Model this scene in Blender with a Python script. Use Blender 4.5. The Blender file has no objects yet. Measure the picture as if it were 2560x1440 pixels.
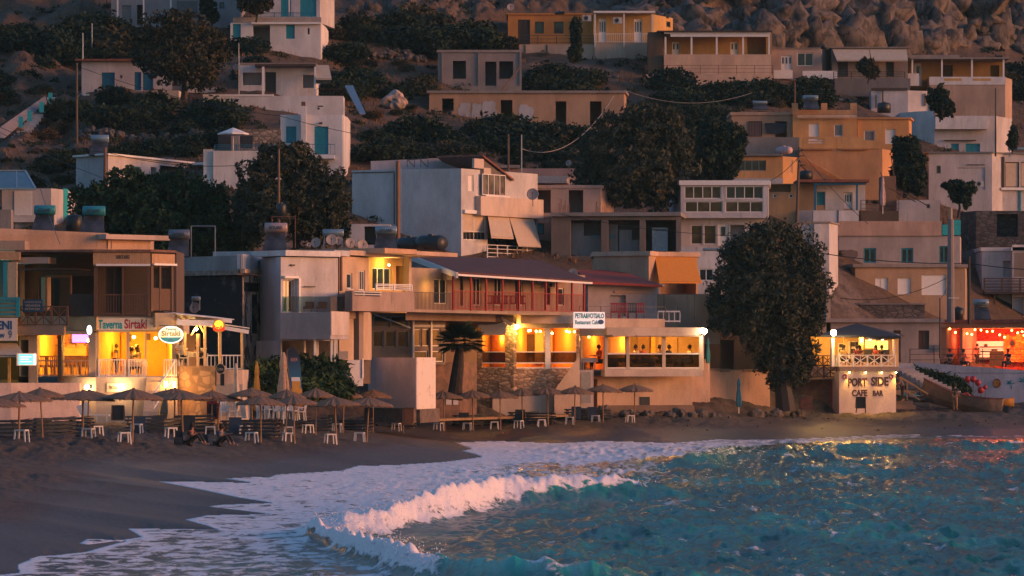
import bpy, math, random
import numpy as np
from mathutils import Vector, Matrix
S = bpy.context.scene
COL = S.collection
R = math.radians
rnd = random.Random(7)
# ---------------- camera, sky, sun, exposure ----------------
FP, H, CX, HY = 9600.0, 5.0, 1280.0, 900.0     # focal length in photo pixels, eye height, principal point
cd = bpy.data.cameras.new('camera'); cam = bpy.data.objects.new('camera', cd); COL.objects.link(cam)
cam.location = (0, 0, H); cam.rotation_euler = (R(90), 0, 0)
cd.sensor_width = 36; cd.lens = 36 * FP / 2560; cd.shift_y = (HY - 720) / 2560
cd.clip_start = 1; cd.clip_end = 6000
S.camera = cam
SUN_AZ, SUN_EL = R(76), R(8)                     # to the right of and behind the camera, just above the sea
w = bpy.data.worlds.new('World'); S.world = w; w.use_nodes = True
nt = w.node_tree; bg = nt.nodes['Background']
sky = nt.nodes.new('ShaderNodeTexSky'); sky.sky_type = 'NISHITA'; sky.sun_disc = False
sky.sun_elevation = R(1.5); sky.sun_rotation = math.pi - SUN_AZ
sky.air_density = 1.0; sky.dust_density = 1.5; sky.ozone_density = 3.0
tint = nt.nodes.new('ShaderNodeMix'); tint.data_type = 'RGBA'; tint.blend_type = 'MULTIPLY'; tint.inputs[0].default_value = 1; tint.inputs[7].default_value = (1.13, 1.04, .98, 1)
nt.links.new(sky.outputs[0], tint.inputs[6]); nt.links.new(tint.outputs[2], bg.inputs[0]); bg.inputs[1].default_value = 0.15
sl = bpy.data.lights.new('sun', 'SUN'); sun = bpy.data.objects.new('sun', sl); COL.objects.link(sun)
sl.energy = 0.8; sl.angle = R(24); sl.color = (1.0, 0.38, 0.15)
sdir = Vector((math.sin(SUN_AZ) * math.cos(SUN_EL), -math.cos(SUN_AZ) * math.cos(SUN_EL), math.sin(SUN_EL)))
sun.rotation_euler = sdir.to_track_quat('Z', 'Y').to_euler(); sun.location = (60, -60, 40)
S.view_settings.view_transform = 'Standard'; S.view_settings.look = 'None'
S.view_settings.exposure = 2.2; S.view_settings.gamma = 1
S.cycles.use_denoising = True
S.cycles.max_bounces = 5; S.cycles.diffuse_bounces = 3; S.cycles.glossy_bounces = 2; S.cycles.transparent_max_bounces = 8
S.cycles.sample_clamp_indirect = 3; S.cycles.caustics_reflective = False; S.cycles.caustics_refractive = False

# ---------------- helpers ----------------
def X(px, D): return (px - CX) * D / FP
def Z(py, D): return H + (HY - py) * D / FP
def PT(px, py, D): return Vector((X(px, D), D, Z(py, D)))
HPY = [-400, -100, 0, 60, 140, 230, 300, 400, 480, 540, 640, 760, 900]
HD = [470, 392, 370, 356, 342, 325, 312, 295, 282, 272, 258, 248, 238]
SPX = [-2000, 640, 1280, 1920, 2560, 5000]; SSH = [0, 0, 25, 35, 66, 85]
def shift(px): return np.interp(px, SPX, SSH)
def DH(px, py): return float(np.interp(py, HPY, HD) + shift(px))

def tag(o, label=None, cat=None, group=None, kind=None):
    if label: o['label'] = label
    if cat: o['category'] = cat
    if group: o['group'] = group
    if kind: o['kind'] = kind
    return o
def wloc(o):
    v = Vector((0, 0, 0))
    while o is not None: v += o.location; o = o.parent
    return v
def empty(name, loc, label=None, cat=None, group=None, rz=0):
    o = bpy.data.objects.new(name, None); COL.objects.link(o); o.location = loc; o.rotation_euler = (0, 0, rz)
    o.empty_display_size = .3
    return tag(o, label, cat, group)
def dup(o, parent=None):
    c = o.copy(); COL.objects.link(c)
    if parent is not None: c.parent = parent
    for ch in list(o.children): dup(ch, c)
    return c

class MB:
    def __init__(s): s.v = []; s.f = []
    def add(s, vs, fs):
        n = len(s.v); s.v += [tuple(p) for p in vs]; s.f += [tuple(i + n for i in f) for f in fs]; return s
    def hexa(s, p):   # p: 4 bottom then 4 top
        return s.add(p, [(3, 2, 1, 0), (4, 5, 6, 7), (0, 1, 5, 4), (1, 2, 6, 5), (2, 3, 7, 6), (3, 0, 4, 7)])
    def box(s, c, d, rz=0, rx=0, ry=0):
        m = Matrix.Rotation(rz, 3, 'Z') @ Matrix.Rotation(ry, 3, 'Y') @ Matrix.Rotation(rx, 3, 'X')
        c = Vector(c); a, b, h = d[0] / 2, d[1] / 2, d[2] / 2
        return s.hexa([c + m @ Vector(q) for q in ((-a, -b, -h), (a, -b, -h), (a, b, -h), (-a, b, -h), (-a, -b, h), (a, -b, h), (a, b, h), (-a, b, h))])
    def bar(s, a, b, t, t2=None):  # square bar between points
        a = Vector(a); b = Vector(b); d = (b - a).normalized(); t2 = t2 or t
        u = Vector((0, 0, 1)) if abs(d.z) < .95 else Vector((0, 1, 0))
        l = d.cross(u).normalized(); u = l.cross(d).normalized(); l = l * t / 2; u = u * t2 / 2
        return s.hexa([a - l - u, a + l - u, b + l - u, b - l - u, a - l + u, a + l + u, b + l + u, b - l + u])
    def tube(s, pts, r, n=6, cap=True):
        pts = [Vector(p) for p in pts]; rr = r if isinstance(r, (list, tuple)) else [r] * len(pts)
        vs = []
        for i, p in enumerate(pts):
            d = (pts[min(i + 1, len(pts) - 1)] - pts[max(i - 1, 0)]).normalized()
            u = Vector((0, 0, 1)) if abs(d.z) < .9 else Vector((1, 0, 0))
            l = d.cross(u).normalized(); u = l.cross(d)
            for k in range(n):
                a = 2 * math.pi * k / n; vs.append(p + (l * math.cos(a) + u * math.sin(a)) * rr[i])
        fs = [(i * n + k, i * n + (k + 1) % n, (i + 1) * n + (k + 1) % n, (i + 1) * n + k) for i in range(len(pts) - 1) for k in range(n)]
        if cap: fs += [tuple(range(n))[::-1], tuple(range((len(pts) - 1) * n, len(pts) * n))]
        return s.add(vs, fs)
    def lathe(s, c, prof, n=12, m=None):   # prof: [(r,z)]
        vs = []; c = Vector(c)
        for r_, z in prof:
            for k in range(n):
                a = 2 * math.pi * k / n; q = Vector((r_ * math.cos(a), r_ * math.sin(a), z))
                if m is not None: q = m @ q
                vs.append(c + q)
        fs = [(i * n + k, i * n + (k + 1) % n, (i + 1) * n + (k + 1) % n, (i + 1) * n + k) for i in range(len(prof) - 1) for k in range(n)]
        fs += [tuple(range(n))[::-1], tuple(range((len(prof) - 1) * n, len(prof) * n))]
        return s.add(vs, fs)
    def prism(s, poly, z0, z1):
        n = len(poly); vs = [(p[0], p[1], z0) for p in poly] + [(p[0], p[1], z1) for p in poly]
        return s.add(vs, [tuple(range(n))[::-1], tuple(range(n, 2 * n))] + [(i, (i + 1) % n, n + (i + 1) % n, n + i) for i in range(n)])
    def extr(s, pts, d):   # planar 3D polygon extruded by vector d
        n = len(pts); pts = [Vector(p) for p in pts]; d = Vector(d)
        return s.add(pts + [p + d for p in pts], [tuple(range(n)), tuple(range(n, 2 * n))[::-1]] + [(i, n + i, n + (i + 1) % n, (i + 1) % n) for i in range(n)])
    def build(s, name, m, parent=None, smooth=False, label=None):
        o0 = wloc(parent) if parent is not None else Vector((0, 0, 0))
        me = bpy.data.meshes.new(name)
        me.from_pydata([(v[0] - o0.x, v[1] - o0.y, v[2] - o0.z) for v in s.v], [], s.f); me.update()
        me.materials.append(m)
        if smooth: me.shade_smooth()
        o = bpy.data.objects.new(name, me); COL.objects.link(o); o.parent = parent
        if label: o['label'] = label
        return o
def arrmesh(name, V, Fc, m, parent=None, smooth=False):   # numpy arrays, quads or tris
    me = bpy.data.meshes.new(name); k = Fc.shape[1]
    me.vertices.add(len(V)); me.vertices.foreach_set('co', V.astype(np.float32).ravel())
    me.loops.add(Fc.size); me.loops.foreach_set('vertex_index', Fc.astype(np.int32).ravel())
    me.polygons.add(len(Fc)); me.polygons.foreach_set('loop_start', np.arange(0, Fc.size, k, dtype=np.int32))
    me.polygons.foreach_set('loop_total', np.full(len(Fc), k, dtype=np.int32)); me.update(); me.validate()
    me.materials.append(m)
    if smooth: me.shade_smooth()
    o = bpy.data.objects.new(name, me); COL.objects.link(o); o.parent = parent
    return o

# ---------------- materials ----------------
MC = {}
def node(nt, t, **kw):
    n = nt.nodes.new(t)
    for k, v in kw.items():
        if k in n.inputs.keys(): n.inputs[k].default_value = v
        else: setattr(n, k, v)
    return n
def ramp(nt, src, stops):
    r = nt.nodes.new('ShaderNodeValToRGB'); e = r.color_ramp.elements
    while len(e) < len(stops): e.new(.5)
    for i, (p, c) in enumerate(stops): e[i].position = p; e[i].color = (*c, 1) if len(c) == 3 else c
    nt.links.new(src, r.inputs[0]); return r.outputs[0]
def pos(nt, scale=(1, 1, 1), coord='Object'):
    t = nt.nodes.new('ShaderNodeTexCoord'); m = nt.nodes.new('ShaderNodeMapping'); m.inputs['Scale'].default_value = scale
    nt.links.new(t.outputs[coord], m.inputs['Vector']); return m.outputs[0]
def mixc(nt, f, a, b, mode='MIX'):
    m = nt.nodes.new('ShaderNodeMix'); m.data_type = 'RGBA'; m.blend_type = mode
    for i, s_ in ((0, f), (6, a), (7, b)):
        if isinstance(s_, (int, float)): m.inputs[i].default_value = s_
        elif isinstance(s_, (tuple, list)): m.inputs[i].default_value = (*s_[:3], 1)
        else: nt.links.new(s_, m.inputs[i])
    return m.outputs[2]
def newmat(name, rough=.8):
    m = bpy.data.materials.new(name); m.use_nodes = True; p = m.node_tree.nodes['Principled BSDF']; p.inputs['Roughness'].default_value = rough
    return m, m.node_tree, p
def plaster(rgb, dirt=.5, seed=0, bump=.25, stain=(.11, .09, .075)):
    key = ('pl', rgb, dirt, seed, stain)
    if key in MC: return MC[key]
    m, nt, p = newmat('plaster', .9)
    n1 = node(nt, 'ShaderNodeTexNoise', Scale=.55, Detail=6.0, Roughness=.65)
    nt.links.new(pos(nt, (1, 1, .45)), n1.inputs['Vector'])
    n2 = node(nt, 'ShaderNodeTexNoise', Scale=3.0, Detail=5.0, Roughness=.7)
    nt.links.new(pos(nt, (1.3, 1.3, .18)), n2.inputs['Vector'])
    n3 = node(nt, 'ShaderNodeTexNoise', Scale=14.0, Detail=4.0, Roughness=.7)
    nt.links.new(pos(nt), n3.inputs['Vector'])
    c2 = tuple(x * .72 for x in rgb)
    a = ramp(nt, n1.outputs[0], [(.38, rgb), (.62, c2)])
    f = ramp(nt, n2.outputs[0], [(.56, (0, 0, 0)), (.78, (dirt, dirt, dirt))])
    b = mixc(nt, f, a, stain)
    f3 = ramp(nt, n3.outputs[0], [(.3, (.82, .82, .82)), (.7, (1.08, 1.08, 1.08))])
    nt.links.new(mixc(nt, 1.0, b, f3, 'MULTIPLY'), p.inputs['Base Color'])
    bm = node(nt, 'ShaderNodeBump', Strength=bump, Distance=.03); nt.links.new(n3.outputs[0], bm.inputs['Height']); nt.links.new(bm.outputs[0], p.inputs['Normal'])
    MC[key] = m; return m
def paint(rgb, rough=.6, metal=0, var=.25, scale=6, bump=0):
    key = ('pt', rgb, rough, metal, var, scale, bump)
    if key in MC: return MC[key]
    m, nt, p = newmat('paint', rough); p.inputs['Metallic'].default_value = metal
    n = node(nt, 'ShaderNodeTexNoise', Scale=scale, Detail=4.0, Roughness=.65); nt.links.new(pos(nt), n.inputs['Vector'])
    nt.links.new(ramp(nt, n.outputs[0], [(.3, tuple(c * (1 - var) for c in rgb)), (.7, tuple(min(1, c * (1 + var * .6)) for c in rgb))]), p.inputs['Base Color'])
    if bump:
        bm = node(nt, 'ShaderNodeBump', Strength=bump, Distance=.03); nt.links.new(n.outputs[0], bm.inputs['Height']); nt.links.new(bm.outputs[0], p.inputs['Normal'])
    MC[key] = m; return m
def wood(rgb, scale=4):
    key = ('wd', rgb, scale)
    if key in MC: return MC[key]
    m, nt, p = newmat('wood', .7)
    n = node(nt, 'ShaderNodeTexNoise', Scale=scale, Detail=5.0, Roughness=.7); nt.links.new(pos(nt, (6, 6, .6)), n.inputs['Vector'])
    nt.links.new(ramp(nt, n.outputs[0], [(.3, tuple(c * .5 for c in rgb)), (.7, rgb)]), p.inputs['Base Color'])
    MC[key] = m; return m
def emit(rgb, st):
    key = ('em', rgb, st)
    if key in MC: return MC[key]
    m, nt, p = newmat('lamp_light', .5); p.inputs['Base Color'].default_value = (*rgb, 1)
    p.inputs['Emission Color'].default_value = (*rgb, 1); p.inputs['Emission Strength'].default_value = st
    MC[key] = m; return m
def glassmat(tint=(.02, .03, .035), rough=.08):
    key = ('gl', tint, rough)
    if key in MC: return MC[key]
    m, nt, p = newmat('window_glass', rough)
    n = node(nt, 'ShaderNodeTexNoise', Scale=1.2, Detail=3.0); nt.links.new(pos(nt), n.inputs['Vector'])
    nt.links.new(ramp(nt, n.outputs[0], [(.35, tuple(c * .5 for c in tint)), (.65, tuple(min(1, c * 1.6) for c in tint))]), p.inputs['Base Color'])
    p.inputs['Specular IOR Level'].default_value = .5
    MC[key] = m; return m
def clearglass(tint=(.85, .93, .93), alpha=.25):
    key = ('cg', tint, alpha)
    if key in MC: return MC[key]
    m, nt, p = newmat('clear_glass', .03)
    g = nt.nodes.new('ShaderNodeBsdfGlossy'); g.inputs['Roughness'].default_value = .04
    t = nt.nodes.new('ShaderNodeBsdfTransparent'); t.inputs[0].default_value = (*tint, 1)
    mx = nt.nodes.new('ShaderNodeMixShader'); mx.inputs[0].default_value = alpha
    nt.links.new(t.outputs[0], mx.inputs[1]); nt.links.new(g.outputs[0], mx.inputs[2]); nt.links.new(mx.outputs[0], nt.nodes['Material Output'].inputs[0])
    MC[key] = m; return m
def rubble(rgb, mortar, scale=2.2, bump=.8, zs=1.9):
    key = ('rb', rgb, mortar, scale)
    if key in MC: return MC[key]
    m, nt, p = newmat('rubble_stone', .9)
    v = node(nt, 'ShaderNodeTexVoronoi', Scale=scale, feature='DISTANCE_TO_EDGE'); pv = pos(nt, (1, 1, zs)); nt.links.new(pv, v.inputs['Vector'])
    v2 = node(nt, 'ShaderNodeTexVoronoi', Scale=scale); nt.links.new(pv, v2.inputs['Vector'])
    c = ramp(nt, v2.outputs['Color'], [(.1, tuple(x * .45 for x in rgb)), (.9, tuple(x * 1.25 for x in rgb))])
    f = ramp(nt, v.outputs[0], [(.03, (1, 1, 1)), (.1, (0, 0, 0))])
    nt.links.new(mixc(nt, f, c, mortar), p.inputs['Base Color'])
    bm = node(nt, 'ShaderNodeBump', Strength=bump, Distance=.08); nt.links.new(v.outputs[0], bm.inputs['Height']); nt.links.new(bm.outputs[0], p.inputs['Normal'])
    MC[key] = m; return m
def two(rgb1, rgb2, scale, lo, hi, zs=1, rough=.9, bump=.3, detail=6.0):
    key = ('tw', rgb1, rgb2, scale, lo, hi, zs)
    if key in MC: return MC[key]
    m, nt, p = newmat('weathered', rough)
    n = node(nt, 'ShaderNodeTexNoise', Scale=scale, Detail=detail, Roughness=.7); nt.links.new(pos(nt, (1, 1, zs)), n.inputs['Vector'])
    nt.links.new(ramp(nt, n.outputs[0], [(lo, rgb1), (hi, rgb2)]), p.inputs['Base Color'])
    bm = node(nt, 'ShaderNodeBump', Strength=bump, Distance=.04); nt.links.new(n.outputs[0], bm.inputs['Height']); nt.links.new(bm.outputs[0], p.inputs['Normal'])
    MC[key] = m; return m

# ---------------- numpy noise ----------------
_rs = np.random.RandomState(3); _P = _rs.permutation(256); _P = np.concatenate([_P, _P]); _G = _rs.rand(512) * 2 * np.pi
def gn(x, y):
    xi = np.floor(x).astype(int); yi = np.floor(y).astype(int); xf = x - xi; yf = y - yi
    u = xf * xf * xf * (xf * (xf * 6 - 15) + 10); v = yf * yf * yf * (yf * (yf * 6 - 15) + 10)
    def g(i, j, dx, dy):
        a = _G[_P[(_P[i & 255] + j) & 255]]; return np.cos(a) * dx + np.sin(a) * dy
    a = g(xi, yi, xf, yf); b = g(xi + 1, yi, xf - 1, yf); c = g(xi, yi + 1, xf, yf - 1); d = g(xi + 1, yi + 1, xf - 1, yf - 1)
    return (a + (b - a) * u) + ((c + (d - c) * u) - (a + (b - a) * u)) * v
def fbm(x, y, o=4, g=.5, l=2.03):
    r = 0; a = 1.0
    for k in range(o): r = r + a * gn(x + 17.3 * k, y - 9.1 * k); x = x * l; y = y * l; a *= g
    return r
# ---------------- terrain and sea ----------------
SH = [(-3000, 1900), (-700, 1620), (-60, 1445), (62, 1432), (58, 1412), (90, 1400), (80, 1392), (150, 1388), (225, 1380), (330, 1352), (300, 1350), (205, 1362), (230, 1348), (300, 1352), (365, 1342), (330, 1322), (372, 1322),
      (560, 1325), (520, 1312), (472, 1299), (530, 1288), (690, 1285), (600, 1275), (520, 1268), (560, 1262), (690, 1257), (600, 1243), (500, 1222), (404, 1204), (480, 1204), (640, 1207), (568, 1196), (640, 1192), (760, 1197),
      (676, 1194), (700, 1186), (860, 1176), (900, 1164), (1000, 1162), (1120, 1154), (1210, 1142), (1195, 1136), (1158, 1127), (1185, 1122), (1142, 1106), (1240, 1102), (1400, 1108), (1500, 1102), (1690, 1107), (1800, 1098), (1950, 1098), (2100, 1092), (2240, 1086), (2400, 1088), (2480, 1092), (2570, 1088), (2800, 1082), (4200, 1070)]
def flat(px, py, z=0.05):
    D = (H - z) * FP / (py - HY); return X(px, D), D
SHW = np.array([flat(*p) for p in SH])
def shore_sd(x, y):
    """signed distance to the water's edge, positive on land"""
    x = np.asarray(x, float); y = np.asarray(y, float); best = np.full(x.shape, 1e9); 
    for (ax, ay), (bx, by) in zip(SHW[:-1], SHW[1:]):
        dx, dy = bx - ax, by - ay; t = np.clip(((x - ax) * dx + (y - ay) * dy) / (dx * dx + dy * dy), 0, 1)
        best = np.minimum(best, np.hypot(x - ax - t * dx, y - ay - t * dy))
    poly = np.vstack([SHW, [(2500, 3000), (-3000, 3000)]]); ins = np.zeros(x.shape, bool)
    for i in range(len(poly)):
        x1, y1 = poly[i]; x2, y2 = poly[(i + 1) % len(poly)]
        c = ((y1 > y) != (y2 > y)) & (x < (x2 - x1) * (y - y1) / (y2 - y1 + 1e-12) + x1); ins ^= c
    return np.where(ins, best, -best)
ST_PX = [-3000, 0, 640, 1280, 1920, 2230, 2560, 5000]
ST = [[(60, -.5), (100, .5), (130, 1.1), (165, 1.5), (200, 1.7), (214, 1.9), (222, 2.5)],
      [(60, .1), (100, .6), (130, 1.1), (165, 1.5), (200, 1.7), (214, 1.9), (222, 2.5)],
      [(60, 0), (130, .7), (170, 1.1), (185, 1.15), (205, 1.65), (220, 2.1), (226, 3.2)],
      [(60, 0), (160, .6), (236, .9), (246, 1.1), (250, 1.5), (254, 1.9), (257, 2.4)],
      [(60, 0), (160, .6), (244, .9), (252, 1.2), (256, 1.45), (264, 2.2), (268, 3.2)],
      [(60, 0), (160, .6), (254, .8), (262, 1.3), (268, 1.45), (274, 1.7), (280, 2.0), (284, 2.6)],
      [(60, 0), (160, .6), (256, .8), (264, 1.2), (272, 1.3), (281, 2.0), (283, 2.2)],
      [(60, 0), (160, .6), (256, .8), (264, 1.2), (272, 1.3), (281, 2.0), (283, 2.2)]]
def zst(k, px, D):
    p = list(ST[k]); sh = shift(ST_PX[k])
    for py in HPY[::-1]:
        d = np.interp(py, HPY, HD) + sh; p.append((d, H + (HY - py) * d / FP))
    p.sort(); a = np.array(p); return np.interp(D, a[:, 0], a[:, 1])
def ground(x, y, rough=True):
    x = np.asarray(x, float); y = np.asarray(y, float)
    px = np.clip(CX + x * FP / np.maximum(y, 1), -2999, 4999)
    zs = np.stack([zst(k, px, y) for k in range(len(ST_PX))]); k = np.clip(np.searchsorted(ST_PX, px) - 1, 0, len(ST_PX) - 2)
    a = np.take_along_axis(zs, k[None], 0)[0]; b = np.take_along_axis(zs, k[None] + 1, 0)[0]
    p0 = np.array(ST_PX)[k]; p1 = np.array(ST_PX)[k + 1]; t = (px - p0) / (p1 - p0); z = a + (b - a) * t
    sd = shore_sd(x, y)
    z = np.where(sd > 0, np.minimum(z, .035 + .13 * sd + .45 * np.maximum(0, sd - 11)), np.maximum(-3, -.06 + .1 * sd))
    if rough:
        hill = np.clip((y - 240 - shift(px)) / 12, 0, 1)
        z = z + hill * (fbm(x * .11, y * .11, 4) * .8) * np.clip((y - 240 - shift(px)) / 60, .25, 1)
        dry = np.clip((sd - 4) / 6, 0, 1) * (1 - hill)
        z = z + dry * (fbm(x * 1.1, y * .8, 4, .65) * .22 + .05 * fbm(x * 3.1, y * 2, 2)) + .006 * fbm(x * 1.5, y * 1.5, 2) * (sd > .5)
        # rocky cliff above the top right houses
        cl = np.clip((px - 1500) / 250, 0, 1) * np.clip((y - (DH_arr(px, 105))) / 6, 0, 1)
        rk = fbm(x * .16, z * .12 + y * .05, 5, .58); rid = 1 - np.abs(fbm(x * .33 + 9, y * .33, 5, .55)) * 1.6
        z = z + cl * (np.clip((y - DH_arr(px, 105)) * .42, 0, 14) + 5.5 * rk + 2.2 * rid)
        c2 = np.clip((px - 850) / 120, 0, 1) * np.clip((1560 - px) / 60, 0, 1) * np.clip((y - DH_arr(px, 70)) / 5, 0, 1)
        z = z + c2 * (2.2 * rk + 1.6 * rid)
        gul = np.clip((450 - px) / 200, 0, 1) * np.clip((y - 275) / 20, 0, 1)
        z = z + gul * 1.6 * fbm(x * .2 + 4, y * .12, 4)
    return z
def DH_arr(px, py): return np.interp(py, HPY, HD) + shift(px)
def gz(x, y): return float(ground(np.array([x]), np.array([y]), False)[0])

def gridmesh(name, m, pxs, Ds, zf, smooth=True):
    PXg, Dg = np.meshgrid(pxs, Ds); x = (PXg - CX) * Dg / FP; z = zf(x, Dg)
    V = np.stack([x.ravel(), Dg.ravel(), z.ravel()], 1); nx = len(pxs); ny = len(Ds)
    i = np.arange(nx - 1)[None] + np.arange(ny - 1)[:, None] * nx; i = i.ravel()
    return arrmesh(name, V, np.stack([i, i + 1, i + 1 + nx, i + nx], 1), m, None, smooth), x, Dg, z

# ground material: sand (dry, damp), earth with dry grass, rock on the cliff
gm, nt, p = newmat('ground', .95)
P0 = pos(nt)
at = nt.nodes.new('ShaderNodeAttribute'); at.attribute_name = 'zone'
sp = nt.nodes.new('ShaderNodeSeparateColor'); nt.links.new(at.outputs['Color'], sp.inputs[0])
n1 = node(nt, 'ShaderNodeTexNoise', Scale=9.0, Detail=8.0, Roughness=.75); nt.links.new(P0, n1.inputs['Vector'])
n2 = node(nt, 'ShaderNodeTexNoise', Scale=.35, Detail=7.0, Roughness=.65); nt.links.new(P0, n2.inputs['Vector'])
n3 = node(nt, 'ShaderNodeTexNoise', Scale=1.8, Detail=8.0, Roughness=.7); nt.links.new(pos(nt, (1.5, .8, 1)), n3.inputs['Vector'])
sand = ramp(nt, n3.outputs[0], [(.42, (.02, .016, .014)), (.56, (.105, .074, .058))])
sand = mixc(nt, .5, sand, ramp(nt, n1.outputs[0], [(.3, (.026, .02, .016)), (.75, (.12, .086, .066))]))
damp = ramp(nt, n2.outputs[0], [(.3, (.062, .043, .035)), (.7, (.088, .058, .045))])
c = mixc(nt, sp.outputs[0], damp, sand)
earth = ramp(nt, n2.outputs[0], [(.36, (.035, .024, .017)), (.5, (.12, .066, .038)), (.64, (.05, .034, .022))])
earth = mixc(nt, .5, earth, ramp(nt, n3.outputs[0], [(.35, (.02, .016, .012)), (.65, (.16, .095, .055))]))
c = mixc(nt, sp.outputs[1], c, earth)
vr = node(nt, 'ShaderNodeTexNoise', Scale=.9, Detail=9.0, Roughness=.72); nt.links.new(pos(nt, (1, .6, .5)), vr.inputs['Vector'])
rock = ramp(nt, vr.outputs[0], [(.34, (.018, .016, .015)), (.46, (.09, .065, .052)), (.56, (.20, .15, .12)), (.7, (.15, .13, .12))])
c = mixc(nt, sp.outputs[2], c, rock)
nt.links.new(c, p.inputs['Base Color'])
bm = node(nt, 'ShaderNodeBump', Strength=.7, Distance=.12); nt.links.new(n3.outputs[0], bm.inputs['Height'])
bm2 = node(nt, 'ShaderNodeBump', Strength=.9, Distance=.5); nt.links.new(vr.outputs[0], bm2.inputs['Height']); nt.links.new(bm.outputs[0], bm2.inputs['Normal']); 
ms = nt.nodes.new('ShaderNodeMath'); ms.operation = 'MULTIPLY'; ms.inputs[1].default_value = .9; nt.links.new(sp.outputs[2], ms.inputs[0]); nt.links.new(ms.outputs[0], bm2.inputs['Strength'])
nt.links.new(bm2.outputs[0], p.inputs['Normal'])
rr_ = nt.nodes.new('ShaderNodeMapRange'); rr_.inputs[3].default_value = .55; rr_.inputs[4].default_value = .95; nt.links.new(sp.outputs[0], rr_.inputs[0]); nt.links.new(rr_.outputs[0], p.inputs['Roughness'])
pxs = np.concatenate([np.linspace(-2600, -200, 30), np.arange(-180, 2760, 7), np.linspace(2780, 4600, 30)])
Ds = np.concatenate([np.arange(70, 100, 1.5), np.arange(100, 150, .9), np.arange(150, 215, .45), np.arange(215, 300, .6), np.arange(300, 400, .45), np.linspace(402, 620, 30)])
gr, gx, gy, gzz = gridmesh('ground', gm, pxs, Ds, ground)
tag(gr, kind='structure')
sd = shore_sd(gx, gy); gpx = CX + gx * FP / gy
zone = np.zeros((gx.size, 4), np.float32); zone[:, 3] = 1
zone[:, 0] = np.clip((sd - 3.5 + 3 * fbm(gx * .15, gy * .06, 3)) / 2.5, 0, 1).ravel()
zone[:, 1] = np.clip((gy - 232 - shift(gpx)) / 6, 0, 1).ravel()
zone[:, 2] = np.clip(np.clip((gpx - 1560) / 150, 0, 1) * np.clip((gy - DH_arr(gpx, 125)) / 6, 0, 1)
                     + np.clip((gpx - 860) / 100, 0, 1) * np.clip((gy - DH_arr(gpx, 60)) / 5, 0, 1) * .8
                     + np.clip(fbm(gx * .1 + 50, gy * .1, 3) * 3.5 - .9, 0, .8) * (gy > 262), 0, 1).ravel()
ca = gr.data.color_attributes.new('zone', 'FLOAT_COLOR', 'POINT'); ca.data.foreach_set('color', zone.ravel())
far = MB(); far.add([(-4000, -300, -4), (4000, -300, -4), (4000, 5000, -4), (-4000, 5000, -4)], [(0, 1, 2, 3)])
fo = far.build('seabed', paint((.09, .075, .06), .95)); tag(fo, kind='structure')
mr = MB()   # the ridge carries on behind the village
mr.add([(-900, 612, -5), (900, 612, -5), (900, 760, 150), (-900, 760, 150), (1200, 1500, 170), (-1200, 1500, 170)], [(0, 1, 2, 3), (3, 2, 4, 5)])
tag(mr.build('far_hill', paint((.12, .08, .055), .95, var=.5, scale=.05)), kind='structure')

# ---- sea ----
SEAROW = np.concatenate([np.arange(1075, 1460, 1.35), np.arange(1462, 1700, 6), np.linspace(1710, 2600, 30), np.linspace(2700, 6000, 20)])
wpx = np.concatenate([np.linspace(-3000, -260, 30), np.arange(-240, 2800, 3.6), np.linspace(2820, 5400, 30)])
PXg, PYg = np.meshgrid(wpx, SEAROW)
Dg = H * FP / (PYg - HY); Xg = (PXg - CX) * Dg / FP
sdw = shore_sd(Xg, Dg)
def crest(pts, wup, wdn):
    """ridge in flat-sea pixel space: pts (px,py,h); wup/wdn width in metres away from / towards the viewer"""
    a = np.array(pts, float); py = np.interp(PXg, a[:, 0], a[:, 1]); h = np.interp(PXg, a[:, 0], a[:, 2], 0, 0)
    d0 = H * FP / (py - HY); dd = Dg - d0
    return h, dd, h * np.where(dd > 0, np.exp(-(dd / wup) ** 2), np.exp(-(np.abs(dd) / wdn) ** 1.6))
n_big = fbm(Xg * .18, Dg * .10, 3); wob = fbm(Xg * .5, Dg * .12 + 7, 3)
hA, dA, wA = crest([(740, 1335, 0), (790, 1335, .28), (860, 1338, .45), (960, 1325, .6), (1040, 1303, .72), (1140, 1285, .9), (1260, 1260, .95), (1400, 1250, .85), (1500, 1246, .7), (1600, 1240, .45), (1700, 1236, .15), (1760, 1234, 0)], 3.4, 2.6)
hB, dB, wB = crest([(750, 1328, 0), (790, 1342, .3), (860, 1376, .5), (960, 1412, .6), (1060, 1438, .5), (1140, 1452, .5), (1250, 1470, .62), (1450, 1478, .62), (1600, 1472, .3), (1720, 1470, 0)], 2.0, 1.6)
hC, dC, wC = crest([(1560, 1180, 0), (1700, 1166, .4), (1760, 1160, .5), (1850, 1152, .3), (1950, 1152, .4), (2050, 1145, .5), (2150, 1136, .48), (2300, 1130, .42), (2450, 1128, .4), (2600, 1125, .5), (2900, 1120, .3)], 3, 4.5)
hD, dD, wD = crest([(1850, 1190, 0), (2000, 1185, .3), (2200, 1180, .25), (2400, 1184, .35), (2700, 1184, .1)], 4, 5)
hE, dE, wE = crest([(1350, 1345, 0), (1600, 1335, .25), (1900, 1352, .22), (2200, 1338, .28), (2560, 1350, .2)], 2.5, 3)
deep = np.clip(-sdw / 14, 0, 1); 
chop = 1.2 * (.20 * fbm(Xg * .42, Dg * .24, 3, .5) + .075 * (1 - 2.2 * np.abs(fbm(Xg * 1.3 + 5, Dg * .55, 2, .5))) + .25 * n_big * .4 + .12 * fbm(Xg * .95 + 8, Dg * .42, 2) + .10 * fbm(Xg * 2.6, Dg * 1.0, 2))
farm = np.clip((PXg - 900) / 500, .25, 1)
zw = (wA + wB + wC + wD + wE) + chop * (.12 + .88 * deep) * np.clip(farm + .1, 0, 1)
nearshore = np.clip(1 + sdw / 3.0, 0, 1)
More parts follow.
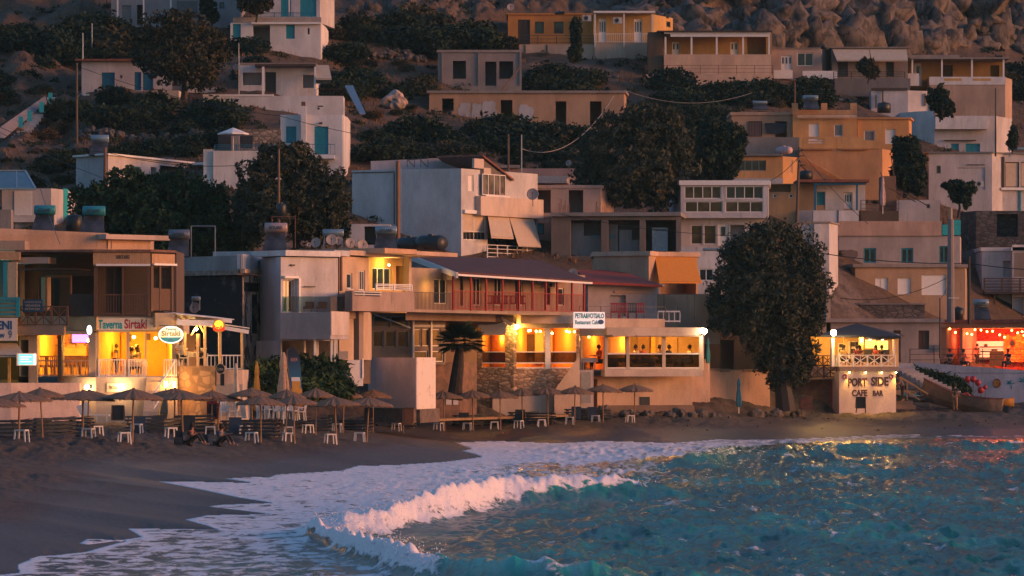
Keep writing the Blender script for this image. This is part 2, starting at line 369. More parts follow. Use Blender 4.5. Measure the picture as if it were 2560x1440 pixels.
rip = .03 * fbm(Xg * .9, Dg * .35, 3)
zw = zw * (1 - nearshore) + (.055 + rip * .4) * nearshore
# foam amount
fine = fbm(Xg * 1.3, Dg * .5, 5, .62); fine2 = fbm(Xg * 3.5, Dg * 1.6, 4, .65)
foam = np.zeros_like(Xg)
def band(px0, px1, s=60): return np.clip((PXg - px0) / s, 0, 1) * np.clip((px1 - PXg) / s, 0, 1)
# broken water behind the breaker, towards the shore on the left
lineL = np.interp(PXg, [-200, 60, 700, 780, 860, 1000, 1150, 1300, 1400, 1700], [1500, 1490, 1470, 1340, 1335, 1312, 1282, 1260, 1248, 1238])
lineB = np.interp(PXg, [700, 780, 860, 960, 1060, 1140, 1250], [1300, 1345, 1378, 1412, 1440, 1456, 1500])
wash = np.clip((lineL + 14 * wob - PYg) / 14, 0, 1) * np.clip((1480 - PXg + 120 * wob) / 260, 0, 1)
dens = .79 - .0015 * np.clip(PYg - 1230, 0, 250) - .06 * np.clip((PXg - 1000) / 400, 0, 1)
foam = np.maximum(foam, wash * dens)
foam = np.maximum(foam, .50 * np.clip((PYg - lineB + 10 * wob) / 14, 0, 1) * np.clip((1180 - PXg) / 200, 0, 1))
# pale wash right under the tavernas
w2 = np.clip((np.interp(PXg, [1100, 1300, 1500, 1650, 1800, 2100, 2300, 2560], [1160, 1172, 1166, 1152, 1130, 1112, 1100, 1098]) - PYg + 8 * wob) / 10, 0, 1) * np.clip((PXg - 1130) / 60, 0, 1)
foam = np.maximum(foam, w2 * np.interp(PXg, [1100, 1500, 1800, 2100, 2560], [.80, .78, .6, .5, .45]))
w3 = band(1050, 1750, 120) * np.clip((PYg - 1150) / 12, 0, 1) * np.clip((1205 + 10 * wob - PYg) / 14, 0, 1)
foam = np.maximum(foam, w3 * .5)
foam = np.maximum(foam, np.clip(1 + sdw / .8, 0, 1) * .95)
# white crests
cA = np.clip(hA * 2.2, 0, 1) * np.interp(PXg, [700, 1290, 1420, 1660, 1760], [1, 1, .95, .85, 0]) * np.where(dA > 0, np.exp(-(dA / np.interp(PXg, [700, 1200, 1420, 1700], [9, 11, 5, 3.2])) ** 4), np.exp(-(np.abs(dA) / np.interp(PXg, [700, 1000, 1250, 1330, 1420, 1700], [4.6, 4.8, 5.2, 2.6, 1.8, 1.2])) ** 2))
cB = np.clip(hB * 2.4, 0, 1) * np.interp(PXg, [760, 1080, 1120, 1300, 1330, 1400, 1440, 1720], [1, 1, .35, .35, .7, .7, .35, 0]) * np.exp(-(np.abs(dB) / np.interp(PXg, [760, 1080, 1130, 1700], [2.6, 2.2, 1.1, 1.0])) ** 2)
foam = np.maximum(foam, np.clip((wA + wB) * 4 - .3, 0, .9) * np.clip((1110 - PXg + 90 * wob) / 130, 0, 1))
cC = np.clip(hC * 2.2, 0, 1) * np.exp(-((dC - .3) / 1.3) ** 2) * np.interp(PXg, [1600, 1700, 1800, 2000, 2300, 2480, 2540], [.5, .72, .45, .45, .5, .6, .8])
foam = np.maximum.reduce([foam, cA, cB, cC * .9])
foam = np.maximum(foam, deep * np.clip(.20 + .30 * fbm(Xg * .25, Dg * .12, 3), 0, .42))  # open-sea foam residue, also standing in for pale sky reflections on the ripples
boil = np.maximum(cA * (hA > .2), cB * (PXg < 1120))
bz = np.clip(boil - .3, 0, 1)
zw = zw + bz * (.34 * fbm(Xg * .7, Dg * .9, 3) + .18 * np.abs(fbm(Xg * 1.9, Dg * 1.4, 2)) + .07 * fbm(Xg * 4, Dg * 4, 2)) * (1 - nearshore)
zw = np.where(sdw > .15, -.5, zw)
zw = np.where(Dg > 283, np.minimum(zw, -.2), zw)
V = np.stack([Xg.ravel(), Dg.ravel(), zw.ravel()], 1); nx = len(wpx); ny = len(SEAROW)
i = (np.arange(nx - 1)[None] + np.arange(ny - 1)[:, None] * nx).ravel()
wm, nt, p = newmat('sea_water', .12)
P0 = pos(nt)
at = nt.nodes.new('ShaderNodeAttribute'); at.attribute_name = 'foam'
sp = nt.nodes.new('ShaderNodeSeparateColor'); nt.links.new(at.outputs['Color'], sp.inputs[0])
na = node(nt, 'ShaderNodeTexNoise', Scale=2.6, Detail=9.0, Roughness=.72, Distortion=.4); nt.links.new(pos(nt, (.55, .24, 1)), na.inputs['Vector'])
ad = nt.nodes.new('ShaderNodeMath'); ad.operation = 'SUBTRACT'
inv = nt.nodes.new('ShaderNodeMath'); inv.operation = 'SUBTRACT'; inv.inputs[0].default_value = 1.0; nt.links.new(sp.outputs[0], inv.inputs[1])
mr_ = nt.nodes.new('ShaderNodeMapRange'); mr_.inputs[1].default_value = .28; mr_.inputs[2].default_value = .72; nt.links.new(na.outputs[0], mr_.inputs[0])
nt.links.new(mr_.outputs[0], ad.inputs[0]); nt.links.new(inv.outputs[0], ad.inputs[1])
fm = nt.nodes.new('ShaderNodeMapRange'); fm.interpolation_type = 'SMOOTHSTEP'; fm.inputs[1].default_value = -.07; fm.inputs[2].default_value = .16; nt.links.new(ad.outputs[0], fm.inputs[0])
nb = node(nt, 'ShaderNodeTexNoise', Scale=1.1, Detail=6.0, Roughness=.66); nt.links.new(pos(nt, (1, .3, 1)), nb.inputs['Vector'])
deepc = ramp(nt, nb.outputs[0], [(.38, (.001, .034, .031)), (.62, (.004, .135, .108))])  # dark and light ripple contrast painted into the water's base colour
deepc = mixc(nt, sp.outputs[1], deepc, (.07, .05, .045))
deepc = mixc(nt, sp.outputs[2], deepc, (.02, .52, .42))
nt.links.new(mixc(nt, fm.outputs[0], deepc, (.80, .74, .76)), p.inputs['Base Color'])
rm = nt.nodes.new('ShaderNodeMapRange'); rm.inputs[3].default_value = .21; rm.inputs[4].default_value = .85; nt.links.new(fm.outputs[0], rm.inputs[0]); ra = nt.nodes.new('ShaderNodeMath'); ra.inputs[1].default_value = .55; ra.operation = 'MULTIPLY'; nt.links.new(sp.outputs[1], ra.inputs[0]); rx_ = nt.nodes.new('ShaderNodeMath'); rx_.operation = 'MAXIMUM'; nt.links.new(rm.outputs[0], rx_.inputs[0]); nt.links.new(ra.outputs[0], rx_.inputs[1]); nt.links.new(rx_.outputs[0], p.inputs['Roughness'])
p.inputs['IOR'].default_value = 1.33; p.inputs['Specular IOR Level'].default_value = .38
b1 = node(nt, 'ShaderNodeTexNoise', Scale=2.2, Detail=6.0, Roughness=.62); nt.links.new(pos(nt, (1, .45, 1)), b1.inputs['Vector'])
bm = node(nt, 'ShaderNodeBump', Strength=1.0, Distance=.09); nt.links.new(b1.outputs[0], bm.inputs['Height'])
b3 = node(nt, 'ShaderNodeBump', Strength=.5, Distance=.06); nt.links.new(fm.outputs[0], b3.inputs['Height']); nt.links.new(bm.outputs[0], b3.inputs['Normal'])
nt.links.new(b3.outputs[0], p.inputs['Normal'])
sea = arrmesh('sea_water', V, np.stack([i, i + nx, i + 1 + nx, i + 1], 1), wm, None, True); tag(sea, kind='structure')
fa = np.zeros((Xg.size, 4), np.float32); fa[:, 3] = 1; fa[:, 0] = np.clip(foam, 0, 1).ravel()
shal = np.clip(1 + (sdw + 2) / 10, 0, 1); fa[:, 1] = (shal * .85).ravel()
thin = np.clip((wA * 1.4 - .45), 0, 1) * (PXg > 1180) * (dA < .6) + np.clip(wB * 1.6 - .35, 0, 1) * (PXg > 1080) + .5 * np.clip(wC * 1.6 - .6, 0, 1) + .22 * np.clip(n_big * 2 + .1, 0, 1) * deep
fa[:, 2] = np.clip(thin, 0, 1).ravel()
ca = sea.data.color_attributes.new('foam', 'FLOAT_COLOR', 'POINT'); ca.data.foreach_set('color', fa.ravel())
# spray thrown up by the breaking crests: real droplets and clots of foam
rs = np.random.RandomState(11); m_ = (boil > .55) & (sdw < -3) & (PXg > 700) & (PXg < 1640)
idx = np.flatnonzero(m_.ravel()); idx = rs.choice(idx, 4200)
c0 = V[idx] + np.stack([rs.normal(0, .14, len(idx)), rs.normal(0, .2, len(idx)), np.abs(rs.normal(.02, .13, len(idx)))], 1)
r0 = rs.uniform(.006, .024, len(idx)) 
tv = np.array([(1, 0, -.6), (-.5, .87, -.6), (-.5, -.87, -.6), (0, 0, 1)]); VV = (c0[:, None] + tv[None] * r0[:, None, None] * rs.uniform(.7, 1.3, (len(idx), 4, 1))).reshape(-1, 3)
b = np.arange(len(idx))[:, None] * 4; FF = np.concatenate([b + np.array(q) for q in ([0, 2, 1], [0, 1, 3], [1, 2, 3], [2, 0, 3])])
tag(arrmesh('sea_spray', VV, FF, paint((.82, .78, .8), .7)), 'white spray flying off the breaking waves', None, None, 'stuff')
# ---------------- building kit ----------------
class Face:
    """a vertical plane between two plan points given as (photo px, distance)"""
    def __init__(s, a, b, raw=False):
        s.A = Vector((X(*a), a[1])) if not raw else a; s.B = Vector((X(*b), b[1])) if not raw else b
        s.d = (s.B - s.A).normalized(); s.n = Vector((s.d.y, -s.d.x)); s.L = (s.B - s.A).length
    def t(s, px):
        r = Vector(((px - CX) / FP, 1)); return -(s.A.x * r.y - s.A.y * r.x) / (s.d.x * r.y - s.d.y * r.x)
    def xy(s, px, off=0): q = s.A + s.d * s.t(px) + s.n * off; return q
    def D(s, px): return s.xy(px).y
    def p(s, px, py, off=0): q = s.xy(px); z = Z(py, q.y); q = q + s.n * off; return Vector((q.x, q.y, z))
    def front(s, off): return Face(s.A + s.n * off, s.B + s.n * off, True)
    def rect(s, px0, px1, py0, py1):   # -> t0,t1,z0,z1 (z0 low)
        Dm = s.D((px0 + px1) / 2); return s.t(px0), s.t(px1), Z(py1, Dm), Z(py0, Dm)
    def at(s, t, z, off=0): q = s.A + s.d * t + s.n * off; return Vector((q.x, q.y, z))
    def blk(s, mb, t0, t1, z0, z1, o0, o1):  # o0 < o1 (o1 outermost)
        return mb.hexa([s.at(t0, z0, o1), s.at(t1, z0, o1), s.at(t1, z0, o0), s.at(t0, z0, o0), s.at(t0, z1, o1), s.at(t1, z1, o1), s.at(t1, z1, o0), s.at(t0, z1, o0)])
    def box(s, mb, px0, px1, py0, py1, o0=0, o1=.1):
        t0, t1, z0, z1 = s.rect(px0, px1, py0, py1); return s.blk(mb, t0, t1, z0, z1, o0, o1)
WH = paint((.72, .68, .66), .6, var=.12); DK = paint((.02, .022, .025), .6); GL = glassmat(); METAL = paint((.45, .45, .46), .35, .8)
def M_(m):
    return m
def fill_frame(f, parent, t0, t1, z0, z1, o, n=2, fm=None, pm=None, fr=.06, rows=1, name='window', door=False, label=None):
    """window or glazed door: frame mesh with the pane as its child; o = offset of the frame's outer side"""
    fm = fm or WH; mb = MB(); w_ = (t1 - t0); h = z1 - z0
    f.blk(mb, t0, t0 + fr, z0, z1, o - .07, o); f.blk(mb, t1 - fr, t1, z0, z1, o - .07, o)
    f.blk(mb, t0 + fr, t1 - fr, z0, z0 + fr, o - .07, o); f.blk(mb, t0 + fr, t1 - fr, z1 - fr, z1, o - .07, o)
    for i in range(1, n): t = t0 + w_ * i / n; f.blk(mb, t - fr * .55, t + fr * .55, z0 + fr, z1 - fr, o - .068, o - .004)
    for i in range(1, rows): z = z0 + h * i / rows; f.blk(mb, t0 + fr, t1 - fr, z - fr * .5, z + fr * .5, o - .066, o - .006)
    o_ = mb.build(name, fm, parent, label=label)
    if pm is not False:
        g = MB(); f.blk(g, t0 + fr * .5, t1 - fr * .5, z0 + fr * .5, z1 - fr * .5, o - .052, o - .04); g.build('pane', pm or GL, o_)
    return o_
class Bld:
    def __init__(s, name, label, cat, foot, pt, pb, m, depth=8, group=None, dref=None, back=None, org=None):
        s.foot = foot; s.P = [Vector((X(*q), q[1])) for q in foot]; s.dref = dref or min(q[1] for q in foot)
        s.zt = Z(pt, s.dref); s.zb = Z(pb, s.dref); s.m = m; s.depth = depth
        s.F = [Face(foot[i], foot[i + 1]) for i in range(len(foot) - 1)]; s.holes = [[] for _ in s.F]
        s.back = back; s.slope = None
        mid = s.P[0]; s.root = empty(name, (mid.x, mid.y, s.zb), label, cat, group)
        s.extra = MB()
    def poly(s, off=0):
        P = s.P; bk = [Vector((P[-1].x, max(P[-1].y, min(q.y for q in P) + s.depth) + .01)), Vector((P[0].x, max(P[0].y, min(q.y for q in P) + s.depth) + .01))] if s.back is None else [Vector((X(*q), q[1])) for q in s.back]
        pts = P + bk
        if off:
            n = len(pts); res = []
            for i in range(n):
                a, b, c = pts[i - 1], pts[i], pts[(i + 1) % n]; d1 = (b - a); d2 = (c - b)
                if d1.length < 1e-6: d1 = d2
                d1.normalize(); d2.normalize()
                n1 = Vector((d1.y, -d1.x)); n2 = Vector((d2.y, -d2.x)); m = (n1 + n2); m = m / max(m.length_squared, .3) * 2
                res.append(b + m * off)
            pts = res
        return pts
    def hole(s, i, px0, px1, py0, py1, deep=.22, m=None, floor=True):
        f = s.F[i]; t0, t1, z0, z1 = f.rect(px0, px1, py0, py1); s.holes[i].append((t0, t1, z0, z1, deep)); return f, t0, t1, z0, z1
    def win(s, px0, px1, py0, py1, n=2, fm=None, pm=None, i=0, fr=.06, rows=1, sill=False, name='window', deep=.16, label=None):
        f, t0, t1, z0, z1 = s.hole(i, px0, px1, py0, py1, deep)
        o = fill_frame(f, s.root, t0 + .01, t1 - .01, z0 + .01, z1 - .01, -deep + .085, n, fm, pm, fr, rows, name, label=label)
        if sill: mb = MB(); f.blk(mb, t0 - .08, t1 + .08, z0 - .06, z0 - .003, -.05, .07); mb.build('sill', fm or WH, o)
        return o
    def door(s, px0, px1, py0, py1, m, i=0, deep=.14, name='door', slats=0, lites=0, lm=None, label=None):
        f, t0, t1, z0, z1 = s.hole(i, px0, px1, py0, py1, deep); mb = MB()
        t0 += .008; t1 -= .008; z0 += .008; z1 -= .008
        f.blk(mb, t0, t1, z0, z1, -deep + .004, -deep + .03); fr = .07; o1 = -deep + .06
        f.blk(mb, t0, t0 + fr, z0, z1, -deep + .03, o1); f.blk(mb, t1 - fr, t1, z0, z1, -deep + .03, o1)
        f.blk(mb, t0 + fr, t1 - fr, z1 - fr, z1, -deep + .03, o1); f.blk(mb, t0 + fr, t1 - fr, z0, z0 + fr, -deep + .03, o1)
        tm = (t0 + t1) / 2
        if t1 - t0 > .9: f.blk(mb, tm - .04, tm + .04, z0 + fr, z1 - fr, -deep + .03, o1 - .005)
        for k in range(slats): z = z0 + (z1 - z0) * (k + .5) / slats; f.blk(mb, t0 + fr, t1 - fr, z - .012, z + .012, -deep + .03, o1 - .01)
        o = mb.build(name, m, s.root, label=label)
        if lites:
            g = MB()
            for k in range(lites): a = t0 + (t1 - t0) * (k + .3) / lites; b = t0 + (t1 - t0) * (k + .7) / lites; f.blk(g, a, b, z0 + (z1 - z0) * .45, z1 - (z1 - z0) * .12, o1 - .02, o1 + .005)
            g.build('pane', lm or GL, o)
        return o
    def dark(s, px0, px1, py0, py1, i=0, deep=2.2): return s.hole(i, px0, px1, py0, py1, deep)
    def slab(s, h=.18, over=.15, m=None, name='roof_edge', dz=0):
        mb = MB(); P = s.poly(over); mb.prism([tuple(p) for p in P], s.zt + dz + .003, s.zt + dz + h); return mb.build(name, m or s.m, s.root)
    def band(s, i, px0, px1, py0, py1, o, m, name='cornice', o0=.003):
        mb = MB(); s.F[i].box(mb, px0, px1, py0, py1, o0, o); return mb.build(name, m, s.root)
    def done(s, name='wall', roof=True):
        mb = MB(); P = s.poly(); n = len(P)
        for i in range(n):
            a, b = P[i], P[(i + 1) % n]
            hs = s.holes[i] if i < len(s.F) else []
            if (b - a).length < 1e-4: continue
            if not hs:
                mb.add([(a.x, a.y, s.zb), (b.x, b.y, s.zb), (b.x, b.y, s.zt), (a.x, a.y, s.zt)], [(0, 1, 2, 3)]); continue
            f = s.F[i]; e = 1e-4
            hs = [(max(h[0], .002), min(h[1], f.L - .002), max(h[2], s.zb + .002), min(h[3], s.zt - .002), h[4]) for h in hs]
            ts = sorted(set([0, f.L] + [h[k] for h in hs for k in (0, 1)])); zs = sorted(set([s.zb, s.zt] + [h[k] for h in hs for k in (2, 3)]))
            for u in range(len(ts) - 1):
                run = None
                for v in range(len(zs) - 1):
                    tc, zc = (ts[u] + ts[u + 1]) / 2, (zs[v] + zs[v + 1]) / 2
                    if any(h[0] - e < tc < h[1] + e and h[2] - e < zc < h[3] + e for h in hs): 
                        if run is not None: mb.add([f.at(ts[u], run), f.at(ts[u + 1], run), f.at(ts[u + 1], zs[v]), f.at(ts[u], zs[v])], [(0, 1, 2, 3)]); run = None
                    elif run is None: run = zs[v]
                if run is not None: mb.add([f.at(ts[u], run), f.at(ts[u + 1], run), f.at(ts[u + 1], zs[-1]), f.at(ts[u], zs[-1])], [(0, 1, 2, 3)])
            for (t0, t1, z0, z1, dp) in hs:
                op = dp < 0; dp = abs(dp); q = [f.at(t0, z0), f.at(t1, z0), f.at(t1, z1), f.at(t0, z1)]; r = [f.at(t0, z0, -dp), f.at(t1, z0, -dp), f.at(t1, z1, -dp), f.at(t0, z1, -dp)]
                mb.add(q + r, [(0, 1, 5, 4), (1, 2, 6, 5), (2, 3, 7, 6), (3, 0, 4, 7)] + ([] if op else [(4, 5, 6, 7)]))
        if roof: mb.add([(p.x, p.y, s.zt) for p in P], [tuple(range(n))])
        s.wall = mb.build(name, s.m, s.root); return s
def rail(f, parent, px0, px1, py0, py1, m, kind='bars', o=0, step=.13, posts=0, name='railing', t=.035, ends=True):
    """railing on plane f between photo columns, top py0, bottom py1"""
    t0, t1, z0, z1 = f.rect(px0, px1, py0, py1); mb = MB(); L = t1 - t0
    f.blk(mb, t0, t1, z1 - t * 1.3, z1, o - t, o + t); 
    if kind != 'hbars': f.blk(mb, t0, t1, z0 + .04, z0 + .04 + t * 1.2, o - t * .9, o + t * .9)
    if kind == 'bars':
        k = max(2, int(L / step))
        for i in range(k + 1): a = t0 + L * i / k; f.blk(mb, a - t * .38, a + t * .38, z0, z1 - t * 1.3 - .002, o - t * .4, o + t * .4)
    if kind == 'hbars':
        for i in range(step if isinstance(step, int) else 3): z = z0 + (z1 - z0) * (i + .6) / ((step if isinstance(step, int) else 3) + .6); f.blk(mb, t0, t1, z - t * .6, z + t * .6, o - t * .4, o + t * .4)
    if kind == 'cross':
        k = max(1, round(L / step))
        for i in range(k):
            a = t0 + L * i / k; b = t0 + L * (i + 1) / k
            mb.bar(f.at(a, z0 + .08, o + .004), f.at(b, z1 - .07, o + .004), t * 1.1); mb.bar(f.at(b, z0 + .08, o - .02), f.at(a, z1 - .07, o - .02), t * 1.1)
            f.blk(mb, (a + b) / 2 - t * .5, (a + b) / 2 + t * .5, z0 + .09, z1 - .06, o - .012, o + .012)
    if kind in ('hbars', 'cross') or posts:
        k = posts or max(1, round(L / (step if kind == 'cross' else 1.6)))
        for i in range(k + 1): a = t0 + L * i / k; f.blk(mb, a - t, a + t, z0, z1 - .004, o - t * 1.1, o + t * 1.1)
    return mb.build(name, m, parent)
def awning(f, parent, px0, px1, py0, py1, out, m, name='awning', px0b=None, px1b=None, thick=.03, val=.12):
    """sloping cloth: top edge on the wall at py0, bottom edge 'out' metres in front at py1"""
    g = f.front(out); px0b = px0 if px0b is None else px0b; px1b = px1 if px1b is None else px1b
    a = f.p(px0, py0, .02); b = f.p(px1, py0, .02); zb = g.p((px0b + px1b) / 2, py1).z
    c = g.xy(px1b); d = g.xy(px0b); c = Vector((c.x, c.y, zb)); d = Vector((d.x, d.y, zb)); zt = (a.z + b.z) / 2; a.z = b.z = zt
    mb = MB(); mb.extr([a, d, c, b], (0, 0, -thick))
    if val: mb.extr([d, d - Vector((0, 0, val)), c - Vector((0, 0, val)), c], (-f.n.x * .02, -f.n.y * .02, 0))
    return mb.build(name, m, parent)
def textobj(txt, f, parent, px0, px1, py0, py1, m, off=.02, name='lettering', bold=0, align='C', ext=.008):
    t0, t1, z0, z1 = f.rect(px0, px1, py0, py1)
    cu = bpy.data.curves.new(name, 'FONT'); cu.body = txt; cu.align_x = 'LEFT'; cu.extrude = ext; cu.offset = bold; cu.size = 1; cu.resolution_u = 3
    o = bpy.data.objects.new(name, cu); COL.objects.link(o); cu.materials.append(m)
    bpy.context.view_layer.update(); xs = [c[0] for c in o.bound_box]; ys = [c[1] for c in o.bound_box]
    w_ = max(xs) - min(xs) or 1; h = max(ys) - min(ys) or 1; sx = (t1 - t0) / w_; sy = (z1 - z0) / h
    ang = math.atan2(f.d.y, f.d.x); P0_ = f.at(t0, z0, off) - wloc(parent)
    me = bpy.data.meshes.new_from_object(o); bpy.data.objects.remove(o); bpy.data.curves.remove(cu); me.name = name
    if not me.materials: me.materials.append(m)
    o = bpy.data.objects.new(name, me); COL.objects.link(o)
    o.parent = parent; o.rotation_euler = (R(90), 0, ang); o.scale = (sx, sy, 1)
    q = Vector((min(xs) * sx * math.cos(ang), min(xs) * sx * math.sin(ang), min(ys) * sy)); o.location = P0_ - q
    return o
def thing(name, f, px, py, label, cat, group=None): return empty(name, f.p(px, py), label, cat, group)
def pl(r, g, b, dirt=.4, **k): return plaster((r, g, b), dirt, **k)
def fpart(parent, f, name, m, *rects, label=None):
    for r in rects:
        mb = MB(); f.box(mb, *r); o = mb.build(name, m, parent, label=label)
    return o
def fmesh(parent, f, name, m, *rects):
    mb = MB()
    for r in rects: f.box(mb, *r)
    return mb.build(name, m, parent)
def sub(b, name, foot, pt, pb, m, depth=6, **k):   # a further volume of the same building
    u = Bld(name, None, None, foot, pt, pb, m, depth, **k); u.root.parent = b.root; u.root.location -= b.root.location; return u
def room(b, i, px0, px1, py0, py1, m, d0=.25, d1=5, name='interior'):
    """the inside of a lit room behind open holes in face i"""
    f = b.F[i]; t0, t1, z0, z1 = f.rect(px0, px1, py0, py1); t0 = max(t0, .02); t1 = min(t1, f.L - .02); A = [f.at(t, z, -o) for o in (d0, d1) for t, z in ((t0, z0), (t1, z0), (t1, z1), (t0, z1))]; mb = MB(); mb.add(A, [(4, 5, 6, 7), (0, 1, 5, 4), (1, 2, 6, 5), (2, 3, 7, 6), (3, 0, 4, 7)]); return mb.build(name, m, b.root)
# ---------------- materials of the village ----------------
WHT = pl(.74, .70, .69); WHT2 = pl(.58, .55, .56, .6); PEACH = pl(.66, .45, .32); BEIGE = pl(.50, .39, .31); CONC = pl(.30, .26, .24, .7)
GREYW = pl(.40, .37, .37, .6); OCHRE = pl(.48, .30, .19, .7); ORANGE = pl(.62, .25, .06, .3); YEL = pl(.60, .36, .12, .35); YEL2 = pl(.68, .36, .14, .5)
TEAL = paint((.012, .23, .30), .5); BLUE = paint((.01, .13, .24), .5); TURQ = paint((.02, .36, .40), .5); BROWN = wood((.12, .06, .035)); DBROWN = wood((.06, .035, .025))
WHITE = paint((.74, .71, .69), .5, var=.1); RUST = paint((.16, .07, .04), .8, var=.5); GREYD = paint((.16, .17, .18), .6); CANV = paint((.52, .42, .32), .9, var=.12, scale=3); BLACK = paint((.012, .013, .015), .45)
TILE = two((.16, .05, .035), (.30, .11, .07), 3, .35, .65); RED = paint((.38, .02, .02), .45); IRON = paint((.05, .045, .045), .6); SOFFIT = pl(.40, .33, .28, .5)
RUB = rubble((.30, .22, .16), (.10, .075, .055)); 
def D_(px, py): return DH(px, py)

# ---- top left: grey house under the rock ----
D = D_(430, 70); b = Bld('hillside_house', 'grey shaded house cut off by the top edge, left of the blue-shuttered house', 'house', [(278, D), (600, D)], -110, 82, pl(.36, .34, .35, .6), 9)  # the shade on this house is put into its grey wall colour
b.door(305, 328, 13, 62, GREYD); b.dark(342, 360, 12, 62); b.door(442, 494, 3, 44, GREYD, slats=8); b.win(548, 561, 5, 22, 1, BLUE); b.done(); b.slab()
mb = MB(); f = b.F[0].front(1.6)
for x in (294, 359, 427): f.box(mb, x - 1.7, x + 1.7, -105, 66, -.1, .1)
mb.build('porch_post', WHITE, b.root)
# ---- top left: white house with turquoise shutters ----
D = D_(700, 132); b = Bld('shuttered_house', 'white two-storey house with turquoise shutters and open garage, high on the left slope', 'house', [(576, D), (802, D), (816, D + 5)], 57, 152, WHT, 9)
b.door(582, 602, 60, 99, TEAL, name='shutter', slats=10); b.dark(632, 675, 63, 121, deep=3); b.door(715, 737, 62, 97, TEAL, name='shutter', slats=10); b.win(769, 774, 70, 86, 1, DK, deep=.3)
b.done(); b.band(0, 629, 802, 56, 61, .35, WHITE, 'canopy_slab'); b.band(0, 582, 803, 43, 56.5, .02, SOFFIT, 'parapet', o0=-.25)
u = Bld('upper_floor', None, None, [(640, D + 3), (800, D + 3), (836, D + 9)], -100, 57, WHT2, 6); u.root.parent = b.root; u.root.location -= b.root.location
u.door(702, 728, -3, 42, TEAL, slats=12); u.door(750, 791, -3, 42, TEAL, slats=12); u.done()
rail(b.F[0], b.root, 640, 778, 30, 43, BLUE, 'hbars', -.15, 3)
mb = MB(); b.F[0].box(mb, 721, 724, -60, 42, -.4, -.3); mb.build('awning_post', WHITE, b.root)
# ---- left: long low white house with blue doors ----
D = D_(340, 232); b = Bld('blue_door_house', 'low white house with three dark blue doors and thin tiled roof, beside the olive tree', 'house', [(204, D), (481, D)], 153, 252, WHT2, 8)
b.door(254, 287, 181, 228, BLUE, slats=14); b.door(336, 353, 180, 226, BLUE); b.door(357, 383, 181, 226, BLUE); b.door(430, 459, 190, 226, GREYD); b.win(300, 306, 188, 196, 1, GREYD); b.done()
b.slab(.16, .5, TILE, 'roof'); b.band(0, 255, 381, 229, 255, .8, CONC, 'plinth')
b = Bld('garden_wall', 'white corner wall below the olive tree, left of the wooden gate', 'wall', [(381, D - 3), (447, D - 3), (460, D + 1)], 226, 285, WHT2, 5).done()
b2 = Bld('terrace_block', 'small white block beyond the wooden gate under the olive tree', 'wall', [(466, D - 1), (537, D - 1), (555, D + 1)], 219, 243, WHT2, 4).done()
f = Face((470, D - 4), (510, D - 4)); g = thing('wooden_gate', f, 490, 268, 'weathered wooden picket gate at top of the rope-lined footpath', 'gate')
fpart(g, f, 'gate_frame', BROWN, (472, 509, 233, 236, 0, .06), (472, 509, 257, 260, 0, .06), (471, 474, 230, 270, 0, .1), (507, 510, 230, 270, 0, .1)); rail(f, g, 474, 507, 232, 263, BROWN, 'bars', .12, .22, name='pickets', t=.05)
# ---- white porch house with terrace wall ----
D = D_(690, 242); b = Bld('porch_house', 'white single-storey house with deep porch and dark openings above the pink-white terrace wall', 'house', [(600, D), (790, D)], 163, 246, WHT, 7)
b.dark(606, 655, 181, 213, deep=1.5); b.door(663, 690, 180, 236, DK); b.dark(757, 785, 187, 220, deep=1.2); b.done()
b.slab(.2, .05, CONC); f = b.F[0].front(1.2)
mb = MB(); b.F[0].box(mb, 640, 790, 163, 169, 0, 1.4); mb.build('porch_roof', DBROWN, b.root)
fpart(b.root, f, 'porch_post', WHITE, (655, 661, 167, 238, 0, .15), (786, 790, 167, 238, 0, .15))
awning(b.F[0], b.root, 790, 822, 163, 196, 1.6, CANV, px0b=790, px1b=829)
fpart(b.root, b.F[0], 'porch_dark_panel', DK, (792, 829, 198, 212, 1.3, 1.4)); rail(f, b.root, 792, 850, 222, 242, DBROWN, 'bars', .2, .25)  # plain dark panel filling the area below the awning
Dt = D - 6
b = Bld('terrace_wall', 'long whitewashed terrace wall in front of the porch house', 'wall', [(508, Dt), (684, Dt), (858, Dt)], 240, 312, WHT, 3)
b.win(754, 762, 254, 265, 1, RUST, RUST, i=1); b.win(793, 808, 264, 267, 1, DK, DK, i=1); b.win(793, 799, 269, 274, 1, DK, DK, i=1); b.done(); fpart(b.root, b.F[0], 'coping', WHITE, (507, 684, 236, 240.5, -.3, .06))
# ---- tall house with turquoise shutters in the middle left ----
D = D_(790, 420); b = Bld('balcony_house', 'tall pinkish-white house with turquoise shutters and small blue balcony, right of the parasol terrace', 'house', [(701, D), (856, D), (869, D + 3)], 287, 440, WHT, 8)
b.door(715, 741, 316, 358, TEAL, name='shutter', slats=14); b.door(786, 821, 316, 388, TEAL, slats=18); b.done(); b.band(0, 753, 766, 266, 440, .55, WHT, 'chimney_breast'); b.band(0, 754, 764, 256, 265, .5, RUST, 'chimney_cap'); b.band(0, 798, 806, 306, 310, .15, DK, 'lamp')
b.band(0, 771, 837, 388, 398, 1.1, WHITE, 'balcony_slab'); f = b.F[0].front(1.05); rail(f, b.root, 771, 837, 360, 388, BLUE, 'bars', 0, .3); b.band(1, 857, 861, 292, 430, .05, WHITE, 'drainpipe')
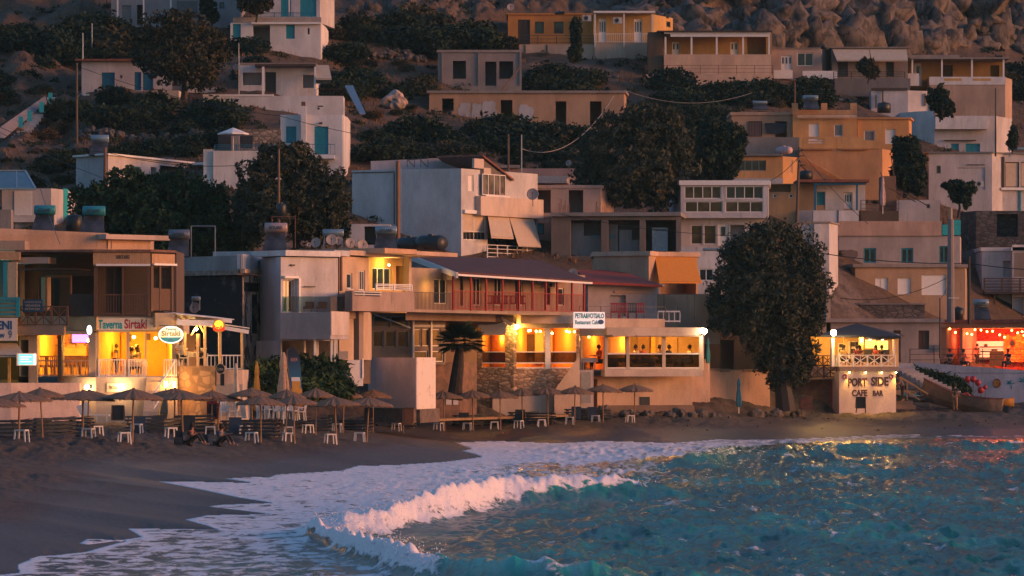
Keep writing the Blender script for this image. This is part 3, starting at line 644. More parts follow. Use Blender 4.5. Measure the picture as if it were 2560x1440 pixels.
# ---- parasol terrace ----
D = D_(620, 470); b = Bld('terrace_building', 'pink-white terrace building with blue rail and stone back wall, under the open white parasol', 'house', [(533, D), (702, D)], 377, 480, WHT, 8).done()
rail(b.F[0], b.root, 536, 700, 361, 377, BLUE, 'hbars', -.2, 3); f = Face((560, D + 4), (705, D + 4)); fpart(b.root, f, 'stone_wall', RUB, (592, 702, 322, 378, -.4, 0)); fpart(b.root, f, 'pillar', CONC, (580, 600, 336, 378, .5, 1)); fpart(b.root, f, 'opening_shade', DK, (545, 579, 340, 377, -.3, 0), (602, 632, 340, 370, .01, .05))  # flat dark blocks put in for the shade inside the openings
fpart(b.root, b.F[0], 'end_wall', WHT, (508, 532, 373, 470, -.6, -.2))
# ---- long low white building under the parasol terrace ----
b = Bld('low_house', 'long low white building behind the big green tree, brown pole in front', 'house', [(190, 284), (270, 281), (375, 287), (455, 292), (478, 293.5)], 388, 480, WHT2, 9, dref=281)
b.win(325, 352, 416, 440, 2, TEAL, i=1); b.dark(377, 391, 418, 446, i=2, deep=1.5); b.dark(400, 452, 416, 450, i=2, deep=1.5); b.done(); b.slab(.14, .25, WHITE)
f = Face((478, 293), (536, 296)); fpart(b.root, f, 'porch_roof', WHITE, (478, 536, 409, 415, 0, 3)); fpart(b.root, f, 'porch_post', WHITE, (495, 498, 415, 450, .2, .4), (514, 517, 415, 452, .2, .4)); fpart(b.root, f, 'blue_screen', BLUE, (500, 532, 418, 452, -.1, 0)); 
# ---- left edge shed and big panel ----
D = 268; b = Bld('white_shed', 'white shed with turquoise corner at the left edge, behind the two roof water heaters', 'house', [(5, D), (128, D), (153, D + 1.5), (171, D + 3)], 471, 600, WHT2, 7)
b.done(); b.band(2, 158, 170, 472, 600, .02, TURQ, 'corner_panel'); b.band(0, 26, 92, 545, 556, .5, WHT, 'ledge'); b.band(0, 36, 80, 478, 538, .05, WHITE, 'garage_door')
b = Bld('stone_pier', 'plain grey chimney pier at the left edge above the peach parapet', 'wall', [(0, 236), (28, 236)], 524, 580, CONC, 1).done()
f = Face((-20, 264), (110, 264)); g = thing('solar_collector', f, 40, 470, 'large tilted dark solar panel in a pale frame at left edge', 'solar panel')
a = [PT(-30, 472, 263), PT(89, 472, 263), PT(63, 427, 268), PT(-30, 427, 268)]; mb = MB(); mb.extr(a, (0, .05, -.08)); mb.build('panel', glassmat((.03, .04, .05)), g)
mb = MB()
for p, q in ((a[1], a[2]), (a[2], a[3]), (a[0], a[1])): mb.bar(p, q, .12)
mb.bar(PT(42, 470, 263), PT(42, 428, 268), .06); mb.build('panel_frame', METAL, g)
# ---- ruins in the middle of the slope ----
D = D_(1200, 238); b = Bld('ruined_house', 'roofless grey concrete shell with black square openings, above the ochre ruin', 'house', [(1095, D), (1304, D)], 131, 245, pl(.30, .25, .24, .7), 7)
b.dark(1132, 1165, 152, 197); b.dark(1213, 1241, 154, 215); b.dark(1248, 1283, 153, 197); b.done(); b.slab(.22, .12, CONC); 
fpart(b.root, b.F[0], 'column', CONC, (1104, 1108, 131, 222, .003, .12), (1195, 1199, 131, 222, .003, .12), (1299, 1304, 131, 222, .003, .12)); b.band(0, 1095, 1304, 216, 234, .8, CONC, 'terrace_edge')
mb = MB(); mb.bar(PT(1254, 228, D - 1.5), PT(1301, 165, D - .2), .09); mb.build('timber_prop', BROWN, b.root)
D = D_(1300, 318); b = Bld('ochre_ruin', 'long ochre abandoned house with four black doorways and white paint patches', 'house', [(1073, D), (1560, D), (1566, D + 4)], 233, 335, OCHRE, 7)
for q in ((1105, 1134, 246, 318), (1252, 1281, 250, 318), (1389, 1416, 253, 318), (1475, 1504, 253, 318)): b.dark(*q, deep=3)
b.done(); b.slab(.22, .2, CONC)
PATCH = pl(.50, .48, .50, .2)
def blob(f, cx, cy, rx, ry, seed, parent, m=PATCH, n=26, o=.02, name='paint_patch'):
    r_ = random.Random(seed); pts = []
    ph = [r_.uniform(0, 6.3) for _ in range(4)]
    for k in range(n):
        a = 2 * math.pi * k / n; q = 1 + .10 * math.sin(3 * a + ph[0]) + .08 * math.sin(5 * a + ph[1]) + .05 * math.sin(9 * a + ph[2])
        pts.append(f.p(cx + rx * q * max(-1, min(1, 1.25 * math.cos(a))), cy + ry * q * max(-1, min(1, 1.2 * math.sin(a))), o))
    mb = MB(); mb.extr(pts, (-f.n.x * (o - .002), -f.n.y * (o - .002), 0)); return mb.build(name, m, parent)
for i, q in enumerate(((1161, 276, 14, 18), (1192, 277, 13, 17), (1222, 275, 19, 21), (1314, 283, 18, 20))): blob(b.F[0], *q, i, b.root)
# ---- top middle: orange house, white veranda house ----
D = D_(1370, 120); b = Bld('orange_house', 'bright orange house with dark doors and terrace, top centre below the rocks', 'house', [(1270, D), (1483, D)], 37, 128, ORANGE, 7)
b.door(1295, 1325, 49, 112, DBROWN); b.win(1337, 1360, 54, 84, 1, BROWN); b.win(1385, 1409, 54, 84, 1, BROWN); b.door(1427, 1450, 53, 112, DBROWN); b.done(); b.slab(.14, .15, ORANGE)
f = b.F[0].front(2.0); b2 = Bld('retaining_wall', 'pale low wall under the terrace of the orange house', 'wall', [(1298, D - 2), (1490, D - 2)], 111, 160, PEACH, 1.5).done(); rail(f, b2.root, 1298, 1484, 88, 111, IRON, 'hbars', -.1, 2)
fpart(b2.root, f, 'drain_bracket', IRON, (1311, 1314, 112, 132, 0, .06), (1366, 1369, 112, 132, 0, .06))
D = D - 1; b = Bld('veranda_house', 'yellow house with white posts, white balcony railing and barred doors, top centre', 'house', [(1483, D), (1633, D), (1682, D + 4)], 36, 108, YEL, 7)
b.door(1497, 1515, 47, 106, WHITE, lites=3); b.door(1585, 1605, 47, 106, WHITE, lites=3); b.win(1665, 1672, 34, 46, 1, DK, i=1); b.win(1666, 1676, 54, 68, 1, DK, i=1); b.done(); 
mb = MB(); b.F[0].box(mb, 1483, 1636, 31, 35.5, -.2, 1.6); mb.build('veranda_roof', WHITE, b.root); f = b.F[0].front(1.5)
fpart(b.root, f, 'veranda_post', WHITE, (1486, 1489, 35, 118, 0, .1), (1558.5, 1561.5, 35, 118, 0, .1), (1629, 1632, 35, 118, 0, .1)); rail(f, b.root, 1486, 1633, 84, 106, WHITE, 'bars', 0, .2)
b2 = Bld('lower_storey', None, None, [(1487, D - 1.4), (1619, D - 1.4)], 107, 200, PEACH, 4); b2.root.parent = b.root; b2.root.location -= b.root.location; b2.done()
# ---- long peach porch house ----
D = D_(1790, 205); b = Bld('long_porch_house', 'long peach house with white porch posts and fanlight doors below the cliff', 'house', [(1660, D), (1929, D)], 136, 215, PEACH, 2.2).done()
u = Bld('porch_back', None, None, [(1640, D + 2.4), (1930, D + 2.4)], 84, 140, pl(.46, .27, .09), 4); u.root.parent = b.root; u.root.location -= b.root.location
u.door(1680, 1699, 105, 138, WHITE, lites=2); u.door(1826, 1845, 105, 138, WHITE, lites=2); u.dark(1868, 1915, 92, 138, deep=1.2); u.done()
mb = MB(); b.F[0].box(mb, 1642, 1930, 77, 80.5, -3.5, .3); mb.build('roof', DBROWN, b.root); fpart(b.root, b.F[0], 'fascia', WHITE, (1676, 1925, 85, 92, -.05, .05), (1660, 1927, 81, 84.5, -.1, .1))
fpart(b.root, b.F[0], 'porch_post', WHITE, *[(x - 2.2, x + 2.2, 92, 136, -.16, -.06) for x in (1664, 1729, 1792, 1858, 1923)])
f = Face((1615, D - 2), (1932, D - 2)); b2 = Bld('walkway_wall', 'peach walkway with thin rusty railing in front of the long porch house', 'wall', [(1615, D - 2.2), (1932, D - 2.2)], 186, 225, PEACH, 2).done(); rail(f, b2.root, 1615, 1932, 163, 186, RUST, 'hbars', 0, 2, t=.025)
b = Bld('gap_shade_block', 'dark brown passage between the yellow veranda house and the peach porch house', 'house', [(1621, D + .5), (1657, D + .5)], 80, 190, pl(.14, .09, .06), 3).done()  # solid dark block stands in for the shade of the gap
# ---- beige house with two white windows ----
D = D_(1990, 205); b = Bld('beige_house', 'small beige house with a barred door and sliding white window, right of the porch house', 'house', [(1930, D), (2053, D), (2083, D + 4)], 122, 215, pl(.50, .37, .31), 6)
b.door(1953, 1980, 139, 175, WHITE, lites=3); b.win(1993, 2033, 132, 165, 2); b.done(); b.slab(.1, .12, CONC); fpart(b.root, b.F[0], 'low_wall', WHITE, (1932, 1979, 178, 199, 1.2, 1.4), (2004, 2090, 180, 200, 1.2, 1.4))
# ---- awning house ----
b = Bld('awning_house', 'dim house under a pair of long cream awnings with dark terrace rail', 'house', [(2080, D), (2270, D)], 120, 250, pl(.27, .21, .18), 6); b.dark(2095, 2120, 150, 192, deep=.8); b.dark(2215, 2235, 155, 192, deep=.8); b.done(); b.slab(.1, .2, CONC)
awning(b.F[0], b.root, 2081, 2173, 123, 150, 1.3, CANV, px0b=2092, px1b=2176); awning(b.F[0], b.root, 2174, 2266, 123, 150, 1.3, CANV, px0b=2179, px1b=2270)
b.band(0, 2082, 2270, 200, 245, 2.2, pl(.2, .18, .17, .6), 'terrace'); rail(b.F[0].front(2.1), b.root, 2084, 2262, 179, 200, DBROWN, 'hbars', 0, 3)
# ---- right: white parapet house on tall peach wall ----
D = D_(2420, 290) - 4; b = Bld('parapet_house', 'house on a tall stained peach wall with white parapet and porch posts, upper right', 'house', [(2324, D), (2513, D), (2530, D + 3)], 193, 300, pl(.48, .34, .26, .8), 2.5)
b.done(); fpart(b.root, b.F[0], 'parapet', WHT, (2323, 2514, 192, 212, .003, .06)); fpart(b.root, b.F[0], 'slot', YEL, (2360, 2404, 196, 202, .06, .08), (2432, 2477, 196, 202, .06, .08))
u = Bld('porch_back', None, None, [(2272, D + 2.7), (2512, D + 2.7)], 147, 222, pl(.34, .20, .06), 5); u.root.parent = b.root; u.root.location -= b.root.location
u.door(2286, 2305, 158, 215, WHITE, lites=1); u.dark(2356, 2382, 163, 192, deep=.7); u.dark(2476, 2498, 163, 192, deep=.7); u.done()
mb = MB(); b.F[0].box(mb, 2275, 2523, 144, 147.5, -4, .3); b.F[0].box(mb, 2268, 2405, 133, 140, -4, -2); mb.build('roof', CONC, b.root)
fpart(b.root, b.F[0], 'porch_post', WHITE, *[(x - 2, x + 2, 148, 192, -.1, 0) for x in (2281, 2355, 2430, 2509)]); fpart(b.root, b.F[0], 'stair_wall', WHT, (2262, 2297, 184, 215, 0, .3))
D -= 6; b = Bld('old_wall', 'peeling white yard wall with ivy and dark posts below the awning house', 'wall', [(2178, D), (2270, D), (2329, D + 1)], 226, 300, WHT2, 2).done()
b.band(0, 2178, 2268, 220, 226, .2, DBROWN, 'roof_edge'); fpart(b.root, b.F[0], 'post', IRON, (2205, 2208, 226, 265, .1, .2), (2188, 2191, 238, 270, .1, .2)); fpart(b.root, b.F[1], 'post', IRON, (2309, 2313, 234, 265, .1, .2), (2324, 2328, 240, 280, .1, .2))
D = D_(2420, 385); b = Bld('balcony_white_house', 'pinkish-white house with solid balcony parapet and two turquoise shutters, right side', 'house', [(2250, D + 2), (2290, D), (2336, D - 1)], 277, 390, WHT, 7).done()
u = Bld('main_block', None, None, [(2336, D - 1), (2490, D - 1), (2530, D + 3)], 290, 395, WHT2, 7); u.root.parent = b.root; u.root.location -= b.root.location
u.door(2378, 2397, 359, 380, TEAL, name='shutter', slats=8); u.door(2414, 2450, 359, 382, TEAL, name='shutter', slats=8); u.done(); u.band(0, 2336, 2466, 291, 324, .9, WHT, 'balcony'); u.band(0, 2360, 2440, 350, 352, .3, IRON, 'pipe')
D = D_(2420, 530); b = Bld('bluish_house', 'large bluish-white house with blind arch and small window, lower right of the slope', 'house', [(2305, D + 3), (2322, D), (2480, D), (2506, D + 1), (2640, D + 2)], 383, 545, WHT2, 8)
b.win(2341, 2352, 414, 434, 1, GREYD, i=1); f, *_ = b.hole(1, 2393, 2463, 419, 475, .08); b.win(2513, 2548, 405, 468, 1, DBROWN, CANV, i=3); b.win(2552, 2590, 405, 468, 1, DBROWN, CANV, i=3); b.done()
b.slab(.12, .2, GREYD); b.band(1, 2418, 2462, 411, 413, .08, IRON, 'pipe'); b.band(3, 2500, 2640, 470, 476, .3, WHITE, 'ledge'); b.band(3, 2548, 2552, 476, 530, .1, TEAL, 'blue_post'); b.band(3, 2504, 2510, 392, 470, .15, DBROWN, 'timber_post')
# ---- orange complex ----
D = D_(1910, 395); b = Bld('peach_terrace_house', 'peach flat-roofed house with striped rug and dark sheet hung in its openings', 'house', [(1829, D), (1984, D)], 288, 352, pl(.58, .33, .20), 8)
b.dark(1869, 1905, 303, 341, deep=1.5); b.dark(1938, 1967, 303, 345, deep=1.5); b.done(); b.slab(.26, .12, pl(.60, .36, .24))
f = b.F[0]; g = thing('striped_rug', f.front(.1), 1886, 340, 'brown striped rug hanging in the left opening of the peach terrace house', 'rug')
m_rug, nt, p = newmat('striped_cloth', .95); wv = node(nt, 'ShaderNodeTexWave', Scale=1.4, Distortion=1.2); wv.bands_direction = 'X'; nt.links.new(pos(nt), wv.inputs['Vector']); nt.links.new(ramp(nt, wv.outputs[0], [(.4, (.05, .03, .03)), (.5, (.36, .27, .24)), (.8, (.10, .05, .05))]), p.inputs['Base Color'])
fpart(g, f, 'cloth', m_rug, (1870, 1903, 305, 341, .05, .1)); g2 = thing('dark_sheet', f.front(.1), 1930, 336, 'dark blue sheet draped beside the striped rug above the grey parapet', 'sheet')
mb = MB(); pts = [f.p(1912, 308, .15), f.p(1967, 306, .15), f.p(1962, 331, .15), f.p(1945, 335, .2), f.p(1916, 333, .15)]; mb.extr(pts, (0, .03, 0)); mb.build('cloth', paint((.02, .03, .045), .9), g2)
b2 = Bld('grey_parapet', 'raw grey concrete parapet below the striped rug, above the pink roof barrel', 'wall', [(1853, D - 3), (1999, D - 3)], 343, 392, CONC, 2.8).done()
Dp = D; b = Bld('crenellated_house', 'orange house with three square merlons and scalloped awning strip', 'house', [(1982, D - .5), (2143, D - .5)], 287, 392, YEL2, 8)
b.door(2022, 2047, 309, 350, WHITE, name='shutter'); b.win(2085, 2107, 311, 341, 1, WHITE, GREYD, name='shutter'); b.done(); f = b.F[0]; fpart(b.root, f, 'parapet', pl(.60, .32, .15), (1980, 2143, 275, 286.5, -.2, .12))
fpart(b.root, f, 'merlon', pl(.60, .32, .15), (1980, 1995, 258, 275, -.2, .1), (2053, 2068, 258, 275, -.2, .1), (2126, 2142, 258, 275, -.2, .1))
mb = MB(); n = 18
for k in range(n): x0 = 1992 + 148 * k / n; x1 = 1992 + 148 * (k + 1) / n; xm = (x0 + x1) / 2; mb.extr([f.p(x0, 287.5, .35), f.p(x0, 293, .4), f.p(x0 + 2, 296.5, .4), f.p(xm, 298, .4), f.p(x1 - 2, 296.5, .4), f.p(x1, 293, .4), f.p(x1, 287.5, .35)], (0, .03, 0))
mb.build('awning_valance', pl(.62, .42, .28, .2), b.root)
b3 = Bld('orange_annex', 'lower orange wing with grey shutter and white door, right of the merlons', 'house', [(2144, D), (2272, D), (2279, D + 3)], 298, 400, YEL2, 7)
b3.win(2160, 2187, 326, 356, 1, WHITE, GREYD, name='shutter'); b3.door(2213, 2238, 323, 360, WHITE); b3.done(); b3.slab(.16, .2, pl(.60, .32, .15))
D2 = D - 5; b = Bld('orange_wall_house', 'big blank orange retaining house wall below the merlon house, with slotted terrace parapet', 'house', [(1998, D2), (2206, D2), (2232, D2 + 3)], 372, 500, pl(.60, .31, .14), 4.5); b.done()
f = b.F[0]; fpart(b.root, f, 'terrace_parapet', YEL2, (2008, 2110, 342, 347, -.2, .1), (2008, 2083, 361, 371.5, -.2, .1), (2008, 2020, 347, 361, -.2, .1), (2060, 2083, 347, 361, -.2, .1), (2092, 2110, 347, 371.5, -.2, .1), (2110, 2160, 342, 371.5, -.2, .1), (2160, 2200, 351, 371.5, -.2, .1), (1998, 2007.5, 342, 371.5, -.2, .1))
fpart(b.root, f, 'slot_bars', WHITE, (2020, 2060, 350, 352, -.1, 0), (2020, 2060, 356, 358, -.1, 0)); fpart(b.root, f, 'ledge', pl(.42, .2, .1), (2005, 2080, 372, 375, .01, .25), (2104, 2170, 372, 375, .01, .25))
mb = MB(); mb.bar(f.p(2000, 388, .3), f.p(2112, 453, .3), .16); mb.build('sloping_coping', YEL2, b.root)
D3 = D_(1900, 465); b = Bld('orange_window_house', 'small orange house with four-pane window and wavy roof edge, left of the leaning pole', 'house', [(1835, D3), (1957, D3), (1994, D3 + 1.5)], 391, 470, YEL2, 6)
b.win(1845, 1915, 401, 427, 4, GREYD); b.win(1977, 1981, 400, 432, 1, i=1); b.done(); mb = MB(); b.F[0].box(mb, 1833, 1957, 385.5, 390.5, -5, .35)
for k in range(22): x = 1834 + k * 5.6; mb.tube([b.F[0].p(x, 387.5, .4), b.F[0].p(x, 386.5, -2)], .06, 5)
mb.build('roof', CONC, b.root); b.band(0, 1832, 1957, 446, 462, .3, WHT2, 'ledge')
D4 = D_(1960, 555); b = Bld('blue_post_house', 'low house with bright blue posts and beam under a rust-red corrugated roof', 'house', [(1915, D4), (1996, D4), (2037, D4), (2164, D4)], 459, 560, pl(.54, .33, .17), 6)
b.dark(1918, 1977, 461, 480, deep=1); b.win(1932, 1942, 485, 495, 1, WHITE); b.win(1972, 1983, 485, 495, 1, WHITE); b.door(2042, 2062, 480, 513, TEAL, i=2, name='shutter', slats=10); b.door(2110, 2130, 482, 522, WHITE, i=2, lites=3); b.done()
fpart(b.root, b.F[2], 'white_render', WHT, (2040.5, 2041.5, 463, 525, .003, .03), (2063, 2109, 463, 525, .003, .03), (2131, 2163, 463, 525, .003, .03), (2042, 2062.5, 463, 479, .003, .03), (2109, 2131, 463, 481, .003, .03))
f = b.F[2].front(1.4); fpart(b.root, f, 'blue_post', BLUE, (2035, 2040, 462, 526, -.06, .06), (2140, 2144.5, 462, 526, -.06, .06)); fpart(b.root, f, 'blue_beam', BLUE, (2033, 2165, 458, 462, -.08, .08))
mb = MB(); b.F[2].box(mb, 1990, 2168, 451, 457.5, -3, 1.7); mb.build('roof', TILE, b.root); b.band(1, 1995, 2035, 526, 560, .2, WHT2, 'plinth')
f = b.F[2].front(2.5); g = Bld('yard_wall', 'two pieces of white yard wall in front of the blue-post house', 'wall', [(2033, D4 - 2.5), (2147, D4 - 2.5)], 526, 640, WHT, 1).done(); g.band(0, 2094, 2096.5, 526, 600, .05, IRON, 'drainpipe')
# terrace with rusty rail and white stairs right of it
f = Face((2150, D4 - 1), (2250, D4 - 1)); b = Bld('brown_terrace', 'brown fenced terrace with rusty rail under the closed pink parasol', 'wall', [(2152, D4 - 1), (2247, D4 - 1)], 527, 570, pl(.13, .085, .06), 3).done(); rail(f, b.root, 2152, 2247, 500, 527, RUST, 'hbars', 0, 2, t=.03)
b = Bld('stair_house', 'narrow orange stair passage beside the blank orange wall', 'wall', [(2206, D4 + 3), (2240, D4 + 3)], 440, 530, pl(.26, .15, .09), 3).done(); mb = MB(); mb.tube([PT(2200, 430, D4), PT(2222, 470, D4), PT(2290, 505, D4 - 1)], .04); mb.tube([PT(2228, 395, D4 + 2), PT(2240, 470, D4 + 1), PT(2320, 515, D4)], .04); mb.build('handrail', RUST, b.root)
b = Bld('pale_yard', 'bluish-white yard walls stepping down towards the round tree', 'wall', [(2243, D4 + 2), (2350, D4 + 2)], 500, 575, WHT2, 5); b.win(2316, 2325, 490 + 20, 503 + 18, 1, GREYD); b.done()
# ---- white window building (right of centre) ----
D = D_(1800, 650); b = Bld('window_building', 'pale two-storey building fronted by a double row of white-framed windows', 'house', [(1680, D + 4), (1702, D), (1921, D), (1922, D + 5)], 463, 545, WHT2, 9)
b.win(1711, 1803, 465, 497, 4, i=1, pm=glassmat((.05, .04, .03))); b.win(1815, 1908, 465, 497, 4, i=1); b.win(1712, 1807, 503, 531, 3, i=1, pm=glassmat((.06, .045, .03))); b.win(1813, 1908, 503, 531, 3, i=1, pm=glassmat((.05, .04, .03))); b.done(); b.slab(.36, .15, WHITE)
u = Bld('ground_floor', None, None, [(1703, D + .8), (1921, D + .8)], 545, 660, WHT2, 8); u.root.parent = b.root; u.root.location -= b.root.location
u.win(1727, 1757, 562, 611, 1, pm=glassmat((.05, .04, .03))); u.win(1759, 1791, 562, 611, 1, pm=glassmat((.05, .04, .03))); u.door(1795, 1822, 560, 614, WHITE, lites=1); u.dark(1826, 1860, 562, 614, deep=1); u.done()
b2 = Bld('low_white_wall', 'plain white house end in front of the window building, right of orange awning', 'wall', [(1700, D - 8), (1850, D - 8)], 628, 760, WHT, 3); b2.win(1748, 1783, 672, 702, 2, WHITE); b2.done(); b2.band(0, 1703, 1760, 617, 627, -.1, WHT2, 'parapet', o0=-.4)
# ---- beige house with black openings, behind satellite dish ----
D = D_(1450, 640) + 4; b = Bld('beige_upper_house', 'beige flat-roofed house with two tall black openings, behind the big dish', 'house', [(1290, D), (1502, D), (1535, D + 2)], 471, 660, pl(.46, .33, .28), 8)
b.dark(1345, 1377, 475, 532, deep=2); b.dark(1422, 1458, 475, 531, deep=2); b.win(1339, 1360, 558, 586, 1, DK, TEAL); b.done(); b.slab(.25, .1, pl(.46, .33, .28)); b.band(0, 1300, 1385, 543, 546, .05, CONC, 'string_course')
D5 = D - 4; b = Bld('unfinished_building', 'unfinished concrete frame building with open bays and a white cabinet inside', 'house', [(1378, D5), (1703, D5 - 1)], 541, 680, pl(.24, .18, .15, .7), 7)
b.dark(1426, 1503, 550, 640, deep=1.8); b.dark(1520, 1599, 550, 628, deep=1.8); b.dark(1613, 1690, 550, 628, deep=3); b.done()
mb = MB(); b.F[0].box(mb, 1377, 1703, 531, 540.5, -6, .35); mb.build('roof_slab', CONC, b.root); f = b.F[0].front(-1.2)
fpart(b.root, f, 'block_wall', pl(.36, .31, .30), (1428, 1460, 558, 640, 0, .1), (1460, 1503, 590, 640, 0, .1), (1522, 1545, 560, 628, 0, .1), (1548, 1580, 575, 628, 0, .1), (1580, 1599, 600, 628, 0, .1)); fpart(b.root, f, 'blue_bricks', TEAL, (1478, 1495, 588, 590, .1, .15), (1478, 1495, 593, 595, .1, .15), (1522, 1540, 588, 590, .1, .15), (1522, 1540, 593, 595, .1, .15))
f = b.F[0]; g = thing('storage_cabinet', f.front(-.8), 1648, 628, 'tall pale corrugated cabinet standing in the right bay of the unfinished building', 'cabinet'); mb = MB(); f.box(mb, 1628, 1667, 568, 627, -1.6, -.9)
for k in range(7): f.box(mb, 1630 + k * 5.3, 1632.5 + k * 5.3, 582, 626, -.9, -.87)
mb.build('body', paint((.42, .44, .47), .5), g); fpart(g, f, 'top_band', GREYD, (1632, 1664, 572, 576, -.9, -.86))
r_ = random.Random(4)
for x in [1398 + r_.uniform(-2, 2) + 3 * k for k in range(9)] + [1488 + 3.2 * k for k in range(4)] + [1506 + 3.2 * k for k in range(4)]: rb = MB(); rb.tube([f.p(x, 532, -.6), f.p(x + r_.uniform(-2, 2), r_.uniform(490, 518), -.6)], .018, 4); rb.build('rebar', RUST, b.root)
Dq = D + 14; b = Bld('rear_shed', 'pinkish shed with corrugated metal roof behind the gabled sunroom', 'shed', [(1236, Dq), (1440, Dq)], 421, 500, pl(.38, .27, .26, .7), 5).done()
mb = MB(); b.F[0].box(mb, 1303, 1420, 441, 459, .02, 1.0); mb.build('metal_roof', paint((.35, .36, .38), .5, .5), b.root); mb = MB(); b.F[0].box(mb, 1232, 1300, 413, 420.5, -1.5, .5); mb.build('canopy', CONC, b.root)
# ---- big white three-storey block ----
Dm = 280; b = Bld('apartment_block', 'tall white block with blank grey side wall, peach-lit balconies and long cream awnings', 'apartment block', [(880, Dm + 3), (1001, Dm + 1.5), (1153, Dm), (1344, Dm + 8.5)], 421, 668, pl(.62, .60, .61, .25), 14, dref=Dm)
b.win(1170, 1184, 438, 478, 1, WHITE, WHITE, i=2, name='shutter'); b.win(1158, 1215, 528, 600, 2, WHITE, CANV, i=2, name='roller_shutter'); fA = b.hole(2, 1219, 1341, 545, 652, 2.0)
b.done(); f = b.F[2]; SB = pl(.64, .52, .44, .15)  # SB puts the peach evening light into the balconies' plaster
fpart(b.root, f, 'balcony', SB, (1188, 1345, 495, 543, .003, .5)); fpart(b.root, f, 'lower_window', WHITE, (1158, 1215, 578, 580, -.05, .03), (1158, 1215, 599, 601, -.05, .03)); fpart(b.root, f, 'shutter_box', WHITE, (1157, 1217, 526, 535, .003, .2))
mb = MB()
for k in range(6): x = 1160 + k * 9.2; f.box(mb, x, x + 5.6, 581, 598, -.1, -.02)
mb.build('window_panes', GL, b.root)
g = f.front(-1.9); fill_frame(g, b.root, *[g.rect(1240, 1290, 585, 650)[k] for k in range(4)], .1, 3); fill_frame(g, b.root, *[g.rect(1300, 1330, 575, 650)[k] for k in range(4)], .1, 2, DK)
awning(f, b.root, 1218, 1270, 534, 592, 1.2, CANV, px0b=1228, px1b=1284, val=.14); awning(f, b.root, 1270, 1332, 537, 616, 1.7, CANV, px0b=1296, px1b=1353, val=.05)
g = f.front(1.0); rail(g, b.root, 1218, 1342, 614, 650, WHITE, 'hbars', 0, 3, posts=5); fpart(b.root, f, 'balcony_slab', WHT, (1218, 1342, 650, 656, .003, 1.05)); rail(g, b.root, 1305, 1341, 619, 649, WHITE, 'bars', .05, .12, t=.02)
# gabled sunroom
sun_g = f.front(.25); mb = MB(); t0, t1, z0, z1 = sun_g.rect(1205, 1263, 436, 489)
fill_frame(sun_g, b.root, t0, t1, z0, z1, .05, 4, WHITE, glassmat((.10, .08, .07)), name='sunroom_window'); fpart(b.root, f, 'sunroom_sill', WHITE, (1204, 1264, 489, 494.5, .003, .4)); fpart(b.root, f, 'sunroom_head', SB, (1180, 1204, 397, 421, .003, .2), (1204, 1222, 420, 436, -.2, .2))
mb = MB(); A = f.p(1199, 391, .3); Bq = f.p(1277, 452, .3); back = Vector((-3.5, 5.5, .2)); mb.extr([A, Bq, Bq + back, A + back], (0, 0, .12)); mb.build('gable_roof', TILE, b.root)
mb = MB(); mb.extr([f.p(1201, 396, .1), f.p(1201, 436, .1), f.p(1262, 436, .1), f.p(1262, 444, .1)], (-.1, .15, 0)); mb.build('gable_infill', paint((.12, .10, .09), .6), b.root)
mb = MB(); P1 = PT(927, 403, Dm + 8); P2 = PT(1200, 390, Dm + 8); Q1 = PT(927, 440, Dm + 8); Q2 = PT(1200, 440, Dm + 8); mb.extr([P1, Q1, Q2, P2], (0, .4, 0)); mb.build('rear_parapet', pl(.50, .42, .42, .4), b.root)
fpart(b.root, b.F[0], 'cable_trim', IRON, (880, 987, 430, 432, .01, .05), (985, 987, 432, 560, .01, .05)); mb = MB(); mb.tube([PT(995, 640, Dm - 1), PT(995, 402, Dm - 1)], .16, 8); mb.build('flue_pipe', wood((.28, .15, .09)), b.root)
fpart(b.root, b.F[1], 'frame_trim', WHT, (1001, 1004, 421, 640, .003, .03))
b2 = Bld('side_annex', 'small white annex with dark doorway at the foot of the tall block', 'shed', [(866, Dm - 6), (975, Dm - 6)], 560, 640, WHT2, 4); b2.dark(911, 940, 566, 612); b2.done()
mb = MB()   # antenna stand on roof
for x in (1018, 1036, 1052, 1070): mb.tube([PT(x, 418, Dm + 4), PT(x, 398, Dm + 4)], .03, 4)
mb.tube([PT(1018, 400, Dm + 4), PT(1070, 396, Dm + 4)], .03, 4); mb.tube([PT(1020, 400, Dm + 4), PT(1036, 417, Dm + 4)], .03, 4); mb.tube([PT(1052, 400, Dm + 4), PT(1068, 417, Dm + 4)], .03, 4)
tag(mb.build('aerial_frame', IRON), 'thin dark metal frame standing on the roof of the tall block', 'aerial')
# ---- right: wide building with teal corner, and storeys below ----
D = D_(2250, 700); b = Bld('teal_corner_house', 'long pale house with peach parapet, turquoise roof corner and three blue windows', 'house', [(2097, D), (2400, D), (2403, D + 5)], 590, 672, pl(.50, .40, .36, .7), 8)
b.win(2159, 2190, 620, 657, 2, TEAL, fr=.1); b.win(2253, 2283, 620, 657, 2, TEAL, fr=.1); b.win(2348, 2372, 615, 657, 2, TEAL, fr=.08); b.done()
f = b.F[0]; fpart(b.root, f, 'parapet', pl(.60, .38, .28, .3), (2095, 2354, 553, 589.5, -.2, .15)); fpart(b.root, f, 'turquoise_corner', paint((.02, .40, .40), .6), (2355, 2401, 562, 588, -.2, .17), (2382, 2401, 550, 561.5, -.2, .17)); blob(f, 2120, 640, 22, 16, 9, b.root, pl(.22, .15, .13), name='bare_patch')
D -= 4; b = Bld('shutter_house', 'ochre house with white roller shutters below the three blue windows', 'house', [(2097, D + 4), (2138, D), (2413, D + 1), (2417, D + 5)], 668, 800, pl(.46, .31, .20, .6), 4)
b.door(2188, 2220, 695, 758, WHITE, i=1); b.win(2244, 2277, 695, 736, 1, WHITE, WHITE, i=1, name='shutter'); b.win(2304, 2365, 687, 738, 1, WHITE, WHITE, i=1, name='shutter'); b.done(); b.slab(.25, .25, CONC)
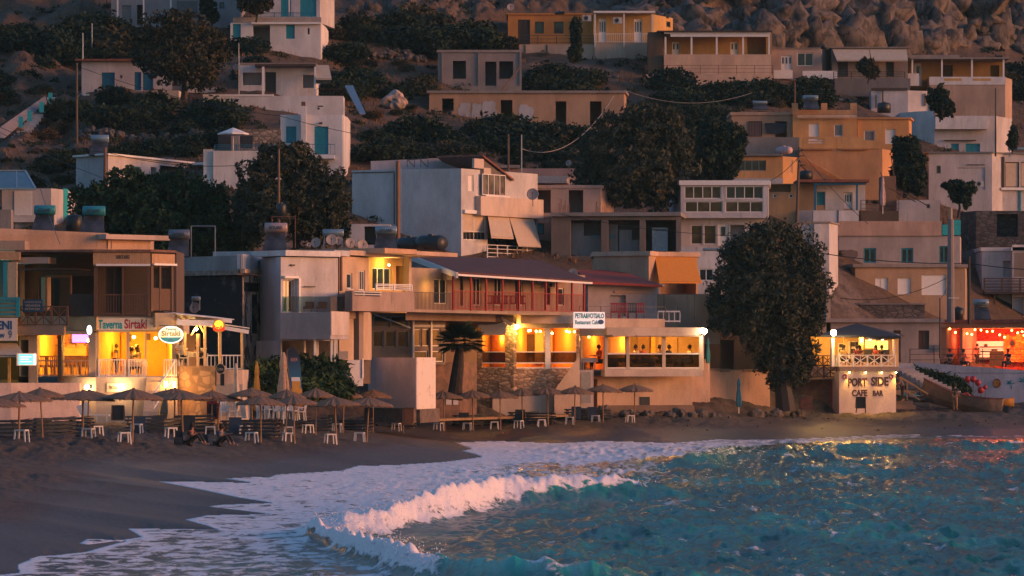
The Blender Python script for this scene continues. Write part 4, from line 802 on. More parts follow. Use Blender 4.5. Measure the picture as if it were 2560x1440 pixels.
b = Bld('stone_terrace', 'rough grey stone retaining wall below the white roller shutters', 'wall', [(2072, D - 5), (2150, D - 6), (2312, D - 6)], 762, 815, rubble((.17, .13, .11), (.06, .05, .045), 1.8), 4).done(); b.slab(.12, .1, CONC)
D = 283; b = Bld('lower_white_house', 'low pinkish house with brown shutter behind the lit pavilion', 'house', [(2066, D), (2350, D)], 806, 915, pl(.50, .38, .33), 8); b.win(2296, 2323, 826, 873, 2, BROWN, BROWN, name='shutter'); b.dark(2233, 2252, 826, 905, deep=.5); b.done(); b.slab(.28, .3, pl(.50, .38, .33))
fpart(b.root, b.F[0], 'meter_box', GREYD, (2347 - 12, 2347, 862, 880, .02, .2)); 
b = Bld('white_side_house', 'white house wall between the big dark tree and the teal-corner house', 'house', [(2000, 292), (2073, 292), (2095, 296)], 558, 790, WHT2, 6).done(); b.slab(.12, .15, CONC); b.band(0, 2035, 2052, 560, 640, .3, WHT, 'buttress')
b = Bld('peach_pier', 'peach gate pier with blue drainpipe right of the big dark tree', 'wall', [(2046, 283), (2076, 283)], 735, 840, PEACH, 2).done(); b.band(0, 2062, 2065, 745, 810, .06, BLUE, 'drainpipe')
# right edge
D = D_(2500, 740); b = Bld('edge_house', 'white house with brown slatted balcony at the right edge', 'house', [(2455, D), (2530, D), (2531, D - 1), (2660, D - 1)], 627, 800, WHT2, 7); b.dark(2508, 2527, 652, 693, deep=.5); b.door(2497, 2527, 735, 785, WHITE); b.dark(2532, 2560, 742, 790, i=2, deep=.4); b.done(); b.slab(.3, .1, WHT); b.band(2, 2531, 2660, 612, 628, .1, WHT, 'parapet', o0=-.2); b.band(2, 2535, 2650, 632, 692, .01, pl(.3, .24, .2), 'wall_shade_panel')  # darker panel on the white wall carries the balcony's shade in its colour
f = b.F[0].front(1.6); rail(f, b.root, 2461, 2640, 695, 730, BROWN, 'hbars', 0, 4, t=.07); fpart(b.root, f, 'deck', DBROWN, (2461, 2640, 730, 735, -1.6, .1)); fpart(b.root, f, 'deck_post', DBROWN, (2485, 2488, 735, 790, -.1, 0))
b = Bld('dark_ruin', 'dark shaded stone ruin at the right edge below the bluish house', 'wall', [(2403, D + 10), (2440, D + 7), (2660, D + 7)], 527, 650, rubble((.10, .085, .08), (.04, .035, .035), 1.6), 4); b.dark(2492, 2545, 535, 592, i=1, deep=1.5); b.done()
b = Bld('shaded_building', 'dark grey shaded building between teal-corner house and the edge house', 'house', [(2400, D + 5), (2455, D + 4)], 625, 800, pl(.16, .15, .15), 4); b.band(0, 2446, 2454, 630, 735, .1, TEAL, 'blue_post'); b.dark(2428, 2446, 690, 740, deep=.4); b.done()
# ---------------- front row ----------------
WARM = (1.0, .50, .06)
def lamp(parent, loc, power, col=WARM, r=.12, name='lamp_light'):
    l = bpy.data.lights.new(name, 'POINT'); l.energy = power; l.color = col; l.shadow_soft_size = r
    o = bpy.data.objects.new(name, l); COL.objects.link(o); o.parent = parent; o.location = Vector(loc) - wloc(parent); return o
BULB = emit((1.0, .72, .30), 9); BULB2 = emit((1.0, .50, .14), 6)
def bulb(parent, loc, r=.06, m=None, name='bulb'):
    mb = MB(); mb.lathe(loc, [(r * .3, -r), (r * .85, -r * .5), (r, 0), (r * .8, r * .6), (r * .3, r)], 8); return mb.build(name, m or BULB, parent, True)
YROOM = pl(.68, .40, .07, .15); OROOM = pl(.60, .29, .09, .3)
RC = paint((.30, .015, .012), .5)
def patio_chair(f, px, py, m, label, group, s=1.0, first=[None]):
    """slatted garden chair standing at (px,py) on plane f"""
    P = f.p(px, py); r = empty('patio_chair', P, label, 'chair', group)
    def bx(n, c, d, rx=0): mb = MB(); mb.box((P.x + c[0] * s, P.y + c[1] * s, P.z + c[2] * s), [q * s for q in d], rx=rx); mb.build(n, m, r)
    bx('seat', (0, 0, .44), (.48, .46, .04)); mb = MB()
    for k in range(5): mb.box((P.x + (-.2 + .1 * k) * s, P.y + .27 * s, P.z + .70 * s), (.05 * s, .03 * s, .52 * s), rx=-.16)
    mb.box((P.x, P.y + .31 * s, P.z + .95 * s), (.5 * s, .04 * s, .07 * s)); mb.box((P.x, P.y + .23 * s, P.z + .5 * s), (.5 * s, .04 * s, .05 * s)); mb.build('backrest', m, r)
    for sx in (-.22, .22):
        for sy in (-.2, .2): bx('leg', (sx, sy, .22), (.045, .045, .44))
        bx('armrest', (sx * 1.1, 0, .64), (.05, .48, .035))
    return r
# ======== taverna with the big letters ========
b = Bld('corner_taverna', 'two-storey taverna with lit yellow dining room, dark timber veranda above and white name board', 'taverna', [(48, 204.3), (240, 203.6), (441, 204.4)], 790, 941, pl(.62, .50, .36, .2), 9)
b.hole(0, 96, 147, 838, 940, -.25); b.hole(0, 158, 223, 836, 940, -.25); b.hole(1, 247, 317, 830, 940, -.25); b.hole(1, 324, 363, 830, 940, -.25); b.hole(1, 367, 430, 830, 940, -.25); room(b, 0, 80, 238, 820, 941, YROOM); room(b, 1, 242, 439, 820, 941, YROOM); b.hole(0, 52, 72, 850, 940, 1.5)
b.done(); f0, f1 = b.F
fpart(b.root, f0, 'dark_pillar', DBROWN, (147.5, 157, 836, 955, -.1, .25)); fpart(b.root, f0, 'pillar', pl(.5, .38, .3), (74, 95.5, 838, 958, .003, .2), (223.5, 241, 826, 941, .003, .15))
fpart(b.root, f0.front(-4.8), 'shelf', BROWN, (160, 222, 857, 859, 0, .4), (160, 222, 870, 872, 0, .4), (100, 145, 862, 864, 0, .4))
fpart(b.root, f0.front(-4.75), 'screen', emit((.35, .16, .9), .6), (181, 221, 836, 856, 0, .05)); fpart(b.root, f0.front(-4.3), 'counter', pl(.6, .3, .1), (160, 222, 866, 893, 0, .5))
fpart(b.root, f1.front(-4.8), 'red_picture', paint((.5, .01, .01), .5), (255, 263, 834, 858, 0, .04)); fpart(b.root, f1.front(-4.8), 'dark_picture', paint((.06, .01, .01), .5), (263, 270, 834, 858, 0, .04), (322, 328, 836, 854, 0, .04), (367, 376, 834, 850, 0, .04)); fpart(b.root, f1.front(-4.6), 'orange_curtain', paint((.75, .25, .03), .8), (303, 316, 834, 915, 0, .1))
rail(f0, b.root, 96, 147, 900, 941, pl(.62, .45, .3), 'bars', -.1, .22, t=.05); rail(f0, b.root, 158, 223, 900, 941, pl(.62, .45, .3), 'bars', -.1, .22, t=.05)
rail(f1, b.root, 247, 312, 898, 941, WHITE, 'bars', .02, .13, t=.045, posts=1); rail(f1, b.root, 322, 364, 898, 941, WHITE, 'bars', .02, .13, t=.045, posts=1)
for x, y, ff, pw in ((120, 850, f0, 70), (190, 850, f0, 70), (262, 842, f1, 80), (345, 842, f1, 90), (400, 845, f1, 70)):
    L = ff.p(x, y, -2.4); lamp(b.root, L - Vector((0, .25, .25)), pw * .75); bulb(b.root, L, .08)
fpart(b.root, f1, 'floor_edge', WHITE, (240, 441, 941, 947, .003, .2)); fpart(b.root, f0, 'roller_box', CANV, (158, 223, 828, 834, .003, .2))
fpart(b.root, f1, 'roller_box', CANV, (245, 322, 826, 830, .003, .3))
for i, x in enumerate((106, 124, 140, 170, 190, 210)): patio_chair(f0.front(-.9), x, 940, wood((.42, .26, .12)), 'wooden chair behind the left dining room rail, number %s' % ('one', 'two', 'three', 'four', 'five', 'six')[i], 'chairs behind the taverna rail', 1.1)
fpart(b.root, f0.front(-4.7), 'decor', RED, (104, 112, 840, 852, 0, .05), (118, 122, 838, 880, .0, .05), (136, 145, 838, 846, 0, .05)); fpart(b.root, f0.front(-4.2), 'bottle_row', paint((.35, .12, .05)), (164, 172, 850, 857, 0, .1), (176, 196, 862, 869, .5, .6), (200, 218, 859, 866, .5, .6)); fpart(b.root, f1.front(-4.8), 'picture', paint((.2, .06, .03)), (398, 406, 838, 852, 0, .04), (415, 424, 850, 866, 0, .04))
# name board
sg = thing('name_board', f1.front(.35), 316, 828, 'long white name board with turquoise and red lettering over the lit dining room', 'sign')
fpart(sg, f1, 'board', paint((.74, .66, .58), .5, var=.05), (242, 391, 794, 825, .1, .3)); g = f1.front(.3)
textobj('Taverna', g, sg, 246, 306, 800, 822, paint((.0, .30, .36), .5), .012, bold=.02); textobj('Sirtaki', g, sg, 311, 367, 798, 822, paint((.42, .01, .015), .5), .012, bold=.02); textobj('Taverna', g, sg, 374, 386, 807, 811, paint((.1, .08, .08)), .012)
# upper veranda
u = sub(b, 'veranda_back', [(48, 209), (240, 208), (441, 208)], 628, 790, pl(.13, .09, .07, .6), 5)
u.win(96, 150, 695, 768, 3, BROWN, DK); u.win(263, 305, 668, 785, 2, DBROWN, DK, i=1); u.dark(175, 232, 690, 785, deep=.6); u.win(380, 428, 670, 780, 3, DBROWN, glassmat((.06, .05, .045)), i=1); u.done()
mb = MB(); mb.prism([PT(38, 0, 203.4).xy, PT(232, 0, 202.6).xy, PT(378, 0, 202.8).xy, PT(441, 0, 204.5).xy, PT(441, 0, 213).xy, PT(38, 0, 213).xy], Z(630, 203), Z(624, 203)); mb.build('roof', two((.10, .05, .035), (.24, .13, .09), 2, .35, .65), b.root)
g1 = Face((233, 202.8), (376, 203)); g2 = Face((376, 203), (437, 204.6)); FB = wood((.55, .32, .17)); fpart(b.root, g1, 'fascia_board', FB, (233, 376, 631, 664, 0, .06)); fpart(b.root, g2, 'fascia_board', FB, (378, 435, 635, 662, 0, .06)); fpart(b.root, g1, 'blind_roll', WHITE, (240, 376, 660, 665, .07, .2)); fpart(b.root, g2, 'blind_roll', WHITE, (379, 436, 659, 664, .07, .2))
textobj('SIRTAKI', g1, b.root, 291, 324, 638, 647, BROWN, .07, bold=.03)
fpart(b.root, g1, 'timber_post', BROWN, (235, 243, 664, 792, -.25, 0), (304.5, 309, 664, 790, -.15, -.02), (369, 376, 664, 792, -.25, 0)); fpart(b.root, g2, 'timber_post', BROWN, (378, 384, 664, 778, -.2, 0), (400, 404, 664, 778, -.15, -.03), (429, 434, 664, 778, -.2, 0))
rail(g1, b.root, 243, 304, 735, 787, BROWN, 'bars', -.1, .14, t=.05); rail(g1, b.root, 309, 369, 735, 787, BROWN, 'bars', -.1, .14, t=.05); fpart(b.root, g2, 'side_panel', BROWN, (384, 400, 720, 776, -.12, -.06), (404, 429, 722, 776, -.12, -.06))
g0 = Face((45, 203.6), (170, 203.2)); fpart(b.root, g0, 'side_panel', DBROWN, (170, 232, 735, 790, -.3, -.2))
fpart(b.root, g0, 'concrete_beam', pl(.36, .24, .17, .7), (40, 160, 816, 838, -.5, 0)); rail(g0, b.root, 48, 168, 765, 815, wood((.22, .09, .05)), 'cross', -.05, .85, t=.05); fpart(b.root, g0, 'ledge', pl(.45, .33, .27), (30, 122, 643, 659, -1.5, .1))
fpart(b.root, g0, 'canopy', DBROWN, (45, 190, 671, 674, -3, .2)); fpart(b.root, g0, 'door_frame', wood((.35, .15, .07)), (88, 92, 690, 780, -2.1, -2), (150, 154, 690, 780, -2.1, -2), (88, 154, 686, 691, -2.1, -2)); fpart(b.root, g0, 'wall_pier', pl(.42, .3, .22), (75, 90, 690, 775, -3, -2.2))
fpart(b.root, Face((160, 204), (240, 203)), 'upper_band', pl(.58, .40, .22), (160, 241, 792, 826, -.2, 0))
# plinth of the taverna
b2 = Bld('taverna_plinth', 'white rendered base storey under the lit dining room, with two wall lamps', 'wall', [(158, 204.5), (240, 202.8), (366, 203.4)], 943, 1075, pl(.62, .54, .48, .3), 6).done()
for x, y in ((228, 968), (303, 967)):
    ff = b2.F[0] if x < 240 else b2.F[1]; L = ff.p(x, y, .3); g = empty('wall_lamp', L, 'glowing wall lamp on the %s face of the white taverna base' % ('left' if x < 240 else 'front'), 'lamp'); bulb(g, L, .13, emit((1, .75, .35), 14)); lamp(g, L + ff.n.to_3d() * .3, 15, (1, .40, .09)); fpart(g, ff, 'bracket', IRON, (x - 1, x + 1, y - 6, y + 2, .003, .25))
ff = b2.F[1]; sg = thing('small_sign', ff.front(.1), 285, 982, 'small hand-lettered white sign left of the front wall lamp', 'sign'); fpart(sg, ff, 'board', paint((.7, .6, .5)), (267, 301, 958, 980, .02, .06)); textobj('ZIRTAKI', ff, sg, 271, 296, 965, 973, BLACK, .065)
b3 = Bld('beach_wall', 'plain pinkish beach wall left of the taverna steps, behind the umbrellas', 'wall', [(-60, 198.6), (28, 199), (199, 200.8)], 958, 1085, pl(.66, .50, .44, .3), 3).done()
# stairs to the beach, with white railing
st = empty('beach_stairs', PT(385, 1050, 201.5), 'white stairs with a sloping railing beside the taverna base', 'stairs'); mb = MB()
for k in range(9): mb.hexa([Vector((X(363 + 2, 203) , 203.3 - .25 * k, .8)), Vector((X(408, 203), 203.3 - .25 * k, .8)), Vector((X(408, 203), 203.6, .8)), Vector((X(365, 203), 203.6, .8))] + [Vector((X(p_, 203), d_, Z(944, 203) - .22 * k)) for p_, d_ in ((365, 203.3 - .25 * k), (408, 203.3 - .25 * k), (408, 203.6), (365, 203.6))])
mb.build('flight', pl(.62, .5, .4, .3), st); mb = MB(); A = PT(437, 902, 203); B_ = PT(385, 985, 200.8); mb.bar(A, B_, .07); mb.bar(A - Vector((0, 0, .75)), B_ - Vector((0, 0, .75)), .05)
for k in range(8): q = A.lerp(B_, k / 7); mb.bar(q, q - Vector((0, 0, .78)), .045)
mb.build('railing', WHITE, st); fpart(st, Face((405, 203), (443, 203)), 'landing', pl(.62, .5, .4, .3), (408, 443, 944, 1075, -1, 0)); rail(Face((405, 203), (443, 203)), st, 410, 441, 898, 941, WHITE, 'bars', -.05, .13, t=.045)
for x in (415, 436):
    L = PT(x, 962, 202.7); g = empty('cylinder_lamp', L, 'white tube wall lamp %s of the pair beneath the stair landing' % ('left' if x == 415 else 'right'), 'lamp', 'tube lamps under the landing'); mb = MB(); mb.tube([L + Vector((0, 0, -.15)), L + Vector((0, 0, .17))], .06, 8); mb.build('tube', emit((1, .62, .2), 8), g); lamp(g, L - Vector((0, .25, 0)), 15, (1, .40, .09))
# oval and round signs
def disc(f, cx, cy, rx, ry, o0, o1, n=28):
    mb = MB(); pts = [f.p(cx + rx * math.cos(2 * math.pi * k / n), cy - ry * math.sin(2 * math.pi * k / n), o1) for k in range(n)]; mb.extr(pts, (-f.n.x * (o1 - o0), -f.n.y * (o1 - o0), 0)); return mb
f = Face((380, 201.8), (470, 201.8)); sg = thing('oval_sign', f, 427, 860, 'lit oval sign with golden lettering hanging right of the name board', 'sign')
disc(f, 427, 837, 31.5, 22, -.15, 0).build('rim', emit((1, .93, .85), .16), sg); disc(f, 427, 837, 28.5, 19, .003, .012).build('face', emit((.78, .66, .42), .13), sg)
mb = MB(); n = 14; pts = [f.p(427 + 28 * math.cos(R(-20 - 140 * k / n)), 837 - 18.6 * math.sin(R(-20 - 140 * k / n)), .02) for k in range(n + 1)]; mb.extr(pts, (0, .006, 0)); mb.build('painted_sea', paint((.03, .25, .28)), sg); fpart(sg, f, 'painted_boat', BLACK, (420, 434, 849, 851, .021, .026), (426.5, 427.5, 845, 849, .021, .026)); disc(f, 408, 845, 5, 4, .013, .018).build('painted_sun', emit((1, .6, .05), .25), sg)
textobj('Taverna', f, sg, 414, 441, 820, 826, paint((.08, .16, .2)), .014, bold=.02); textobj('Sirtaki', f, sg, 404, 450, 827, 840, paint((.42, .24, .02)), .014, bold=.03); lamp(sg, f.p(427, 837, .9), 8, (1, .9, .7))
fpart(sg, f, 'hanger', IRON, (398, 456, 813, 815, -.1, -.05), (410, 411.5, 813, 818, -.1, -.05), (443, 444.5, 813, 818, -.1, -.05))
f = Face((190, 202.4), (250, 202.4)); sg = thing('round_lit_sign', f, 223, 840, 'glowing white oval sign seen almost edge-on, left of the name board', 'sign'); disc(f, 223, 825, 8, 13.5, -.1, .03).build('case', BLACK, sg); disc(f, 223.5, 825, 6.5, 12, .031, .04).build('lit_face', emit((1, .93, .85), .55), sg); fpart(sg, f, 'bracket', IRON, (231, 241, 828, 831, -.05, 0))
f = Face((520, 201.5), (580, 201.5)); sg = thing('palm_sign', f, 547, 835, 'round red and yellow lit sign on top of the yellow pergola post', 'sign'); disc(f, 547, 816, 16, 16, -.1, 0).build('case', paint((.45, .25, .08)), sg); disc(f, 547, 812, 11, 11, .001, .02).build('painted_sun', emit((1, .5, .03), .45), sg); textobj('Smile', f, sg, 533, 562, 813, 827, emit((.6, .015, .01), .25), .025, bold=.04); lamp(sg, f.p(547, 812, .8), 6)
# ======== terrace right of the taverna ========
b = Bld('pergola_terrace', 'raised taverna terrace with yellow-lit white pergola and flagstone wall', 'terrace', [(443, 203.5), (541, 203)], 915, 1075, rubble((.56, .34, .17), (.40, .24, .12), 2.4, .35, 1), 7).done()
u = sub(b, 'white_wall', [(541, 203.8), (606, 204.4)], 925, 1070, pl(.62, .5, .42, .3), 6).done()
g = Face((441, 202.9), (621, 203.8)); PY = paint((.70, .50, .24), .7)  # PY puts the yellow lamplight on the white posts into their paint
fpart(b.root, g, 'pergola_post', PY, (466, 471, 830, 915, -.9, -.75), (492, 498, 835, 915, -.2, -.05), (510, 516, 808, 915, -.2, -.05), (546, 553, 832, 925, -.1, .1), (603, 608, 832, 925, -.2, -.05))
mb = MB(); 
for k in range(10): x = 445 + k * 18; mb.bar(g.p(x, 800 + k * 3.2, .2), g.p(x + 8, 793 + k * 3.2, -5), .09, .14)
mb.build('pergola_rafters', WHITE, b.root); mb = MB(); mb.bar(g.p(440, 806, .25), g.p(533, 808, .25), .1, .3); mb.bar(g.p(533, 815, .2), g.p(620, 830, .2), .1, .2); mb.bar(g.p(441, 788, -2), g.p(595, 802, -2), .1, .2); mb.build('pergola_beam', WHITE, b.root)
mb = MB(); mb.extr([g.p(440, 786, .1), g.p(585, 800, .1), g.p(560, 790, -4.5), g.p(440, 778, -4.5)], (0, 0, .05)); mb.extr([g.p(500, 803, .3), g.p(622, 822, .3), g.p(600, 812, -4.5), g.p(500, 800, -4.5)], (0, 0, .05)); mb.build('pergola_roof', WHITE, b.root)
mb = MB(); mb.bar(g.p(498, 808, -.1), g.p(514, 838, -.1), .09); mb.bar(g.p(478, 838, -.1), g.p(495, 812, -.1), .09); mb.build('brace', PY, b.root)
rail(g, b.root, 519, 604, 887, 925, WHITE, 'bars', -.1, .2, t=.05); mb = MB(); L = g.p(493, 822, -.4); bulb(b.root, L, .1, emit((1, .7, .3), 14)); lamp(b.root, L - Vector((0, .4, .1)), 36, (1, .45, .09)); lamp(b.root, g.p(560, 845, -1.5), 16); fpart(b.root, g, 'kiosk_box', pl(.6, .45, .33, .2), (392, 440, 782, 818, -2, -.5))
fpart(b.root, Face((440, 209), (610, 209)), 'back_screen', pl(.42, .30, .2, .4), (441, 500, 835, 915, -.2, 0)); fpart(b.root, Face((440, 203), (610, 203)), 'plaster_stair', pl(.6, .5, .42), (541, 606, 960, 1040, -.2, .2))
# ======== left edge taverna ========
b = Bld('edge_taverna', 'turquoise and tan taverna cut off by the left edge, with a white board', 'taverna', [(-160, 206), (45, 206)], 640, 1060, pl(.10, .11, .11, .5), 6)
b.hole(0, -80, 70, 850, 950, 3); b.done(); g = Face((-160, 203), (60, 203)); fpart(b.root, g, 'column', TEAL, (8, 17, 655, 745, -.3, 0)); fpart(b.root, g, 'column', pl(.42, .34, .25), (18, 41, 655, 745, -.5, -.1)); fpart(b.root, g, 'fascia', FB, (-160, 49, 630, 650, -.6, 0)); fpart(b.root, g, 'roof_panel', pl(.36, .26, .2), (-160, 56, 600, 624, -3, -1))
rail(g, b.root, -160, 45, 743, 792, TEAL, 'hbars', 0, 4, t=.09); fpart(b.root, g, 'balcony_floor', DBROWN, (-160, 45, 793, 797, -2.5, .1)); L = g.p(10, 683, -1); bulb(b.root, L, .05, emit((.2, .9, .85), 4)); lamp(b.root, L, 8, (.2, .9, .9))
awning(g.front(-1), b.root, -160, 42, 858, 888, 1.6, CANV, px0b=-160, px1b=60, val=.1); fpart(b.root, g, 'lit_yellow_post', paint((.55, .3, .07)), (20, 27, 895, 975, 0, .12)); lamp(b.root, g.p(20, 870, -2), 40)  # yellow lamplight on the post is put into its paint
sg = thing('edge_name_board', g, 20, 850, 'white board with blue capitals cut off by the left edge', 'sign'); fpart(sg, g, 'board', paint((.62, .52, .44), .5, var=.05), (-60, 44, 795, 852, .1, .18)); textobj('ELENI', g, sg, -32, 31, 802, 824, paint((.01, .07, .20)), .19, bold=.03); textobj('SEA VIEW', g, sg, -38, 13, 834, 845, paint((.01, .07, .20)), .19, bold=.03); textobj('9', g, sg, 22, 31, 826, 846, paint((.01, .07, .20)), .19)
sg = thing('blue_board', g0, 84, 785, 'dark blue board with cream lettering on the crossed timber balcony', 'sign'); fpart(sg, g0, 'board', paint((.008, .06, .13), .5), (59, 108, 749, 780, .1, .16)); CR = paint((.42, .30, .2))
textobj('TAVERNA ELENI', g0, sg, 62, 105, 753, 758, CR, .17); textobj('VERANDA', g0, sg, 65, 103, 761, 767, CR, .17, bold=.02); textobj('ВЕРАНДА', g0, sg, 65, 103, 770, 776, CR, .17, bold=.02)
g = Face((30, 202), (100, 202.6)); sg = thing('lit_menu_sign', g, 66, 915, 'turquoise and white backlit box sign under the tan awning', 'sign'); fpart(sg, g, 'case', WHITE, (42, 91, 883, 914, -.1, 0)); fpart(sg, g, 'lit_panel', emit((.10, .75, .72), .38), (47, 82, 886, 911, .003, .012)); fpart(sg, g, 'lit_edge', emit((.9, 1, .9), .35), (84, 90, 885, 912, .003, .012)); fmesh(sg, g, 'lettering_lines', emit((.8, 1, .95), .35), (51, 78, 891, 893, .014, .02), (51, 72, 897, 899, .014, .02), (51, 78, 903, 905, .014, .02))
# ======== roof house behind the taverna ========
b = Bld('parapet_building', 'peach flat building with long sloping parapet behind the taverna roof', 'house', [(-60, 222), (270, 224), (375, 226), (377, 229)], 586, 700, pl(.56, .36, .25, .4), 9, dref=224)
b.win(266, 281, 600, 622, 2, CONC, CONC, i=1 if False else 0); b.done(); mb = MB(); mb.extr([b.F[0].p(-60, 568, .02), b.F[0].p(-60, 588, .02), b.F[0].p(270, 588, .02), b.F[0].p(270, 583, .02)], (0, .3, 0)); mb.build('parapet', pl(.56, .38, .28), b.root); b.band(1, 250, 415, 588, 600, .6, pl(.55, .42, .36), 'slab_edge', o0=-4)
# ======== burnt house ========
b = Bld('peeling_house', 'soot-dark derelict house with peeling white corner and narrow window slit', 'house', [(430, 221), (605, 217), (652, 221)], 686, 985, two((.025, .02, .022), (.20, .15, .13), 1.1, .55, .72, 1, .9, .4), 8)
b.win(609, 646, 707, 729, 3, BROWN, i=1); b.win(629, 643, 737, 833, 1, DK, DK, i=1, deep=.4); b.done()
PEEL = two((.62, .47, .38), (.13, .07, .05), 1.7, .50, .56, .6); fmesh(b.root, b.F[1], 'peeling_render', PEEL, (606, 608.6, 690, 985, .003, .03), (609, 646, 690, 706.5, .003, .03), (609, 628.5, 729.5, 985, .003, .03), (643.5, 650, 729.5, 985, .003, .03), (629, 643, 834, 985, .003, .03), (629, 643, 729.5, 736.5, .003, .03), (646.5, 650, 690, 729.4, .003, .03))
fpart(b.root, b.F[0], 'slab_edge', two((.48, .35, .28), (.2, .14, .11), 2, .4, .6), (436, 606, 677, 689, .003, .3)); fpart(b.root, b.F[1], 'slab_edge', two((.60, .42, .3), (.3, .18, .12), 2, .4, .6), (600, 690, 676, 686, .003, .3))  # same slab edge, paler on the right face: side light put into colour
fpart(b.root, b.F[0], 'parapet', GREYW, (432, 604.5, 641, 676.5, -.3, .05)); fpart(b.root, b.F[1], 'parapet', WHT2, (605, 700, 640, 675.5, -.3, .05)); fmesh(b.root, b.F[0], 'rebar_stains', GREYD, *[(x, x + 1.6, 650, 674, .051, .056) for x in (448, 460, 464, 592)])  # parapet also greyer left, paler right, its light painted in
# ======== grey-white modern house ========
b = Bld('modern_house', 'grey-white house with glass balcony and square cantilevered parapet, centre left', 'house', [(650, 220), (702, 216.5), (843, 219)], 642, 990, WHT2, 8)
b.win(709, 736, 700, 781, 2, WHITE, i=1, deep=.3); f = b.F[1]; b.dark(705, 760, 852, 905, i=1, deep=2.5); b.dark(765, 785, 852, 905, i=1, deep=2.5); b.dark(797, 830, 852, 905, i=1, deep=2.5); b.done()
fpart(b.root, f, 'roof_slab', WHT, (705, 842, 627, 641, -3, .35)); fpart(b.root, f, 'door_surround', WHITE, (741, 746, 695, 781, .003, .25), (706, 741, 690, 696, .003, .25)); fpart(b.root, f, 'towel_bar', IRON, (757, 785, 715, 718, .1, .15)); fpart(b.root, f, 'lamp', IRON, (725, 735, 661, 665, .003, .12))
u = sub(b, 'balcony', [(701, 214.8), (826, 213.2), (871, 217)], 781, 848, pl(.50, .44, .44, .2), 5).done(); fpart(b.root, u.F[1], 'balcony_lit_end', pl(.66, .55, .48, .2), (826, 871, 779, 838, .003, .06))  # warm evening light on the right face put into a paler plaster
g = Face((704, 214.9), (826, 213.3)); fpart(b.root, g, 'glass_railing', clearglass((.55, .78, .80), .2), (705, 742, 741, 780, -.03, 0), (743, 782, 741, 780, -.03, 0), (783, 824, 741, 780, -.03, 0)); fpart(b.root, Face((826, 213.3), (860, 216.5)), 'glass_railing', clearglass((.15, .5, .55), .3), (826, 857, 741, 780, -.03, 0))
fpart(b.root, Face((701, 213.6), (880, 214.5)), 'column', WHITE, (786, 791, 848, 906, -.4, -.1), (829, 833, 848, 906, -.6, -.3), (838, 842, 848, 906, -.6, -.3))
def basket(f, px, py, nm, lab): pass
g = Face((700, 216), (790, 215.6))
for x0 in (760, 792): t = thing('lounge_chair', g, x0, 780, 'dark wicker chair behind the glass balcony, %s one' % ('left' if x0 == 760 else 'right'), 'chair', 'wicker chairs on the glass balcony'); fpart(t, g, 'seat', DK, (x0, x0 + 22, 766, 772, -.3, .2)); fpart(t, g, 'backrest', DK, (x0, x0 + 22, 754, 766, -.35, -.28)); fpart(t, g, 'leg', IRON, (x0 + 1, x0 + 2.5, 772, 780, .1, .16), (x0 + 19, x0 + 20.5, 772, 780, .1, .16))
# ======== yellow-lit balcony house ========
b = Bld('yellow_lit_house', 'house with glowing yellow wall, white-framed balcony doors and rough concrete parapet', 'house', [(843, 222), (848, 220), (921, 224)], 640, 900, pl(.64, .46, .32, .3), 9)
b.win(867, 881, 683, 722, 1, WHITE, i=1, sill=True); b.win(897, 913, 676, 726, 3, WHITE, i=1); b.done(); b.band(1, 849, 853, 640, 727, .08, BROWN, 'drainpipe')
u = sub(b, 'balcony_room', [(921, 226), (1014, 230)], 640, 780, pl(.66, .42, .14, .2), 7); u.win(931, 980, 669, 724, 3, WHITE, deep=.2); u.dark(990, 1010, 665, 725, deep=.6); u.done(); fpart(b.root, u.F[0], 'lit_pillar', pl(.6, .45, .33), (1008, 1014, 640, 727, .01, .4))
L = u.F[0].p(954, 663, .5); bulb(b.root, L, .06); lamp(b.root, L - Vector((0, .2, 0)), 24, (1, .6, .12)); RS = Face((820, 218.5), (1010, 227)); fpart(b.root, RS, 'roof_slab', pl(.60, .44, .32, .5), (875, 1013, 629, 641, -8, 0)); fpart(b.root, RS, 'roof_slab_unlit', WHT2, (836, 874.5, 626, 640, -8, 0)); g = Face((958, 222), (1145, 230)); fpart(b.root, g, 'roof_edge', pl(.60, .36, .22, .5), (962, 1042, 622, 634, -6, 0)); fpart(b.root, g, 'roof_edge_end', pl(.62, .42, .3), (1042.5, 1145, 630, 640, -5, -.02))  # one roof slab, its lit stretch painted as warmer plaster, the rest unlit
u = sub(b, 'balcony', [(862, 217.5), (881, 216.6), (955, 219.5), (1036, 222)], 727, 777, pl(.42, .30, .24, .8), 6).done(); fmesh(b.root, u.F[1], 'parapet_slot', DK, (886, 908, 727, 739, .003, .01), (912, 949, 728, 741, .003, .01)); fpart(b.root, u.F[1], 'slot_rail', WHITE, (884, 952, 729, 731, .02, .05), (884, 952, 735, 737, .02, .05)); rail(u.F[2], b.root, 945, 1034, 710, 727, WHITE, 'hbars', -.15, 3, t=.04)
fpart(b.root, Face((862, 217), (1036, 222)), 'column', pl(.34, .25, .2, .7), (918, 929, 778, 905, -1, -.6)); fpart(b.root, Face((862, 217), (1036, 222)), 'beam', pl(.36, .25, .18, .7), (870, 925, 778, 796, -1.2, -.8)); fpart(b.root, Face((862, 222.5), (1036, 226)), 'recess_shade_panel', pl(.05, .042, .04), (872, 918, 796, 900, -6, -5))  # near-black panel stands in for the shade deep in the recess
u = sub(b, 'ground_floor', [(846, 225), (926, 228)], 781, 960, pl(.17, .125, .10, .6), 4); u.dark(872, 918, 796, 900, deep=2); u.done()
